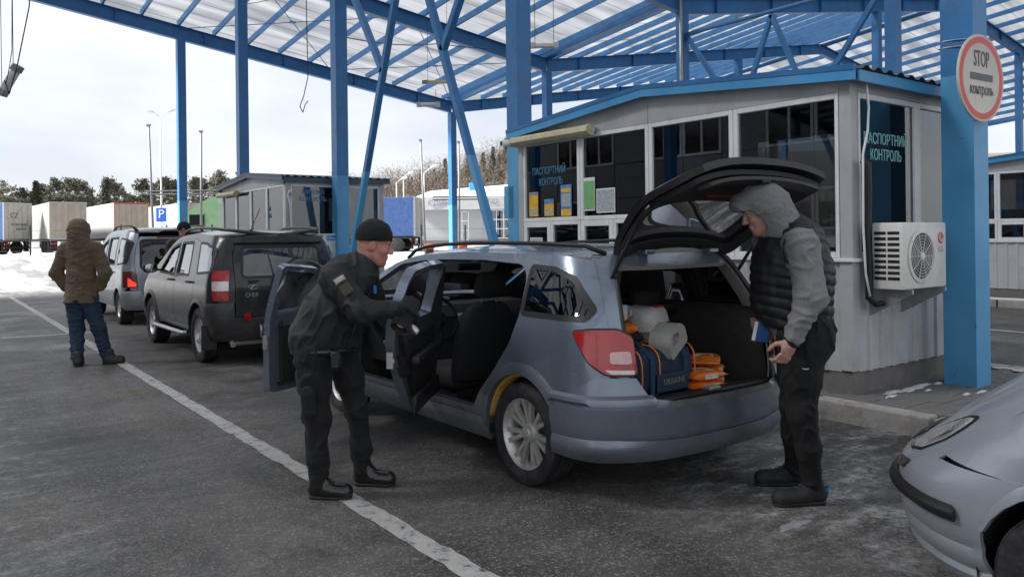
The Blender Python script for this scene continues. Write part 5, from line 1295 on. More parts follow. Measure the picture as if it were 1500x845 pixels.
    mb = MB(); mb.box((-.62, -.60, .24), (.1, -.5, .40), bev=.03); mb.build('silencer', STEEL, car); mb = MB(); mb.tube([(-.62, -.52, .30), (-.66, -.72, .27)], .03, 8); mb.build('exhaust', STEEL, car)
    mb = MB(); mb.tube([(-.30, -.35, B.ztop(-.3)+.05), (-.31, -.36, B.ztop(-.3)+.08)], .022, 8); mb.tube([(-.31, -.36, B.ztop(-.3)+.08), (-.28, -.62, B.ztop(-.3)+.34)], .005, 5); mb.build('aerial', BLACKP, car)
make_offroader()
def make_van():
    PNT = paint('silver_van_paint', (.31, .33, .36), .35, .5, .5)
    B = Body(1.72, -.62, 3.45,
             [(-.65, 1.60), (-.4, 1.69), (0, 1.725), (1, 1.735), (1.5, 1.68), (1.8, 1.55), (2.4, 1.20), (2.65, 1.06), (2.9, 1.0), (3.2, .9), (3.45, .72)],
             [(.2, .05), (.35, .015), (.6, 0), (.95, .004), (1.1, .02), (1.4, .07), (1.65, .13), (1.8, .2)],
             [(.25, .02), (.4, 0), (.9, .0), (1.1, .015), (1.4, .06), (1.65, .14), (1.75, .2)],
             [(.3, .04), (.5, 0), (.7, .05), (.9, .2), (1.05, .45)], Rr=.34, Rf=.7, bow=.05)
    ap_f = rounded([(2.20, .36), (2.28, .62), (2.26, 1.05), (1.78, 1.50), (1.30, 1.62), (1.24, 1.06), (1.22, .36)], .05)
    ap_r = rounded([(1.17, .36), (1.19, 1.06), (1.24, 1.64), (.32, 1.66), (.26, 1.06), (.38, .75), (.42, .36)], .05)
    win_f = rounded([(2.14, 1.10), (1.74, 1.46), (1.33, 1.565), (1.29, 1.09)], .03)
    win_r = rounded([(1.13, 1.10), (1.17, 1.58), (.40, 1.60), (.36, 1.10)], .04)
    qwin = rounded([(.14, 1.10), (.16, 1.58), (-.30, 1.555), (-.40, 1.50), (-.42, 1.14)], .05)
    car = boxy_car('panel_van', 'silver grey family van queued in front of the dark off-road car', (3.78, 16.1, 0), B, PNT, .31, 2.69, .19, .30, ap_f, ap_r, win_f, win_r, qwin, .365, .72, glass('sky_car_glass', (.22, .23, .24), .22), handles=((1.38, .95), (.5, .95)), rail=(-.3, 1.4), spokes=8, twin=False, hood_y=(2.55, 1.55), mats={'rail': BLACKP})
    h = lambda z: interp([(.55, .62), (.8, .63), (1.1, .66), (1.4, .63), (1.62, .56)])(z)
    zs = [.58+1.03*i/10 for i in range(11)]
    gate = [(-h(z), z) for z in zs]+[(h(z), z) for z in reversed(zs)]
    win = rounded([(-.57, 1.02), (.57, 1.02), (.55, 1.52), (.50, 1.545), (-.50, 1.545), (-.55, 1.52)], .08)
    ow = 1.14
    rear_panels(car, B, PNT, gate, win, DARKGLASS, [(-ow, .28), (ow, .28), (ow, .62), (.8, .64), (.75, .575), (-.75, .575), (-.8, .64), (-ow, .62)], PNT, .6, ow, interp([(.27, -.01), (.34, .02), (.5, .03), (.58, .03), (.65, .005)]))
    for sg in (-1, 1):
        zz = [.64+1.03*i/8 for i in range(9)]
        panel('rear_pillar', [(sg*(h(z)+.006), z) for z in zz]+[(sg*B.Q*B.hw(z), z) for z in reversed(zz)], B.tail(-.002), PNT, car, .06, (), .03, (0, -1, 0))
        t = panel('tail_lamp', rounded([(sg*1.10, .69), (sg*1.10, .985), (sg*.93, .985), (sg*.86, .93), (sg*.86, .69)], .02), B.wrap(.014), pm('dark_red_lens', (.14, .012, .015), .2, 0, .2, 30, .1, 120, coat=.8), car, .04, (), .02, (sg*.7, -.7, 0))
        panel('lit_lens', rounded([(sg*1.02, .71), (sg*1.02, .87), (sg*.94, .80), (sg*.87, .78), (sg*.87, .71)], .01), B.wrap(.018), pm('brake_lens', (.6, .03, .02), .25, 0, .1, emit=((1, .06, .03), .25)), t, .03, (), .006, (sg*.7, -.7, 0))
        panel('bumper_strip', [(sg*1.14, .47), (sg*.5, .47), (sg*.5, .53), (sg*1.14, .53)], B.wrap(.04), PNT, car, .05, (), .01, (0, -1, 0))
    mb = MB(); mb.box((-.28, B.rear(0, 1.6)-.012, 1.585), (.28, B.rear(0, 1.6)+.01, 1.615), bev=.005); mb.build('high_brake_lamp', pm('dark_red_lens', (.14, .012, .015)), car)
    panel('number_plate', [(-.26, .70), (.26, .70), (.26, .81), (-.26, .81)], B.tail(.012), WHITEP, car, .2, (), .005, (0, -1, 0))
    mb = MB(); mb.box((-.36, B.rear(.3, .88)-.006, .868), (-.06, B.rear(.3, .88)+.004, .892), bev=.003); mb.build('name_badge', pm('dull_badge', (.30, .28, .26), .4, .4), car)
make_van()
def make_front_car():
    PNT = paint('pale_silver_paint', (.37, .405, .45), .36, .4, .35)
    B = Body(1.68, -.9, 3.56,
             [(-.9, .9), (-.5, .98), (0, 1.02), (.5, 1.22), (.9, 1.32), (1.3, 1.30), (1.7, 1.15), (2.05, 1.045), (2.2, 1.04), (2.5, 1.02), (2.8, .98), (3.0, .93), (3.2, .845), (3.4, .72), (3.56, .58)],
             [(.15, .07), (.3, .02), (.5, 0), (.7, .004), (.85, .03), (1.1, .10), (1.35, .18)],
             [(.2, .03), (.4, 0), (.9, .05), (1.2, .2)],
             [(.15, .12), (.24, .05), (.36, .012), (.46, .0), (.55, .012), (.62, .07), (.70, .17), (.8, .28), (.9, .42), (1.0, .55)], Rr=.4, Rf=.60, bow=.05, bowf=.12, crown=.05, n=2.6)
    ap_f = rounded([(1.82, .38), (1.90, .60), (1.88, .90), (1.45, 1.18), (1.0, 1.26), (.95, .38)], .05)
    ap_r = rounded([(.91, .38), (.96, 1.26), (.5, 1.18), (.25, .92), (.36, .62), (.42, .38)], .05)
    win_f = rounded([(1.76, .95), (1.42, 1.14), (1.03, 1.21), (1.02, .94)], .03); win_r = rounded([(.91, .94), (.93, 1.21), (.55, 1.14), (.36, .95)], .03)
    wb = 2.66
    car = boxy_car('front_car', 'pale silver car cut off by the right edge, black rub strip on its bumper', (3.98, -1.65, 0), B, PNT, .29, wb, .18, .26, ap_f, ap_r, win_f, win_r, None, .345, .7, CARGLASS, handles=((1.08, .85), (.5, .85)), spokes=7, twin=False, hood_y=(2.06, 1.25), gate=None)
    for o in [c for c in car.children if c.name.split('.')[0] in ('front_bumper', 'bonnet', 'body_side')]:
        for c in list(o.children): bpy.data.objects.remove(c)
        bpy.data.objects.remove(o)
    # body sides with a fender up to the lamp
    for sg in (-1, 1):
        o = [(B.yk(.7), .7)]+B.redge(.7, B.ztop(-.7))[1:]; y0 = o[-1][0]
        o += B.tedge(y0, B.ystar(.9), 30)[1:]+[(B.ykf(.80)+.03, .80), (B.ykf(.70)+.02, .70), (B.ykf(.655)+.02, .655), (2.95, .645)]+arc(wb, .29, .345, 70, 180)[1:]+[(wb-.38, .2), (.38, .2)]+arc(0, .29, .345, 0, 145)+[(-.32, .5)]
        panel('body_side', o, B.side(sg), [PNT, TRIMK], car, .06, [ap_f, ap_r] if sg < 0 else [win_f, win_r], .04, (sg, 0, 0), (0, 0, 0), 1, rim=0)
        # headlamp
        lo = rounded([(sg*a, b) for a, b in ((.865, .765), (.855, .80), (.80, .79), (.71, .745), (.61, .695), (.58, .625), (.70, .615), (.80, .635), (.845, .69))], .015)
        l = panel('headlamp', lo, B.wrap(.006, True), pm('lamp_bowl', (.50, .51, .52), .3, .3, .3, 14), car, .025, (), .02, (sg*.7, .7, 0))
        panel('lamp_lens', lo, B.wrap(.016, True), glass('lamp_glass', (.85, .87, .88), .05), l, .03, (), 0, (sg*.7, .7, 0))
        panel('reflector', rounded([(sg*a, b) for a, b in ((.76, .66), (.83, .735), (.77, .75), (.68, .68))], .008), B.wrap(.011, True), CLEARL, l, .02, (), 0, (sg*.7, .7, 0))
        panel('lamp_gap', inset(lo, -.012), B.wrap(.003, True), pm('panel_gap', (.008, .008, .008), .9), l, .03, [inset(lo, .003)], .003, (sg*.7, .7, 0))
        panel('turn_lamp', rounded([(sg*.86, .592), (sg*.74, .58), (sg*.73, .535), (sg*.84, .548)], .008), B.wrap(.026, True), pm('smoky_lens', (.10, .085, .08), .2, 0, .2, 20, coat=.8), car, .03, (), .01, (sg*.5, .8, 0))
    qs = [-.985+1.97*k/32 for k in range(33)]; fe = [(q, B.ystar(q)-.004) for q in reversed(qs)]
    panel('bonnet', [(-.985, 2.05), (0, 2.14), (.985, 2.05)]+fe, B.top2(.003), PNT, car, .05, (), .02, (0, 0, 1))
    oz = interp([(.16, -.02), (.20, .012), (.262, .016), (.272, -.006), (.285, .010), (.345, .014), (.355, .003), (.37, .010), (.44, .014), (.56, .010), (.64, .004)])
    e = 1.40
    bo = [(-1.27, .17), (1.27, .17), (1.265, .34), (1.29, .50), (1.36, .643), (1.14, .642), (1.0, .640), (.86, .62), (.78, .605), (.62, .60), (.4, .61), (-.4, .61), (-.62, .60), (-.78, .605), (-.86, .62), (-1.0, .640), (-1.14, .642), (-1.36, .643), (-1.29, .50), (-1.265, .34)]
    panel('front_bumper', bo, B.wrap(oz, True), PNT, car, .022, (), .02, (0, 1, 0))
    st = rounded([(-1.20, .44), (1.20, .44), (1.20, .505), (-1.20, .505)], .028, 5)
    sz = interp([(.444, .018), (.456, .042), (.475, .050), (.494, .042), (.506, .018)])
    panel('rub_strip', st, B.wrap(sz, True), BLACKP, car, .014, (), .02, (0, 1, 0))
    tn = [1.0-2.0*k/24 for k in range(25)]
    panel('nose_panel', [(-.97, .598), (.97, .598), (.995, B.ztop(B.ystar(.87))-.004)]+[(q_, B.ztop(B.ystar(q_*.86))+.05*(1-abs(q_*.86)**2.6)-.003) for q_ in tn]+[(-.995, B.ztop(B.ystar(.87))-.004)], B.wrap(-.004, True), PNT, car, .04, (), .01, (0, 1, 0))
    panel('grille', [(-.55, .62), (.55, .62), (.52, .66), (-.52, .66)], B.wrap(.02, True), BLACKP, car, .05, (), .01, (0, 1, 0))
make_front_car()
# ---------------------------------------------------------------- people: smooth-blended volumes meshed as one skin
def surface_nets(d, org, h):
    s = d < 0
    c = [(0,0,0),(1,0,0),(0,1,0),(1,1,0),(0,0,1),(1,0,1),(0,1,1),(1,1,1)]
    nx, ny, nz = [n-1 for n in d.shape]
    cnt = np.zeros((nx, ny, nz), np.int8)
    for a, b, e in c: cnt += s[a:a+nx, b:b+ny, e:e+nz]
    act = (cnt > 0) & (cnt < 8); idx = np.full(act.shape, -1, np.int64); I = np.argwhere(act); idx[act] = np.arange(len(I))
    P = np.zeros((len(I), 3)); W = np.zeros(len(I)); val = {q: d[I[:, 0]+q[0], I[:, 1]+q[1], I[:, 2]+q[2]] for q in c}
    for q in c:
        for ax in range(3):
            if q[ax] == 0:
                r = list(q); r[ax] = 1; r = tuple(r); v0, v1 = val[q], val[r]; m = (v0 < 0) != (v1 < 0)
                t = np.where(m, v0/np.where(m, v0-v1, 1), 0); p = np.array(q, float)[None, :].repeat(len(I), 0); p[:, ax] = t
                P[m] += p[m]; W[m] += 1
    V = (I+P/W[:, None])*h+np.array(org)
    F = []
    for ax in range(3):
        o1, o2 = [(1, 2), (2, 0), (0, 1)][ax]
        sl0 = [slice(None)]*3; sl1 = [slice(None)]*3; sl0[ax] = slice(0, -1); sl1[ax] = slice(1, None)
        a, b = s[tuple(sl0)], s[tuple(sl1)]; E = np.argwhere(a != b)
        ok = (E[:, o1] > 0) & (E[:, o2] > 0) & (E[:, o1] < d.shape[o1]-1) & (E[:, o2] < d.shape[o2]-1); E = E[ok]
        flip = a[E[:, 0], E[:, 1], E[:, 2]]
        def cell(u, v):
            q = E.copy(); q[:, o1] -= u; q[:, o2] -= v; return idx[q[:, 0], q[:, 1], q[:, 2]]
        Q = np.stack([cell(1, 1), cell(0, 1), cell(0, 0), cell(1, 0)], 1); Q[~flip] = Q[~flip][:, ::-1]; F.append(Q)
    return V, np.concatenate(F)
class Sdf:
    def __init__(s): s.p = []
    def cone(s, a, b, ra, rb=None, k=.04, sq=None, sub=False):
        """tapered capsule; sq=(axis vector, factor) flattens across that axis"""
        s.p.append(('c', np.array(a, float), np.array(b, float), ra, ra if rb is None else rb, k, sq, sub)); return s
    def ell(s, c, r, M=None, k=.03, sub=False):
        s.p.append(('e', np.array(c, float), np.array(r, float), np.eye(3) if M is None else np.array(M, float), k, None, None, sub)); return s
    def cut(s, p, n): s.p.append(('x', np.array(p, float), np.array(n, float)/np.linalg.norm(n), 0, 0, 0, None, False)); return s
    def chain(s, pts, rs, k=.04, sq=None):
        for i in range(len(pts)-1): s.cone(pts[i], pts[i+1], rs[i], rs[i+1], k, sq)
        return s
    def mesh(s, h):
        lo = np.full(3, 1e9); hi = -lo
        for q in s.p:
            if q[0] == 'c' and not q[7]:
                r = max(q[3], q[4])*(max(1, q[6][1]) if q[6] else 1); lo = np.minimum(lo, np.minimum(q[1], q[2])-r); hi = np.maximum(hi, np.maximum(q[1], q[2])+r)
            elif q[0] == 'e' and not q[7]: lo = np.minimum(lo, q[1]-q[2].max()); hi = np.maximum(hi, q[1]+q[2].max())
        pad = 3*h+.02; lo -= pad; hi += pad; n = np.ceil((hi-lo)/h).astype(int)+1
        D = np.full(n, .2, np.float32); ax = [lo[i]+h*np.arange(n[i]) for i in range(3)]
        for q in s.p:
            if q[0] == 'x':
                X, Y, Z = np.meshgrid(*ax, indexing='ij', sparse=True); pl = (X-q[1][0])*q[2][0]+(Y-q[1][1])*q[2][1]+(Z-q[1][2])*q[2][2]; D = np.maximum(D, pl.astype(np.float32)); continue
            if q[0] == 'c': r = max(q[3], q[4])*(max(1, q[6][1]) if q[6] else 1); a, b, k = np.minimum(q[1], q[2])-r, np.maximum(q[1], q[2])+r, q[5]
            else: r = q[2].max(); a, b, k = q[1]-r, q[1]+r, q[4]
            m = k+2*h+.012; i0 = np.maximum(0, ((a-m-lo)/h).astype(int)); i1 = np.minimum(n, ((b+m-lo)/h).astype(int)+2)
            if (i1 <= i0).any(): continue
            sl = tuple(slice(i0[i], i1[i]) for i in range(3)); X, Y, Z = np.meshgrid(*[ax[i][sl[i]] for i in range(3)], indexing='ij')
            P = np.stack([X, Y, Z], -1)
            if q[0] == 'c':
                ab = q[2]-q[1]; t = np.clip(((P-q[1])@ab)/max(1e-9, ab@ab), 0, 1); v = P-(q[1]+t[..., None]*ab)
                if q[6]:
                    u = np.array(q[6][0], float); u /= np.linalg.norm(u); c_ = v@u; v = v+((1/q[6][1]-1)*c_)[..., None]*u
                d = np.linalg.norm(v, axis=-1)-(q[3]+(q[4]-q[3])*t)
            else:
                L_ = (P-q[1])@q[3].T; k0 = np.linalg.norm(L_/q[2], axis=-1); k1 = np.linalg.norm(L_/(q[2]**2), axis=-1); d = k0*(k0-1)/np.maximum(k1, 1e-6)
            o = D[sl]
            if q[7]:
                d = -d; hh = np.maximum(k-np.abs(o-d), 0)/k; D[sl] = np.maximum(o, d)+hh*hh*k/4
            else:
                hh = np.maximum(k-np.abs(o-d), 0)/k; D[sl] = np.minimum(o, d)-hh*hh*k/4
        return surface_nets(D, lo, h)
def sdf_obj(name, sd, h, mat, parent, disp=None, iters=1):
    V, F = sd.mesh(h)
    me = bpy.data.meshes.new(name); me.vertices.add(len(V)); me.vertices.foreach_set('co', V.astype(np.float32).ravel())
    me.loops.add(F.size); me.loops.foreach_set('vertex_index', F.ravel().astype(np.int32)); me.polygons.add(len(F)); me.polygons.foreach_set('loop_start', np.arange(0, F.size, 4, dtype=np.int32))
    me.update(calc_edges=True); me.validate()
    me.polygons.foreach_set('use_smooth', np.ones(len(me.polygons), bool)); me.materials.append(mat)
    if disp:
        me.update(); 
        N_ = np.empty(len(me.vertices)*3, np.float32); me.vertices.foreach_get('normal', N_) if False else None
        for v in me.vertices: pass
        nv = [v.normal.copy() for v in me.vertices]
        for v, nn in zip(me.vertices, nv): v.co += nn*disp(v.co)
    o = bpy.data.objects.new(name, me); link(o, parent); return o
def folds(amp, sc, seed=0, ani=(1, 1, 2.2), fine=.35):
    """soft cloth folds: ridged noise, squeezed in one direction"""
    a = Vector(ani)
    def f(p):
        q = Vector((p.x*a.x, p.y*a.y, p.z*a.z))*sc+Vector((seed, seed*.7, seed*1.3)); q += Vector((noise.noise(p*5+Vector((seed, 0, 0))), noise.noise(p*5+Vector((0, seed, 3))), 0))*.5
        n = noise.noise(q); m_ = noise.noise(q*.8+Vector((9, 4, 2))); return amp*(1.25*max(0, 1-abs(n)*4.0)**1.4*max(0, .55+m_)-.25)+amp*fine*noise.noise(q*2.2)
    return f
SKIN = pm('skin', (.42, .235, .175), .5, 0, .18, 25, .06, 200)
SKIN2 = pm('skin_ruddy', (.46, .20, .15), .5, 0, .2, 20, .06, 200)
def vec(*a): return np.array(a, float)
def head_prims(sd, c, f, u, neck, nr=.06, big=1.0):
    f = np.array(f, float); f /= np.linalg.norm(f); u = np.array(u, float); u -= f*(u@f); u /= np.linalg.norm(u); s_ = np.cross(u, f); c = np.array(c, float); g = big
    M = np.stack([f, s_, u]); P = lambda a, b, d: c+(f*a+s_*b+u*d)*g
    sd.ell(P(-.012, 0, .03), (.100*g, .079*g, .105*g), M, .02); sd.ell(P(.03, 0, -.045), (.066*g, .060*g, .078*g), M, .03)
    sd.cone(P(.072, 0, -.105), P(.066, 0, -.098), .024*g, None, .02)
    for b in (-1, 1):
        sd.cone(P(0, b*.052, -.068), P(.062, b*.018, -.105), .022*g, .02*g, .025); sd.ell(P(.068, b*.036, -.025), (.024*g, .024*g, .022*g), M, .02)
        sd.ell(P(-.008, b*.080, -.006), (.028*g, .010*g, .034*g), M, .008)
    sd.cone(P(.086, -.036, .030), P(.086, .036, .030), .014*g, None, .018)
    for b in (-1, 1): sd.ell(P(.100, b*.031, .008), (.016*g, .017*g, .012*g), M, .012, True); sd.ell(P(.076, b*.031, .008), (.0135*g, .0135*g, .0125*g), M, .004)
    sd.cone(P(.096, 0, .016), P(.117, 0, -.028), .0085*g, .0135*g, .012)
    for b in (-1, 1): sd.ell(P(.104, b*.012, -.033), (.011*g, .009*g, .009*g), M, .008)
    sd.cone(P(.094, -.020, -.062), P(.094, .020, -.062), .0085*g, None, .008); sd.cone(P(.091, -.017, -.078), P(.091, .017, -.078), .0095*g, None, .008)
    sd.cone(P(-.03, 0, -.06), neck, nr*g, nr*1.08, .04)
    return P
def face_parts(parent, P, g=1, hairc=(.03, .022, .016)):
    EYE = pm('eye_white', (.6, .58, .55), .2, 0, .03); IRIS = pm('iris', (.03, .025, .02), .15, 0, .05); HAIR = pm('brow_hair', hairc, .8)
    for b in (-1, 1):
        c = P(.078, b*.031, .008); mb = MB(); mb.lathe([(0, -.0125*g)]+[(.0125*g*math.sin(t), -.0125*g*math.cos(t)) for t in [PI*i/8 for i in range(1, 8)]]+[(0, .0125*g)], 10, Matrix.Translation(c)); mb.build('eye', EYE, parent, smooth=True)
        c2 = P(.0865, b*.0315, .008); mb = MB(); mb.lathe([(0, -.006*g), (.0055*g, 0), (0, .006*g)], 8, Matrix.Translation(c2)); mb.build('iris', IRIS, parent)
        mb = MB(); mb.tube([P(.099, b*.014, .030), P(.099, b*.032, .036), P(.086, b*.048, .030)], [.003*g, .005*g, .0025*g], 6); mb.build('eyebrow', HAIR, parent, smooth=True)
def fingers(sd, palm, dirv, nrm, side, curl, scale=1.0, thumb=1, spread=.0, k=.006):
    """palm centre, finger direction, palm normal (curl side), side = towards index finger"""
    d, n, s_ = [np.array(v, float)/np.linalg.norm(v) for v in (dirv, nrm, side)]; p = np.array(palm, float); g = scale
    M = np.stack([d, s_, n]); sd.ell(p, (.050*g, .043*g, .017*g), M, .02); sd.cone(p-d*.02*g, p-d*.065*g, .026*g, .027*g, .03)
    for i, (L_, r) in enumerate(((.072, .0095), (.080, .0098), (.074, .0092), (.058, .0082))):
        off = (.030-.0195*i)*g; base = p+d*.042*g+s_*off; c0 = curl[i]; cur = base; ang = c0*.55+spread*(i-1.5)*.0
        for j, fr in enumerate((.46, .30, .24)):
            dv = d*math.cos(ang)+n*math.sin(ang)+s_*(spread*(1.5-i)); nxt = cur+dv*L_*fr*g; sd.cone(cur, nxt, r*g*(1-.08*j), r*g*(1-.08*(j+1)), k); cur = nxt; ang += c0*.75
    a = p-d*.022*g+s_*.034*g; b = a+(d*.45+s_*.55+n*.45*thumb)*.042*g; c = b+(d*.72+s_*.1+n*.6*thumb)*.034*g; e = c+(d*.75-s_*.15+n*.5*thumb)*.026*g
    sd.cone(a, b, .015*g, .0125*g, .015); sd.cone(b, c, .0115*g, .0105*g, k); sd.cone(c, e, .0105*g, .0085*g, k)
def shoe(parent, heel, toe, mat, sole, h=.095, w=.048, name='shoe', ank=None):
    heel, toe = np.array(heel, float), np.array(toe, float); z0 = heel[2]; d = toe-heel; L_ = np.linalg.norm(d); d /= L_; up = vec(0, 0, 1)
    sd = Sdf(); a = heel+d*.05+up*.055; b = toe-d*.055+up*.042
    sd.cone(a, b, w*.92, w, .03, None); sd.cone(heel+d*L_*.45+up*.05, b, w*.98, w*.98, .03); sd.cone(a+up*.0, a+up*h*.75+d*.02, w*.9, w*.92, .03); sd.cone(heel+d*L_*.42+up*.075, a+up*h*.7+d*.03, .035, .045, .03)
    sd.cut(heel+up*.018, -up); o = sdf_obj(name, sd, .006, mat, parent)
    sd = Sdf(); sd.cone(a*vec(1,1,0)+up*(z0+.012), b*vec(1,1,0)+up*(z0+.012), w*.98, w*1.08, .02, (up, .42)); sd.cut(heel+up*.001, -up); sd.cut(heel+up*.03, up); sdf_obj('sole', sd, .006, sole, o)
    mb = MB(); s_ = np.cross(up, d)
    for i in range(4):
        c = heel+d*(L_*(.48+.085*i))+up*(.108-.011*i); mb.tube([c-s_*.024, c+up*.005, c+s_*.024], .0035, 4)
    mb.build('lace', pm('grey_lace', (.05, .05, .052), .8), o); return o
CLOTHB = pm('black_twill', (.0065, .0068, .0078), .85, 0, .25, 12, .25, 300, sheen=.03)
CLOTHB2 = pm('black_ripstop', (.0075, .008, .009), .62, 0, .25, 9, .3, 260, sheen=.02)
KNIT = pm('black_knit', (.0045, .0045, .005), .95, 0, .3, 60, .8, 260, sheen=.04)
LEATHER = pm('black_leather', (.012, .012, .012), .28, 0, .2, 12, .1, 60, coat=.25)
SOLE = pm('shoe_sole', (.014, .014, .014), .7, 0, .2, 20)

def make_officer():
    p = thing('person', 'person in black uniform and knit hat bending to look into the open estate car', 'person', (2.034, 4.446, 0), -YAW)
    hc, ff, fu = vec(.197, 0, 1.505), vec(1, .12, -.22), vec(.2, 0, 1)
    neck = vec(.115, .0, 1.355)
    sd = Sdf(); P = head_prims(sd, hc, ff, fu, neck, .058, .95)
    S1, E1, W1 = vec(.0, -.19, 1.325), vec(.155, -.255, 1.13), vec(.345, -.165, 1.13)
    S2, E2, W2 = vec(.10, .19, 1.325), vec(.185, .27, 1.03), vec(.27, .20, .84)
    sd.cone(neck, vec(.02, 0, 1.2), .07, .12, .05); sd.cone(vec(.02, 0, 1.2), vec(-.11, 0, .9), .12, .12, .05); sd.cone(S1, S2, .055, None, .05)
    for S, E, W in ((S1, E1, W1), (S2, E2, W2)): sd.chain([S, E, W], [.05, .042, .03])
    H1, K1, A1 = vec(-.14, -.09, .88), vec(-.135, -.10, .50), vec(-.145, -.04, .09); H2, K2, A2 = vec(-.05, .09, .88), vec(.05, .13, .50), vec(.07, .2, .1)
    for h_, k_, a_ in ((H1, K1, A1), (H2, K2, A2)): sd.chain([h_, k_, a_], [.065, .04, .03])
    dirv = vec(.85, .1, -.45); fingers(sd, W1+dirv/np.linalg.norm(dirv)*.065, dirv, vec(-.3, .6, -.6), vec(.3, -.4, .55), (1.25, 1.3, 1.35, 1.4), .6)
    fingers(sd, W2+vec(.5, 0, -.85)*.06, vec(.5, 0, -.85), vec(-.3, .6, -.3), vec(.4, .6, .3), (.5, .55, .6, .6), .6)
    body = sdf_obj('body', sd, .0055, SKIN2, p); face_parts(p, P)
    # knit hat
    sd = Sdf(); f = ff/np.linalg.norm(ff); u = fu-f*(fu@f); u /= np.linalg.norm(u); s_ = np.cross(u, f); M = np.stack([f, s_, u])
    sd.ell(P(-.014, 0, .052), (.104, .086, .106), M, .01); sd.cone(P(.012, 0, .052), P(-.030, 0, .045), .085, .083, .03); sd.cut(P(.03, 0, .032), -(u-.18*f)); sdf_obj('knit_hat', sd, .006, KNIT, p, lambda c: .0016*math.sin(c.x*420)*0+.003*noise.noise(c*30))
    # jacket
    sd = Sdf(); sd.cone(S1+vec(.01, .04, -.01), S2+vec(-.01, -.04, -.01), .092, .092, .06)
    sd.cone(vec(.03, 0, 1.26), vec(-.065, 0, 1.08), .152, .178, .06, ((0, 1, 0), 1.12)); sd.cone(vec(-.065, 0, 1.08), vec(-.125, 0, .95), .178, .188, .05, ((0, 1, 0), 1.1)); sd.cone(vec(-.125, 0, .95), vec(-.122, 0, .89), .19, .178, .03, ((0, 1, 0), 1.08)); sd.cone(vec(-.02, -.02, .99), vec(-.0, -.02, .93), .12, .11, .05)
    sd.cone(vec(.10, 0, 1.345), vec(.145, 0, 1.405), .098, .082, .03); sd.cone(vec(.01, 0, 1.37), vec(.06, 0, 1.395), .07, .07, .04)
    sd.cone(vec(.03, 0, 1.28), vec(.11, 0, 1.30), .14, .11, .05)
    for S, E, W in ((S1, E1, W1), (S2, E2, W2)): sd.chain([S, E, W], [.084, .070, .052], .045)
    sd.cut(vec(-.12, 0, .872), vec(.09, 0, -1))
    j = sdf_obj('jacket', sd, .0085, CLOTHB2, p, folds(.014, 6.5, 2, (1.5, 1.1, 1.1)))
    mb = MB(); mb.tube([vec(.20, -.03, 1.29), vec(.175, -.09, 1.2), vec(.09, -.12, 1.0), vec(.055, -.11, .89)], .004, 5); mb.build('zip', BLACKP, j)
    # seam pocket line, cuffs
    mb = MB(); mb.tube([vec(-.06, -.222, 1.1), vec(-.10, -.226, 1.02), vec(-.14, -.226, .95)], .005, 5); mb.build('pocket_zip', BLACKP, j)
    sd = Sdf(); sd.cone(W1-vec(.02, -.01, 0), W1+vec(.02, .0, -.005), .05, .05, .02); sdf_obj('cuff', sd, .006, KNIT, j); sd = Sdf(); sd.cone(W2, W2+vec(.012, 0, -.02), .05, .05, .02); sdf_obj('cuff', sd, .006, KNIT, j)
    # sleeve patches
    d = (E1-S1)/np.linalg.norm(E1-S1); n = vec(.25, -1, .25); n /= np.linalg.norm(n); n -= d*(n@d); n /= np.linalg.norm(n); s_ = np.cross(n, d)
    def patch(t, w, h, col, nm, o=.0):
        c = S1+d*t+n*(lerp(.092, .078, t/.25)+.006+o); T = Matrix((s_, -d, n)).transposed().to_4x4(); T.translation = Vector(c); mb = MB(); mb.box((-w, -h, -.004), (w, h, .004), T, bev=.003); return mb.build(nm, col, j)
    patch(.065, .034, .02, pm('patch_grey', (.16, .16, .165), .8, 0, .3, 90), 'sleeve_patch'); patch(.06, .03, .005, pm('patch_light', (.5, .5, .5), .8), 'patch_stripe', .004); patch(.072, .03, .004, pm('patch_light', (.5, .5, .5), .8), 'patch_stripe', .004)
    patch(.13, .032, .036, pm('patch_emblem', (.05, .042, .03), .8, 0, .5, 80), 'sleeve_patch')
    mb = MB(); mb.box((.205, -.10, 1.215), (.225, -.085, 1.265), bev=.004); mb.build('badge', pm('badge_blue', (.03, .12, .45), .4), j)
    # trousers
    sd = Sdf(); sd.cone(vec(-.125, -.08, .90), vec(-.06, .08, .90), .135, .13, .08)
    sd.chain([vec(-.145, -.09, .85), vec(-.15, -.095, .70), K1, vec(-.145, -.06, .25), A1+vec(0, 0, .0)], [.116, .092, .070, .061, .056], .045); sd.chain([vec(-.04, .09, .85), vec(.01, .11, .70), K2, vec(.075, .17, .25), A2], [.112, .09, .069, .060, .055], .04)
    sd.cut(vec(0, 0, .05), vec(0, 0, -1)); t = sdf_obj('trousers', sd, .0085, CLOTHB, p, folds(.013, 7, 11, (1.6, 1.2, 1.3)))
    sd = Sdf(); sd.cone(vec(-.155, -.225, .66), vec(-.15, -.215, .55), .045, .045, .02, ((0, 1, 0), .5)); sdf_obj('cargo_pocket', sd, .007, CLOTHB, t, folds(.006, 9, 5))
    mb = MB(); mb.tube([(-.10+.17*math.cos(a), .205*math.sin(a)*1.02, .89) for a in [2*PI*i/24 for i in range(24)]], .02, 6, closed=True); mb.build('belt', LEATHER, p, smooth=True)
    mb = MB(); mb.box((-.02, -.245, .80), (.035, -.19, .90), bev=.01); mb.build('belt_pouch', BLACKP, p, auto=AUTO)
    shoe(p, (-.215, -.03, 0), (.07, -.06, 0), LEATHER, SOLE, .085, .042); shoe(p, (.01, .21, 0), (.29, .18, 0), LEATHER, SOLE, .085, .042)
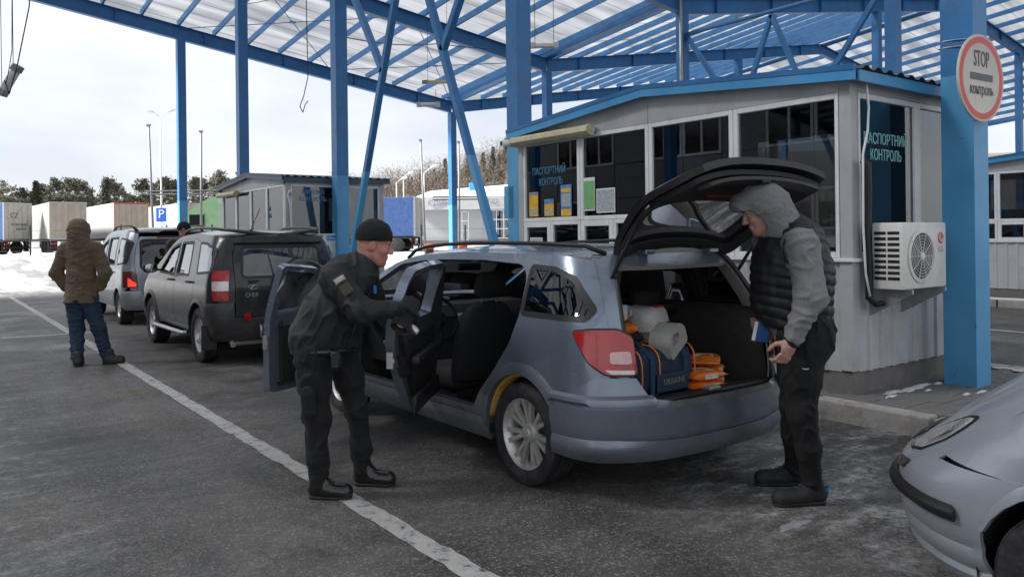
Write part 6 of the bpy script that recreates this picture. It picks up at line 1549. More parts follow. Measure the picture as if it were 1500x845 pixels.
    # gloves
    sd = Sdf(); fingers(sd, W1+dirv/np.linalg.norm(dirv)*.065, dirv, vec(-.3, .6, -.6), vec(.3, -.4, .55), (1.25, 1.3, 1.35, 1.4), 1.16); sdf_obj('glove', sd, .005, KNIT, p)
    sd = Sdf(); fingers(sd, W2+vec(.5, 0, -.85)*.06, vec(.5, 0, -.85), vec(-.3, .6, -.3), vec(.4, .6, .3), (.5, .55, .6, .6), 1.16); sdf_obj('glove', sd, .005, KNIT, p)
    # torch in the right hand
    loc = p.matrix_basis @ Vector((0, 0, 0))
    tt = thing('torch', 'small metal torch held in the black glove of the bending person', 'torch', (0, 0, 0)); Rm = Matrix.Rotation(-YAW, 4, 'Z'); c0 = Rm @ Vector((.375, -.165, 1.105)); c1 = Rm @ Vector((.475, -.185, .995)); o_ = Vector((2.034, 4.446, 0))
    ax = (c1-c0).normalized(); ux = ax.orthogonal().normalized(); uy = ax.cross(ux); T = Matrix((ux, uy, ax)).transposed().to_4x4(); T.translation = c0+o_
    mb = MB(); mb.lathe([(0, -.03), (.012, -.03), (.013, .09)], 14, T); mb.build('barrel', BLACKP, tt, auto=AUTO); mb = MB(); mb.lathe([(.013, .09), (.019, .10), (.0195, .145), (.017, .148), (.016, .14), (0, .138)], 16, T); mb.build('head', pm('torch_metal', (.5, .48, .44), .25, .9, .1), tt, auto=AUTO)
make_officer()

def make_vest_man():
    p = thing('person', 'person in grey hooded top and black padded vest standing behind the open boot', 'person', (4.047, 2.72, 0), -YAW)
    hc, ff, fu = vec(-.175, 0, 1.675), vec(-1, .1, -.42), vec(-.35, 0, 1); neck = vec(-.07, 0, 1.52)
    S1, E1, W1 = vec(-.02, -.20, 1.475), vec(.005, -.265, 1.20), vec(-.09, -.255, .975)
    S2, E2, W2 = vec(-.06, .20, 1.475), vec(-.02, .25, 1.20), vec(-.085, .08, 1.055)
    sd = Sdf(); P = head_prims(sd, hc, ff, fu, neck, .065, 1.0)
    sd.cone(neck, vec(-.02, 0, 1.35), .08, .14, .05); sd.cone(vec(-.02, 0, 1.35), vec(.02, 0, .98), .14, .14, .05); sd.cone(S1, S2, .06, None, .05)
    for S, E, W in ((S1, E1, W1), (S2, E2, W2)): sd.chain([S, E, W], [.055, .046, .031])
    legs = ((vec(.015, -.1, .93), vec(.005, -.1, .52), vec(.07, -.06, .12)), (vec(.06, .1, .93), vec(.045, .12, .55), vec(.09, .26, .13)))
    for l in legs: sd.chain(list(l), [.07, .044, .032])
    d1 = vec(-.42, -.05, -.9); d1 /= np.linalg.norm(d1); fa = (W1+d1*.07, d1, vec(-.35, .85, .1), vec(-.9, -.2, .4), (.85, .95, 1.05, 1.1), 1.08)
    fingers(sd, *fa)
    d2 = vec(-.30, -.35, -.85); d2 /= np.linalg.norm(d2); fingers(sd, W2+d2*.06, d2, vec(-.4, -.5, .4), vec(-.2, -.4, .9), (.9, .95, 1.0, 1.05), 1.0)
    sdf_obj('body', sd, .0055, SKIN, p); face_parts(p, P)
    GREY = pm('grey_melange', (.19, .19, .195), .95, 0, .22, 120, .5, 200, sheen=.1)
    f = ff/np.linalg.norm(ff); u = fu-f*(fu@f); u /= np.linalg.norm(u); s_ = np.cross(u, f); M = np.stack([f, s_, u])
    # hood
    sd = Sdf(); sd.ell(P(-.028, 0, .033), (.130, .112, .128), M, .02); sd.cone(P(.03, 0, .075), P(.085, 0, .07), .085, .075, .03); sd.cone(P(-.06, 0, -.02), vec(-.035, 0, 1.53), .115, .13, .06); sd.cone(vec(-.04, -.09, 1.52), vec(-.07, .09, 1.52), .075, .075, .06)
    sd.ell(P(.085, 0, -.035), (.13, .070, .105), M, .03, True); sd.ell(P(.01, 0, -.01), (.105, .083, .118), M, .02, True)
    sdf_obj('hood', sd, .007, GREY, p, folds(.009, 9, 4))
    mb = MB(); mb.tube([P(.10, b*.070, z) for b, z in ((-1, -.08), (-1, -.02), (-.95, .05), (-.5, .105), (0, .125), (.5, .105), (.95, .05), (1, -.02), (1, -.08))], .009, 6); 
    sd = Sdf(); sd.cone(vec(-.03, 0, 1.42), vec(.0, 0, 1.05), .13, .15, .05, ((0, 1, 0), 1.0)); sd.cone(S1, S2, .085, .085, .05)
    sd.chain([S1, E1, W1], [.098, .084, .052], .04); sd.chain([S2, E2, W2], [.105, .085, .052], .05)
    sdf_obj('hooded_top', sd, .0085, GREY, p, folds(.013, 8, 7, (1, 1, 1.6)))
    sd = Sdf(); sd.cone(W1+vec(.01, 0, .02), W1-vec(.012, 0, .022), .046, .044, .02); sdf_obj('cuff', sd, .006, KNIT, p)
    sd = Sdf(); sd.cone(W2+vec(.01, 0, .02), W2-vec(.01, 0, .02), .045, .043, .02); sdf_obj('cuff', sd, .006, KNIT, p)
    # padded vest with horizontal quilting
    QUILT = pm('black_quilt', (.0075, .008, .0095), .5, 0, .2, 9, .2, 120)
    sd = Sdf(); sd.cone(vec(.01, 0, 1.46), vec(.005, 0, 1.30), .185, .215, .06, ((0, 1, 0), .98)); sd.cone(vec(.005, 0, 1.30), vec(.02, 0, 1.05), .217, .200, .05, ((0, 1, 0), 1.0))
    sd.cone(vec(.0, -.13, 1.52), vec(-.06, .13, 1.52), .085, .085, .06); sd.cone(vec(-.02, 0, 1.53), vec(-.045, 0, 1.59), .125, .105, .03); sd.cone(vec(-.10, 0, 1.40), vec(-.115, 0, 1.15), .12, .125, .06)
    sd.cut(vec(0, 0, 1.005), vec(0, 0, -1)); sd.ell(P(-.02, 0, -.0), (.125, .108, .17), M, .03, True)
    for S in (S1, S2): sd.ell(S+vec(.0, 0, -.015)+np.sign(S[1])*vec(0, .06, 0), (.098, .112, .125), None, .025, True)
    def q(c):
        k = (c.z+.06*math.sin(c.x*3)+.01*noise.noise(c*6))/.058; return .0095*(abs(math.sin(PI*k))**.6-.6)+.006*noise.noise(Vector((c.x*26, c.y*26, c.z*9)))
    v = sdf_obj('padded_vest', sd, .0075, QUILT, p, q)
    for S, sg in ((S1, -1), (S2, 1)):
        mb = MB(); mb.tube([S+vec(.100*math.cos(a), sg*.02-.02*sg*math.sin(a), -.02+.125*math.sin(a)) for a in [2*PI*i/24 for i in range(24)]], .010, 6, closed=True); mb.build('armhole_trim', QUILT, v, smooth=True)
    # trousers
    JOG = pm('black_jersey', (.005, .005, .0056), .9, 0, .25, 14, .2, 250)
    sd = Sdf(); sd.cone(vec(.03, -.085, 1.0), vec(.06, .085, 1.0), .15, .15, .08); sd.cone(vec(.07, -.05, .93), vec(.08, .07, .93), .14, .14, .08)
    sd.chain([vec(.02, -.095, .90), vec(.01, -.10, .72), vec(.008, -.1, .52), vec(.05, -.085, .32), vec(.078, -.06, .11)], [.138, .104, .079, .067, .055], .045); sd.chain([vec(.06, .1, .9), vec(.05, .11, .72), vec(.04, .13, .52), vec(.07, .2, .3), vec(.092, .265, .11)], [.13, .097, .076, .064, .055], .04)
    sd.cut(vec(0, 0, .072), vec(0, 0, -1)); t = sdf_obj('trousers', sd, .0085, JOG, p, folds(.012, 7, 21, (1.5, 1.2, 1.2)))
    mb = MB(); mb.tube([(-.0, -.236, .80), (-.02, -.238, .797), (-.035, -.236, .803)], .004, 5); mb.build('logo', pm('pale_logo', (.4, .4, .4), .6), t)
    SN = pm('dark_sneaker', (.016, .017, .02), .7, 0, .3, 20, .3, 120); SB = pm('sneaker_blue', (.02, .12, .32), .6)
    for hl, to in (((.165, -.05, 0), (-.165, -.09, 0)), ((.17, .28, 0), (-.15, .30, 0))):
        s = shoe(p, hl, to, SN, SOLE, .085, .044); mb = MB(); h_ = vec(*hl); mb.tube([h_+vec(-.01, -.03, .07), h_+vec(.012, 0, .10), h_+vec(-.01, .03, .07)], .008, 6); mb.build('heel_tab', SB, s)
    # passport and paper in the far hand
    Rm = Matrix.Rotation(-YAW, 4, 'Z'); c = Rm @ Vector((-.185, -.02, .975))+Vector((4.047, 2.72, 0))
    t = thing('passport', 'dark blue passport with a white page held beside the boot', 'passport', c, -YAW); mb = MB(); M4 = Matrix.Rotation(R(12), 4, 'Y'); mb.box((-.032, -.005, -.055), (.042, .005, .055), M4, bev=.003); mb.build('cover', pm('passport_blue', (.012, .07, .22), .5, 0, .1, 30), t); mb = MB(); mb.box((-.050, .0055, -.055), (-.02, .008, .055), M4); mb.build('page', POSTER_W, t)
make_vest_man()

def make_brown_man():
    p = thing('person', 'person in brown hooded jacket and jeans seen from behind on the road', 'person', (1.736, 11.116, 0), -YAW)
    BR = pm('brown_cotton', (.12, .080, .048), .9, 0, .2, 14, .3, 180, sheen=.2); JE = pm('blue_denim', (.016, .033, .066), .85, 0, .35, 10, .3, 200)
    hc, ff, fu = vec(-.155, .02, 1.665), vec(.15, 1, -.08), vec(0, 0, 1); neck = vec(-.145, 0, 1.5)
    S1, E1, W1 = vec(-.335, 0, 1.435), vec(-.445, -.02, 1.15), vec(-.36, .03, .97); S2, E2, W2 = vec(.045, 0, 1.435), vec(.165, -.02, 1.15), vec(.085, .03, .97)
    sd = Sdf(); P = head_prims(sd, hc, ff, fu, neck)
    sd.cone(neck, vec(-.145, 0, 1.3), .07, .10, .05); sd.cone(vec(-.145, 0, 1.3), vec(-.14, 0, .9), .10, .10, .05); sd.cone(S1, S2, .06, None, .05)
    for S, E, W in ((S1, E1, W1), (S2, E2, W2)): sd.chain([S, E, W], [.055, .045, .032])
    l1 = (vec(-.225, 0, .85), vec(-.205, .0, .45), vec(-.14, -.12, .1)); l2 = (vec(-.05, 0, .85), vec(.055, .02, .46), vec(.145, .05, .1))
    for l in (l1, l2): sd.chain(list(l), [.07, .048, .035])
    fingers(sd, W1+vec(.05, .0, .0), vec(.7, .2, -.5), vec(.5, .5, .3), vec(.3, .8, .2), (.8,)*4, .72); fingers(sd, W2+vec(-.05, .0, .0), vec(-.7, .2, -.5), vec(-.5, .5, .3), vec(-.3, .8, .2), (.8,)*4, .72)
    sdf_obj('body', sd, .007, SKIN, p); face_parts(p, P)
    sd = Sdf(); sd.ell(P(-.035, 0, .02), (.135, .130, .142), None, .02); sd.cone(P(-.06, 0, -.06), vec(-.145, -.03, 1.49), .11, .12, .05); sd.cone(P(-.03, -.04, -.14), P(-.03, .04, -.14), .10, None, .05)
    sd.ell(P(.07, 0, 0), (.085, .085, .11), None, .03, True); sdf_obj('hood', sd, .009, BR, p, folds(.012, 8, 5))
    sd = Sdf(); sd.cone(S1+vec(.03, 0, 0), S2-vec(.03, 0, 0), .105, .105, .05); sd.cone(vec(-.145, 0, 1.38), vec(-.145, 0, 1.08), .19, .17, .06, ((0, 1, 0), .72)); sd.cone(vec(-.145, 0, 1.08), vec(-.142, 0, .80), .17, .21, .05, ((0, 1, 0), .78))
    sd.chain([S1, E1, W1], [.092, .078, .062], .04); sd.chain([S2, E2, W2], [.092, .078, .062], .04)
    sd.cut(vec(0, 0, .775), vec(0, 0, -1)); sd.cone(vec(-.135, -.3, .74), vec(-.135, -.05, .80), .035, .03, .02, None, True)
    j = sdf_obj('jacket', sd, .010, BR, p, folds(.014, 6, 8, (1, 1, 1.8)))
    mb = MB(); mb.tube([(-.145+.188*math.cos(a), .142*math.sin(a), 1.045) for a in [2*PI*i/28 for i in range(28)]], .006, 5, closed=True); mb.build('waist_seam', BR, j, smooth=True)
    sd = Sdf(); sd.cone(vec(-.22, 0, .82), vec(-.06, 0, .82), .115, .115, .07); sd.chain([vec(-.225, 0, .8), l1[1], l1[2]-vec(0, 0, .03)], [.115, .085, .07], .04); sd.chain([vec(-.055, 0, .8), l2[1], l2[2]-vec(0, 0, .03)], [.115, .085, .07], .04)
    sd.cut(vec(0, 0, .08), vec(0, 0, -1)); sdf_obj('jeans', sd, .009, JE, p, folds(.012, 7, 15, (1, 1, 2.4)))
    BT = pm('dark_boot', (.03, .024, .018), .6, 0, .3, 14, .2, 80)
    shoe(p, (-.10, -.19, 0), (-.21, .06, 0), BT, SOLE, .13, .055, 'boot'); shoe(p, (.105, .01, 0), (.34, .10, 0), BT, SOLE, .13, .055, 'boot')
make_brown_man()

def make_far_man():
    p = thing('person', 'person in black knit hat and dark coat standing between the two queued cars', 'person', (3.68, 14.45, 0), R(-20))
    hc, ff, fu = vec(0, .02, 1.705), vec(0, 1, 0), vec(0, 0, 1); neck = vec(0, 0, 1.54); sd = Sdf(); P = head_prims(sd, hc, ff, fu, neck)
    for b in (-1, 1):
        sd.chain([vec(b*.19, 0, 1.47), vec(b*.25, -.03, 1.18), vec(b*.24, .08, .95)], [.055, .045, .032]); sd.chain([vec(b*.09, 0, .92), vec(b*.1, .01, .5), vec(b*.1, -.02, .09)], [.085, .06, .045]); fingers(sd, vec(b*.24, .11, .88), vec(0, .2, -1), vec(-b, .2, 0), vec(0, 1, .2), (.5,)*4)
    sd.cone(neck, vec(0, 0, 1.3), .08, .13, .05); sd.cone(vec(0, 0, 1.3), vec(0, 0, .95), .13, .13, .05); sd.cone(vec(-.19, 0, 1.47), vec(.19, 0, 1.47), .06, None, .05); sdf_obj('body', sd, .008, SKIN2, p); face_parts(p, P)
    sd = Sdf(); sd.ell(P(-.014, 0, .045), (.116, .097, .115), None, .01); sd.cut(P(.0, 0, .015), (0, .15, -1)); sdf_obj('knit_hat', sd, .008, KNIT, p)
    sd = Sdf(); sd.cone(vec(-.17, 0, 1.46), vec(.17, 0, 1.46), .1, None, .05); sd.cone(vec(0, 0, 1.4), vec(0, 0, .85), .19, .2, .05, ((0, 1, 0), .78)); sd.cone(vec(0, 0, 1.5), vec(0, .01, 1.58), .1, .085, .04)
    for b in (-1, 1): sd.chain([vec(b*.19, 0, 1.47), vec(b*.25, -.03, 1.18), vec(b*.24, .08, .95)], [.095, .08, .055])
    sd.cut(vec(0, 0, .78), vec(0, 0, -1)); sdf_obj('coat', sd, .012, CLOTHB2, p, folds(.012, 7, 3))
    sd = Sdf()
    for b in (-1, 1): sd.chain([vec(b*.08, 0, .85), vec(b*.1, .01, .5), vec(b*.1, -.02, .08)], [.12, .09, .075], .04)
    sd.cut(vec(0, 0, .06), vec(0, 0, -1)); sdf_obj('trousers', sd, .012, CLOTHB, p)
    for b in (-1, 1): shoe(p, (b*.1, -.09, 0), (b*.12, .19, 0), LEATHER, SOLE)
make_far_man()
# ---------------------------------------------------------------- the far side of the yard
CYW, SYW = math.cos(YAW), math.sin(YAW)
def at(lat, dep): return (lat*CYW+dep*SYW, -lat*SYW+dep*CYW)     # metres right of / ahead of the viewer's stand, on the ground plan
TARP_B = pm('blue_tarpaulin', (.03, .085, .26), .55, 0, .15, 3, .1, 8, dirt=((.2, .2, .2), .3, 4))
BOXW = pm('grey_box_side', (.30, .295, .285), .6, 0, .12, 2, .05, 8, dirt=((.2, .18, .15), .5, 2)); BOXB = pm('beige_rear_door', (.36, .30, .235), .6, 0, .12, 2, .05, 8, dirt=((.2, .17, .14), .5, 2.5)); BOXC = pm('pale_rear_door', (.40, .38, .34), .6, 0, .1, 2, dirt=((.2, .18, .15), .5, 2.5))
CHAS = pm('chassis_black', (.02, .02, .02), .7, 0, .3, 5)
def trailer(label, x, y, rz, side, rear, L_=13.6, top=None, letters=None, rim=None, group='parked lorry trailers'):
    """rear centre at origin, body runs along +y"""
    z = gz(x, y); t = thing('lorry_trailer', label, 'trailer', (x, y, z), rz, group); W = 1.27
    mb = MB(); mb.box((-W, .06, 1.15), (W, L_, 3.98), bev=.03); mb.build('box_body', side, t)
    for a, b in ((-W+.03, -.006), (.006, W-.03)):
        mb = MB(); mb.box((a, -.02, 1.2), (b, .05, 3.9), bev=.012); d = mb.build('rear_door', rear, t)
        for k in (.3, .7):
            xx = lerp(a, b, k); mb = MB(); mb.tube([(xx, -.045, 1.2), (xx, -.045, 3.88)], .018, 5); mb.build('lock_rod', STEEL, d)
    mb = MB(); F = [((-W-.01, -.03, 1.13), (-W+.04, .08, 4.0)), ((W-.04, -.03, 1.13), (W+.01, .08, 4.0)), ((-W+.041, -.03, 3.91), (W-.041, .08, 4.0)), ((-W+.041, -.03, 1.1), (W-.041, .08, 1.19))]
    for a, b in F: mb.box(a, b)
    mb.build('rear_frame', rim or STEEL, t)
    mb = MB(); mb.box((-W+.1, .2, .95), (W-.1, L_, 1.14)); mb.box((-1.2, .0, .42), (1.2, .12, .58)); mb.box((-.9, .1, .5), (-.8, .3, 1.0)); mb.box((.8, .1, .5), (.9, .3, 1.0)); mb.build('chassis', CHAS, t)
    for sg in (-1, 1):
        mb = MB(); mb.box((sg*1.0-.2, -.02, .72), (sg*1.0+.2, .06, .86), bev=.01); mb.build('tail_lamp', REDL, t)
        mb = MB(); mb.box((sg*.96-.26, .25, .2), (sg*.96+.26, .27, .95)); mb.build('mud_flap', RUBBER, t)
        for k in range(3):
            T = Matrix.Translation((sg*1.05, 1.3+1.35*k, .5)) @ Matrix.Rotation(PI/2, 4, 'Y'); mb = MB(); mb.lathe([(0, -.2), (.3, -.2), (.5, -.16), (.5, .16), (.3, .2), (0, .16)], 18, T); mb.build('wheel', RUBBER, t, auto=AUTO)
        mb = MB(); mb.box((sg*1.15-.02, 5.5, .45), (sg*1.15+.02, L_-3, .95)); mb.build('side_guard', STEEL, t)
    if letters:
        for tx, sz, xx, zz, m in letters: lettering(tx, sz, m, t, (xx, -.05, zz), (0, -1, 0), .01)
    return t
INK = pm('print_grey', (.10, .10, .10), .6); REDT = pm('red_tape', (.45, .05, .04), .5)
x, y = at(-38.5, 62); trailer('blue sided trailer with CZ on its pale rear door', x, y, R(38), TARP_B, BOXC, letters=[('CZ', .55, -.35, 3.0, INK), ('EXTRA SILNY', .25, .1, 2.3, INK), ('NASTUP', .25, .25, 1.95, INK)])
x, y = at(-34.3, 61.5); trailer('grey sided trailer with beige rear doors, second from the left', x, y, R(2), BOXW, BOXB)
x, y = at(-30.6, 64); trailer('white sided trailer with red taped edge round beige doors', x, y, R(2), pm('white_box_side', (.46, .46, .455), .55, 0, .06, 2), BOXB, rim=REDT)
x, y = at(-26.2, 66); trailer('white sided trailer half hidden behind the leftmost blue column', x, y, R(2), pm('white_box_side', (.56, .57, .58)), BOXB)
x, y = at(-38.6, 80); trailer('blue trailer seen in the gap behind the two leftmost trailers', x, y, R(2), TARP_B, TARP_B)
x, y = at(-6.9, 59); trailer('blue curtain sided trailer standing crosswise beside the white hall', x, y, -YAW+R(83), TARP_B, BOXC, L_=11)
def green_truck():
    x, y = at(-22.6, 56); z = gz(x, y); t = thing('lorry', 'green lorry cab with sloping roof deflector behind the middle booth', 'lorry', (x, y, z), -YAW+R(92))
    G = pm('green_truck_paint', (.17, .30, .16), .4, 0, .08, 3, coat=.4)
    mb = MB(); mb.prism([(0, .75), (2.3, .75), (2.3, 2.95), (.25, 2.95), (.05, 2.0)], -1.25, 1.25, axes((0,-1,0), (0,0,1), (1,0,0))); mb.build('cab', G, t)
    mb = MB(); mb.prism([(.3, 2.951), (2.3, 2.951), (2.3, 3.95), (1.7, 3.85), (.8, 3.35)], -1.2, 1.2, axes((0,-1,0), (0,0,1), (1,0,0))); mb.build('roof_deflector', G, t)
    for sg in (-1, 1):
        mb = MB(); mb.box((sg*1.255-.004, -1.35, 1.95), (sg*1.255+.004, -.35, 2.7), bev=0); mb.build('side_window', DARKGLASS, t)
        mb = MB(); mb.box((sg*1.25-.02, -1.4, 1.0), (sg*1.25+.02, -1.38, 2.8)); mb.build('door_seam', CHAS, t)
        for yy in (-1.2, -4.6):
            T = Matrix.Translation((sg*1.05, yy, .5)) @ Matrix.Rotation(PI/2, 4, 'Y'); mb = MB(); mb.lathe([(0, -.2), (.3, -.2), (.5, -.16), (.5, .16), (.3, .2), (0, .16)], 18, T); mb.build('wheel', RUBBER, t, auto=AUTO)
    mb = MB(); mb.prism([(.06, 2.02), (.24, 2.9), (.20, 2.9), (.03, 2.02)], -1.1, 1.1, axes((0,-1,0), (0,0,1), (1,0,0))); mb.build('windscreen', DARKGLASS, t)
    mb = MB(); mb.box((-.5, -6.2, .7), (.5, -.3, 1.0)); mb.build('chassis', CHAS, t)
green_truck()

# white hall with signboard
def far_hall():
    x, y = at(-2, 84); z = gz(x, y); t = thing('service_hall', 'low pale hall with curved signboard and snowy roof across the yard', 'building', (x, y, z), -YAW)
    WALL = pm('pale_hall_panel', (.42, .43, .44), .6, 0, .06, 1, dirt=((.3, .3, .3), .3, 1)); W2 = pm('pale_fascia', (.45, .455, .46), .5, 0, .05, 1)
    R0 = 40; front = lambda xx: .5*((xx-2)/12)**2*1.2 if xx < 2 else 0
    xs = [-8.2+.9*i for i in range(30)]
    # facade panels, one by one
    for i in range(len(xs)-1):
        a, b = xs[i]+.015, xs[i+1]-.015
        for k, (z0, z1) in enumerate(((.6, 1.75), (1.78, 2.9), (2.93, 3.75))):
            mb = MB(); mb.add([(a, front(a)+.3, z0), (b, front(b)+.3, z0), (b, front(b)+.3, z1), (a, front(a)+.3, z1), (a, front(a)+.36, z0), (b, front(b)+.36, z0), (b, front(b)+.36, z1), (a, front(a)+.36, z1)], [(0,1,2,3), (4,7,6,5), (0,4,5,1), (1,5,6,2), (2,6,7,3), (3,7,4,0)]); mb.build('wall_panel', WALL, t)
    mb = MB(); vs = []
    for xx in xs: vs += [(xx, front(xx)-.6, 3.8), (xx, front(xx)-.6, 5.15), (xx, front(xx)+.35, 3.8)]
    mb.add(vs, [f for i in range(len(xs)-1) for f in ((3*i, 3*i+3, 3*i+4, 3*i+1), (3*i, 3*i+2, 3*i+5, 3*i+3))]); fa = mb.build('signboard', W2, t)
    mb = MB(); mb.box((-8, .38, 0), (17.8, 14, 5.0)); mb.build('core', WALL, t)
    mb = MB(); mb.box((-8.4, .0, 0), (18, .36, .58)); mb.build('plinth', PLINTH, t)
    mb = MB(); mb.add([(-8.3, .5, 5.17), (18, -.5, 5.17), (18, 14, 8.4), (-8, 14, 6.6), (-8.3, .5, 4.9), (18, -.5, 4.9), (18, 14, 4.9), (-8, 14, 4.9)], [(0,1,2,3), (0,4,5,1), (1,5,6,2), (2,6,7,3), (3,7,4,0)]); mb.build('roof', SNOW, t)
    for xx, yy, zz in ((-2.2, 6, 6.3), (9.5, 6, 7.0), (12.8, 4, 6.2)):
        mb = MB(); mb.box((xx-.6, yy, zz-1), (xx+.6, yy+1, zz+.7), bev=.05); mb.build('roof_vent', BLUE3, t)
    WF = pm('hall_window_frame', (.78, .78, .78), .5)
    GL = glass('hall_glass', (.25, .3, .3), .18)
    def win(x0, x1, z0, z1, nx, nz, name='window'):
        c = front((x0+x1)/2)+.27; mb = MB()
        for i in range(nx+1): xx = lerp(x0, x1, i/nx); mb.box((xx-.05, c-.04, z0), (xx+.05, c+.04, z1))
        for j in range(nz+1):
            zz = lerp(z0, z1, j/nz)
            for i in range(nx): mb.box((lerp(x0, x1, i/nx)+.051, c-.035, zz-.05), (lerp(x0, x1, (i+1)/nx)-.051, c+.035, zz+.05))
        f = mb.build(name, WF, t)
        mb = MB(); mb.box((x0+.05, c+.0, z0+.05), (x1-.05, c+.015, z1-.05)); mb.build('pane', GL, f)
    win(-6.9, -4.2, .75, 3.6, 3, 3); win(-4.0, -2.6, .62, 3.6, 2, 3, 'door'); win(-.4, 1.9, .75, 3.7, 3, 3); win(3.4, 4.4, 1.3, 3.6, 2, 2); win(6.0, 7.0, 1.3, 3.6, 2, 2); win(8.6, 9.6, 1.3, 3.6, 2, 2); win(11.2, 12.2, 1.3, 3.6, 2, 2)
    SB = pm('sign_grey_blue', (.20, .24, .32), .5)
    lettering('ЄДИНИЙ', .72, SB, t, (-5.1, front(-5.1)-.64, 4.47), (0, -1, 0), .02, width=3.3)
    lettering('РТС', .72, SB, t, (-.4, -.64, 4.55), (0, -1, 0), .02, width=1.9)
    mb = MB(); T = axes((1,0,0), (0,0,1), (0,-1,0), (1.75, -.62, 4.6)); mb.lathe([(0, .01), (.5, .01), (.5, 0)], 20, T); mb.build('emblem', SB, t); mb = MB(); mb.lathe([(.26, .02), (.36, .02)], 20, T); mb.build('emblem_ring', W2, t)
    mb = MB(); mb.box((-4.4, .2, 2.2), (-3.9, .24, 3.0)); mb.build('notice', pm('notice_blue', (.10, .25, .5), .5), t)
far_hall()

# terminal on the other side of the inspection lanes (seen in the booth windows)
def terminal():
    t = thing('terminal_building', 'grey panelled terminal building alongside the inspection lanes, left of the queue', 'building', (-12.5, 16, 0))
    P = pm('terminal_panel', (.24, .245, .25), .55, 0, .08, 1.5, dirt=((.15, .15, .14), .4, 2)); src = None
    mb = MB(); mb.box((-10, -14, 0), (-.08, 20, 9.3)); mb.build('core', pm('terminal_core', (.08, .08, .08), .8), t)
    WF = WHITEF; fr = None
    for i in range(17):
        for j in range(6):
            y0, z0 = -14+2*i, .1+1.53*j
            if j in (1, 3) and i % 3 != 2:
                if fr is None:
                    mb = MB()
                    for a, b in (((-.06, .03, .0), (.03, .13, 1.5)), ((-.06, 1.87, 0), (.03, 1.97, 1.5)), ((-.06, .131, 0), (.03, 1.869, .1)), ((-.06, .131, 1.4), (.03, 1.869, 1.5)), ((-.05, .95, .101), (.02, 1.05, 1.399))): mb.box(a, b)
                    fr = mb.build('window', WF, t, loc=(0, y0, z0)); mb = MB(); mb.box((-.04, .13, .1), (-.02, 1.87, 1.4)); mb.build('pane', DARKGLASS, fr)
                else:
                    c = share('window', fr, t, (0, y0, z0)); share('pane', fr.children[0], c)
            elif src is None:
                mb = MB(); mb.box((-.08, .02, .0), (0, 1.98, 1.5), bev=.01); src = mb.build('facade_panel', P, t, loc=(0, y0, z0))
            else: share('facade_panel', src, t, (0, y0, z0))
terminal()

# yard furniture
def pole(label, lat, dep, h, lean=0, r=.07, cat='pole', name='pole', group=None):
    STEEL = pm('weathered_pole', (.22, .215, .21), .6, .2, .2, 4)
    x, y = at(lat, dep); z = gz(x, y); t = thing(name, label, cat, (x, y, z-.05), -YAW, group); mb = MB(); mb.tube([(0, 0, 0), (lean*h, 0, h)], [r, r*.75], 8); mb.build('shaft', STEEL, t, smooth=True); mb = MB(); mb.box((lean*h-.1, -.06, h), (lean*h+.08, .06, h+.1)); mb.build('cap', STEEL, t); return t
pole('tall grey pole leaning left, standing left of the leftmost blue column', -18.0, 40, 7.1, -.028)
pole('tall grey pole just right of the leftmost blue column', -15.65, 40, 6.8, .012)
pole('tall grey pole left of the far corner column', -5.0, 46, 7.0, -.03)
pole('tall grey pole right of the far corner column', -3.05, 46, 6.9, .005)
def gantry(label, la, lb, dep, zt):
    xa, ya = at(la, dep); t = thing('height_bar', label, 'barrier', (xa, ya, 0), -YAW); w = lb-la
    for z in (zt, zt-.16):
        mb = MB(); mb.tube([(0, 0, z), (w, 0, z)], .04, 8); mb.build('bar', pm('dark_bar', (.07, .075, .08), .5, .2), t)
gantry('pair of thin horizontal bars between the two leaning poles on the left', -18.3, -14.3, 39.8, 3.98); gantry('pair of thin horizontal bars across the far corner column', -4.55, -1.95, 45.8, 3.82)
def street_lamp(label, lat, dep, h, heads, group=None):
    x, y = at(lat, dep); z = gz(x, y); t = thing('street_lamp', label, 'street lamp', (x, y, z-.05), -YAW, group); mb = MB(); mb.tube([(0, 0, 0), (0, 0, h)], [.09, .05], 8); mb.build('post', WHITEP, t, smooth=True)
    for sg in heads:
        mb = MB(); mb.tube([(0, 0, h-.05), (sg*.4, 0, h+.3), (sg*.6, 0, h+.4)], .035, 6); mb.build('arm', WHITEP, t, smooth=True)
        mb = MB(); c = Vector((sg*.85, 0, h+.5)); n = 10; vs = []
        for k, (dx, rr) in enumerate(((-.32, .05), (-.22, .15), (0, .19), (.22, .15), (.36, .04))):
            for i in range(n): a = 2*PI*i/n; vs.append(c+Vector((sg*dx, rr*math.cos(a), rr*.7*math.sin(a)+sg*0+dx*.25)))
        mb.add(vs, [(k*n+i, k*n+(i+1) % n, (k+1)*n+(i+1) % n, (k+1)*n+i) for k in range(4) for i in range(n)]+[tuple(range(n))[::-1], tuple(4*n+i for i in range(n))]); mb.build('lamp_head', WHITEP, t, smooth=True)
street_lamp('white street lamp with two heads left of the leftmost column', -27.3, 62, 10.6, (-1, 1))
street_lamp('white street lamp with one head beside the far corner column', -6.6, 60, 5.9, (1,))
street_lamp('small far street lamp left of the pair over the blue trailer', -13.0, 90, 7.2, (1,), 'far lamps over the blue trailer'); street_lamp('small far street lamp right of the pair over the blue trailer', -12.2, 90, 7.8, (1,), 'far lamps over the blue trailer')
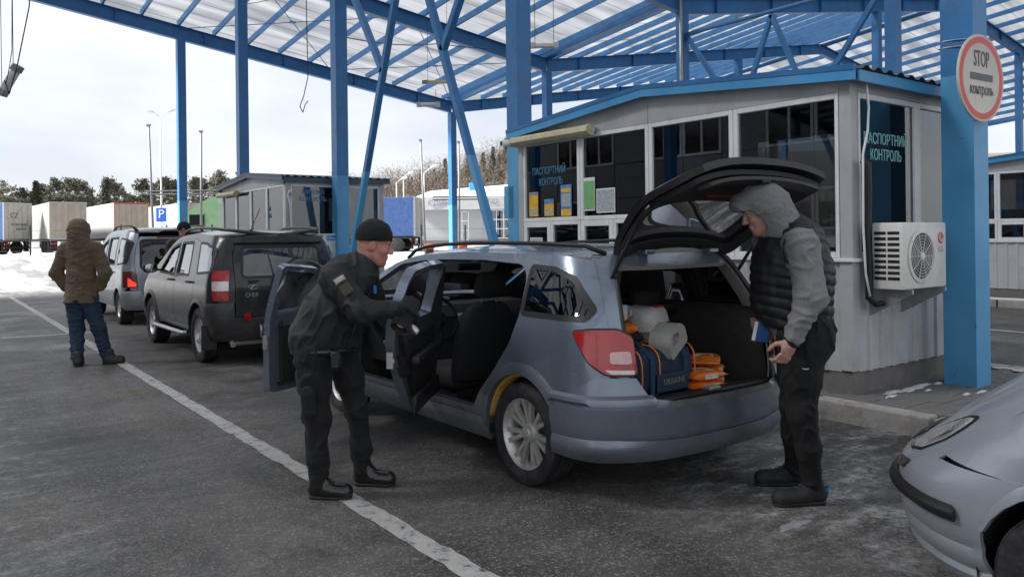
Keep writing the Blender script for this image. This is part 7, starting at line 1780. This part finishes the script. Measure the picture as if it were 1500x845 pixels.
def parking_sign():
    x, y = at(-17.6, 40); t = thing('parking_sign', 'blue parking sign with white P beyond the silver van', 'sign', (x, y, gz(x, y)), -YAW); mb = MB(); mb.tube([(0, 0, 0), (0, 0, 3.1)], .04, 8); mb.build('post', STEEL, t)
    mb = MB(); mb.box((-.26, -.07, 2.25), (.26, -.05, 2.95), bev=.008); mb.build('plate', pm('sign_blue', (.03, .16, .62), .4), t)
    mb = MB(); mb.box((-.26, -.07, 2.02), (.26, -.05, 2.22), bev=.008); mb.build('sub_plate', WHITEP, t); lettering('P', .62, pm('sign_white', (.85, .85, .85), .5), t, (0, -.074, 2.62), (0, -1, 0), .004)
parking_sign()
def fence(label, pts, h=1.6, step=2.75):
    x0, y0 = pts[0]; t = thing('yard_fence', label, 'fence', (x0, y0, gz(x0, y0))); d = Vector((pts[1][0]-x0, pts[1][1]-y0, 0)); n = int(d.length/step); src = None
    for i in range(n+1):
        p = d*(i/n); z = gz(x0+p.x, y0+p.y)-gz(x0, y0)
        if src is None: mb = MB(); mb.box((-.05, -.05, 0), (.05, .05, h+.4), bev=0); src = mb.build('post', pm('dark_post', (.03, .035, .035), .6), t, loc=(p.x, p.y, z))
        else: share('post', src, t, (p.x, p.y, z))
    for k in range(3):
        mb = MB(); zz = .4+k*.65; mb.tube([Vector((0, 0, zz)), d+Vector((0, 0, zz+gz(*pts[1])-gz(x0, y0)))], .007, 4); mb.build('wire', pm('dark_post', (.03, .035, .035), .6), t)
fence('thin dark wire fence posts in front of the parked trailers', [at(-36, 50), at(-16, 50)])
fence('thin dark wire fence posts in front of the pale hall', [at(-9.5, 56), at(6, 56)])
def barrier(label, x, y):
    t = thing('barrier_box', label, 'barrier', (x, y, 0), R(-30), 'barrier boxes at the far lane ends'); mb = MB(); mb.box((-.17, -.14, 0), (.17, .14, 1.0), bev=.02); mb.build('cabinet', pm('barrier_grey', (.05, .05, .055), .5), t)
    OR = pm('barrier_orange', (.75, .10, .03), .45); mb = MB(); mb.box((-.2, -.17, 1.0), (.2, .17, 1.22), bev=.05); mb.build('cap', OR, t, auto=AUTO); mb = MB(); mb.tube([(0, -.2, .95), (1.2, -.25, 2.2)], .035, 6); 
barrier('orange capped barrier box left of the far corner column', 17.45, 29.3); barrier('orange capped barrier box right of the far corner column', 19.3, 29.55)
x, y = at(-24.8, 45)
# ---------------------------------------------------------------- cables and lamps under the canopy
def cable(label, pts, r=.012, sag=.1):
    P_ = [Vector(p) for p in pts]; q = []
    for a, b in zip(P_, P_[1:]):
        for i in range(9): t = i/8; q.append(a.lerp(b, t)-Vector((0, 0, sag*4*t*(1-t))))
    o = P_[0].copy(); mb = MB(); mb.tube([p-o for p in q], r, 5); return tag(mb.build('power_cable', BLACKP, None, loc=o), label, 'cable')
cable('black cable slung from the tall middle column across to the far gutter', [(7.45, 16.5, 6.05), (12.6, 20.5, 7.35), (18.9, 23.2, 8.6)], .014, .12)
cable('thin cable crossing below the roof from the left column towards the middle column', [(7.5, 23.2, 8.35), (7.5, 16.8, 7.6)], .01, .2)
def pendant(label, p, L_, rz, top, tilt=0, hood=False, group=None):
    t = thing('pendant_lamp', label, 'lamp', p, rz, group); M = Matrix.Rotation(tilt, 4, 'Y')
    mb = MB(); mb.box((-L_/2, -.07, -.05), (L_/2, .07, .04), M, bev=.02); mb.build('diffuser', LAMPY if not hood else WHITEP, t, auto=AUTO)
    mb = MB()
    for s_ in (-1, 1): mb.box((s_*L_/2-.05, -.075, -.055), (s_*L_/2+.05, .075, .05), M)
    mb.build('end_cap', STEEL, t)
    for s_ in (-1, 1): mb = MB(); a = M @ Vector((s_*L_*.4, 0, .04)); mb.tube([a, (a.x, 0, top-p[2])], .006, 4); mb.build('hanger', BLACKP, t)
x, y = at(-1.95, 21.5); pendant('yellowed tube lamp hanging below the roof left of the near tall column', (x, y, 5.72), 1.4, R(30), 8.6, R(-10))
x, y = at(-1.96, 19); pendant('small flat lamp hanging from the slung cable', (x, y, 4.7), .45, -YAW, 5.05, 0, True)
x, y = at(.74, 17); pendant('small flat lamp hanging right of the near tall column', (x, y, 5.6), .5, -YAW, 9.2, 0, True)
x, y = at(-7.55, 12); pendant('loose tube lamp dangling from wires at the upper left', (x, y, 3.98), .42, -YAW, 10.9, R(-58), True)
x, y = at(-7.3, 12); cable('tangled thin wire hanging at the upper left corner', [(x+.25, y, 10.9), (x+.05, y, 5.1), (x-.12, y, 4.15), (x-.22, y, 3.75), (x-.28, y, 3.95)], .009, .0)
cable('second thin wire hanging at the upper left edge', [(x-.1, y+.1, 10.9), (x-.18, y, 4.4), (x-.26, y, 3.9)], .006, .03)
x, y = at(-5.2, 20); cable('loose looped cable end hanging beside the middle column', [(x+.1, y, 7.6), (x+.12, y, 5.6), (x, y, 5.1), (x-.1, y, 4.85), (x-.02, y, 4.7), (x+.04, y, 4.9), (x+.12, y, 5.0)], .012, .0)

# ---------------------------------------------------------------- snow and grit left on the paving
def snow_patch(label, cx, cy, z, lx, ly, h, seed, m=SNOW):
    mb = MB(); n, k = 40, 10; vs = [(0, 0, h)]
    for j in range(1, k+1):
        for i in range(n):
            a = 2*PI*i/n; r = (j/k)*(1+.55*noise.noise(Vector((math.cos(a)*1.7, math.sin(a)*1.7, seed)))+.25*noise.noise(Vector((math.cos(a)*5, math.sin(a)*5, seed)))); x_, y_ = r*lx*math.cos(a), r*ly*math.sin(a)
            vs.append((x_, y_, max(-.004, h*(1-(j/k)**2)+(.5*h*noise.noise(Vector((x_*9, y_*9, seed))) if j < k else -h*.2))))
    fs = [(0, 1+i, 1+(i+1) % n) for i in range(n)]+[(1+(j-1)*n+i, 1+j*n+i, 1+j*n+(i+1) % n, 1+(j-1)*n+(i+1) % n) for j in range(1, k) for i in range(n)]; mb.add(vs, fs)
    return tag(mb.build('snow_patch', m, None, smooth=True, loc=(cx, cy, z)), kind='stuff')
DS = pm('dirty_snow', (.62, .63, .64), .7, 0, .2, 9, .6, 25, dirt=((.25, .24, .23), .7, 9))
for i, (a, b, c, d) in enumerate(((6.75, 3.56, .16, .05), (6.98, 3.53, .2, .06), (7.24, 3.55, .15, .045), (6.56, 3.47, .1, .03), (7.42, 3.5, .08, .03), (7.05, 3.40, .07, .02), (7.3, 3.08, .12, .02), (7.12, 3.12, .06, .015), (8.75, 3.3, .05, .3), (8.72, 2.8, .04, .2))): snow_patch('', a, b, .152, c, d, .018, 1+i*3, DS)
snow_patch('', 17.42, 6.2, .155, .08, 2.2, .03, 12); snow_patch('', 6.12, 13.5, .155, .06, 2.4, .015, 14)
snow_patch('', 3.71, 2.5, .0, .12, .035, .008, 17, pm('grey_slush', (.28, .285, .29), .6, 0, .15, 20, .5, 40)); snow_patch('', 1.75, 8.7, .0, .12, .1, .008, 18, pm('grit', (.14, .115, .085), .9, 0, .3, 30, .6, 60))
def banks():
    rnd = random.Random(3)
    for i in range(9):
        x, y = at(rnd.uniform(-34, 4), rnd.uniform(44, 56)); snow_patch('', x, y, gz(x, y)-.05, rnd.uniform(2, 4), rnd.uniform(.7, 1.3), rnd.uniform(.1, .24), 30+i)
banks()

# ---------------------------------------------------------------- hill, woods and trees
HILL = pm('winter_hillside', (.14, .115, .09), .95, 0, .3, .05, .3, .5)
def hz(lat, dep):
    k = sstep(190, 330, dep)*(.55+.45*sstep(-75, 20, lat)); e = sstep(-120, -45, lat)
    return (27+12*sstep(-50, 80, lat))*k*e*(.9+.15*noise.noise(Vector((lat*.012, dep*.012, 4))))-.5
def hill():
    la = [-130+9*i for i in range(48)]; de = [150+12*i for i in range(26)]; vs = []
    for d in de:
        for l in la: x, y = at(l, d); vs.append((x, y, hz(l, d)))
    n = len(la); mb = MB(); mb.add(vs, [(j*n+i, j*n+i+1, (j+1)*n+i+1, (j+1)*n+i) for j in range(len(de)-1) for i in range(n-1)]); tag(mb.build('hill', HILL, smooth=True), kind='structure')
hill()
TWIG = pm('bare_twigs', (.15, .122, .10), .9, 0, .35, .3); NEED = pm('pine_needles', (.088, .088, .058), .85, 0, .45, .6); NEED2 = pm('spruce_needles', (.05, .06, .038), .85, 0, .4, .6); BARK = pm('pine_bark', (.11, .075, .05), .9, 0, .3, 3, .5, 8)  # twig and pine needle colours lightened, distance haze put into the colour
def bare_tree(mb, x, y, z, h, rnd):
    def br(p, d, L_, r, lv):
        q = p+d*L_; a = d.orthogonal().normalized()*r; b = d.cross(a); w = .6
        mb.add([p+a, p-a*.5+b*.87, p-a*.5-b*.87, q+a*w, q-a*.5*w+b*.87*w, q-a*.5*w-b*.87*w], [(0,1,4,3), (1,2,5,4), (2,0,3,5)])
        if lv <= 0: return
        for _ in range(3 if lv > 1 else 4):
            nd = (d+Vector((rnd.uniform(-1, 1), rnd.uniform(-1, 1), rnd.uniform(-.15, .7)))*.75).normalized(); br(p+d*L_*rnd.uniform(.45, 1), nd, L_*rnd.uniform(.5, .75), r*.55, lv-1)
    br(Vector((x, y, z)), Vector((rnd.uniform(-.06, .06), rnd.uniform(-.06, .06), 1)), h*.42, h*.012, 2)
def woods():
    rnd = random.Random(11); src = []
    for k in range(7):
        mb = MB(); 
        for _ in range(3): bare_tree(mb, rnd.uniform(-4, 4), rnd.uniform(-4, 4), -1, rnd.uniform(12, 17), rnd)
        # fine twig haze as many small slivers
        for _ in range(240):
            p = Vector((rnd.gauss(0, 3.2), rnd.gauss(0, 3.2), rnd.uniform(3, 14))); d = Vector((rnd.uniform(-1, 1), rnd.uniform(-1, 1), rnd.uniform(.1, 1.4))).normalized()*rnd.uniform(.6, 1.6); s_ = d.orthogonal().normalized()*rnd.uniform(.025, .07)
            mb.add([p-s_, p+s_, p+d], [(0, 1, 2)])
        src.append(mb)
    V, F, nb = [], [], 0
    for i in range(620):
        l, d = rnd.uniform(-75, 95), rnd.uniform(185, 345); z = hz(l, d)
        if z < -.2 and l < -60: continue
        x, y = at(l, d); s = src[rnd.randrange(7)]; a = rnd.uniform(0, 6.28); ca, sa = math.cos(a), math.sin(a); k = rnd.uniform(.75, 1.1); A = np.array(s.v); B_ = np.empty_like(A); B_[:, 0] = x+k*(A[:, 0]*ca-A[:, 1]*sa); B_[:, 1] = y+k*(A[:, 0]*sa+A[:, 1]*ca); B_[:, 2] = z+k*A[:, 2]
        V.append(B_); F += [tuple(q+nb for q in f) for f in s.f]; nb += len(A)
    me = bpy.data.meshes.new('woods'); me.from_pydata(np.concatenate(V).tolist(), [], F); me.materials.append(TWIG); o = bpy.data.objects.new('bare_woods', me); link(o); tag(o, kind='stuff')
woods()
def conifer_mesh(kind, seed):
    """returns trunk MB and crown MB for a tree of height 1 (scaled later, in metres at h=12)"""
    rnd = random.Random(seed); h = 12; tr = MB(); cr = MB(); bend = [Vector((rnd.uniform(-.15, .15)*i, rnd.uniform(-.15, .15)*i, h*i/6)) for i in range(7)]
    tr.tube(bend, [.2*(1-i/7.2) for i in range(7)], 7)
    tip = lambda z: bend[0].lerp(bend[6], z/h)
    nl = 40 if kind == 'pine' else 46
    for i in range(nl):
        if kind == 'pine': z = rnd.uniform(h*.2, h*.99); t = z/h; rad = (2.5*math.sin(PI*min(1, (t-.1)/.93))**.7+.4)*rnd.uniform(.5, 1.15)
        else: z = h*(.06+.93*i/nl); t = z/h; rad = (2.3*(1-t)**.85+.1)*rnd.uniform(.75, 1.15)
        for b in range(3 if kind == 'pine' else 5):
            a = rnd.uniform(0, 2*PI); d = Vector((math.cos(a), math.sin(a), rnd.uniform(.05, .5) if kind == 'pine' else rnd.uniform(-.35, 0))); p = tip(z); q = p+d*rad
            tr.add([p+Vector((0, 0, .035)), p-Vector((0, 0, .035)), q], [(0, 1, 2)])
            for c in range(int(5+rad*3)):
                u = rnd.uniform(.3, 1.05); m = p.lerp(q, u)+Vector((rnd.gauss(0, .22), rnd.gauss(0, .22), rnd.gauss(0, .16)))
                for _ in range(4):
                    s_ = rnd.uniform(.12, .30); e = Vector((rnd.gauss(0, 1), rnd.gauss(0, 1), rnd.gauss(0, .7))).normalized()*s_; f = e.orthogonal().normalized()*s_*rnd.uniform(.25, .5); o_ = Vector((rnd.gauss(0, .12), rnd.gauss(0, .12), rnd.gauss(0, .1)))
                    cr.add([m+o_-e, m+o_+f, m+o_+e, m+o_-f], [(0, 1, 2, 3)])
    return tr, cr
def trees():
    protos = {}
    rnd = random.Random(5)
    for kind, m, nm in (('pine', NEED, 'pine_tree'), ('spruce', NEED2, 'spruce_tree')):
        protos[kind] = []
        for k in range(3 if kind == 'pine' else 2):
            tr, cr = conifer_mesh(kind, 40+k+(10 if kind == 'spruce' else 0)); protos[kind].append((tr, cr, m, nm, [None]))
    def plant(kind, lat, dep, h, label, group, zz=None):
        pr = protos[kind][rnd.randrange(len(protos[kind]))]; x, y = at(lat, dep); t = thing(pr[3], label, 'tree', (x, y, gz(x, y)-.2 if zz is None else zz), rnd.uniform(0, 6.28), group); k = h/12; kw = k*rnd.uniform(.75, .95); t.scale = (kw, kw, k)
        if pr[4][0] is None: pr[4][0] = (pr[0].build('trunk', BARK, t), pr[1].build('crown', pr[2], t))
        else: share('trunk', pr[4][0][0], t); share('crown', pr[4][0][1], t)
    g = 'pines in a row beyond the trailers'
    row = [(0, 272, 118, 'pine'), (14, 268, 122, 'pine'), (27, 276, 126, 'pine'), (40, 282, 130, 'pine'), (55, 264, 112, 'spruce'), (70, 271, 118, 'pine'), (82, 262, 116, 'pine'), (97, 267, 122, 'pine'), (110, 263, 112, 'pine'), (122, 264, 118, 'pine'), (136, 270, 128, 'pine'), (150, 261, 104, 'spruce'), (164, 262, 112, 'pine'), (178, 272, 126, 'pine'), (204, 263, 108, 'pine'), (228, 268, 130, 'pine'), (243, 262, 116, 'pine'), (256, 266, 120, 'pine'), (283, 262, 118, 'pine'), (298, 262, 112, 'pine'), (312, 259, 116, 'pine'), (328, 252, 112, 'pine'), (344, 256, 118, 'pine'), (8, 284, 140, 'pine'), (64, 284, 140, 'pine'), (128, 282, 142, 'pine'), (190, 285, 142, 'pine'), (268, 282, 140, 'pine'), (335, 270, 138, 'pine')]
    row.sort(); cnt = {}; ordn = ['first', 'second', 'third', 'fourth', 'fifth', 'sixth', 'seventh', 'eighth', 'ninth', 'tenth', 'eleventh', 'twelfth', 'thirteenth', 'fourteenth', 'fifteenth', 'sixteenth', 'seventeenth', 'eighteenth', 'nineteenth', 'twentieth', 'twenty-first', 'twenty-second', 'twenty-third', 'twenty-fourth', 'twenty-fifth', 'twenty-sixth', 'twenty-seventh', 'twenty-eighth']
    for i, (px, py, d, kd) in enumerate(row):
        kk = (kd, d >= 138); cnt[kk] = cnt.get(kk, 0)+1; nth = ordn[cnt[kk]-1]
        lat = (px-750)/1165*d; h = (345+.012*(750-px)-py)*d/1165+1.2
        plant(kd, lat, d, h, ('%s pine from the left in the tree line beyond the trailers' if d < 138 else '%s pine from the left in the lower back row behind the tree line') % nth if kd == 'pine' else '%s pointed dark spruce from the left among the pines beyond the trailers' % nth, g if kd == 'pine' else 'spruces beyond the trailers')
    for ci, (px, dep, h) in enumerate(sorted(((604, 300, 9), (618, 295, 11), (637, 305, 10), (655, 300, 13), (668, 300, 9), (684, 300, 12), (696, 298, 10), (708, 305, 12), (722, 300, 13), (731, 296, 10), (742, 300, 15), (748, 290, 12), (700, 270, 9), (735, 262, 10), (662, 262, 9)))):
        lat = (px-750)/1165*dep; plant('spruce', lat, dep, h+.5, '%s dark conifer from the left rising out of the bare woods on the hill' % ordn[ci], 'conifers on the wooded hill', hz(lat, dep)-.5)
trees()
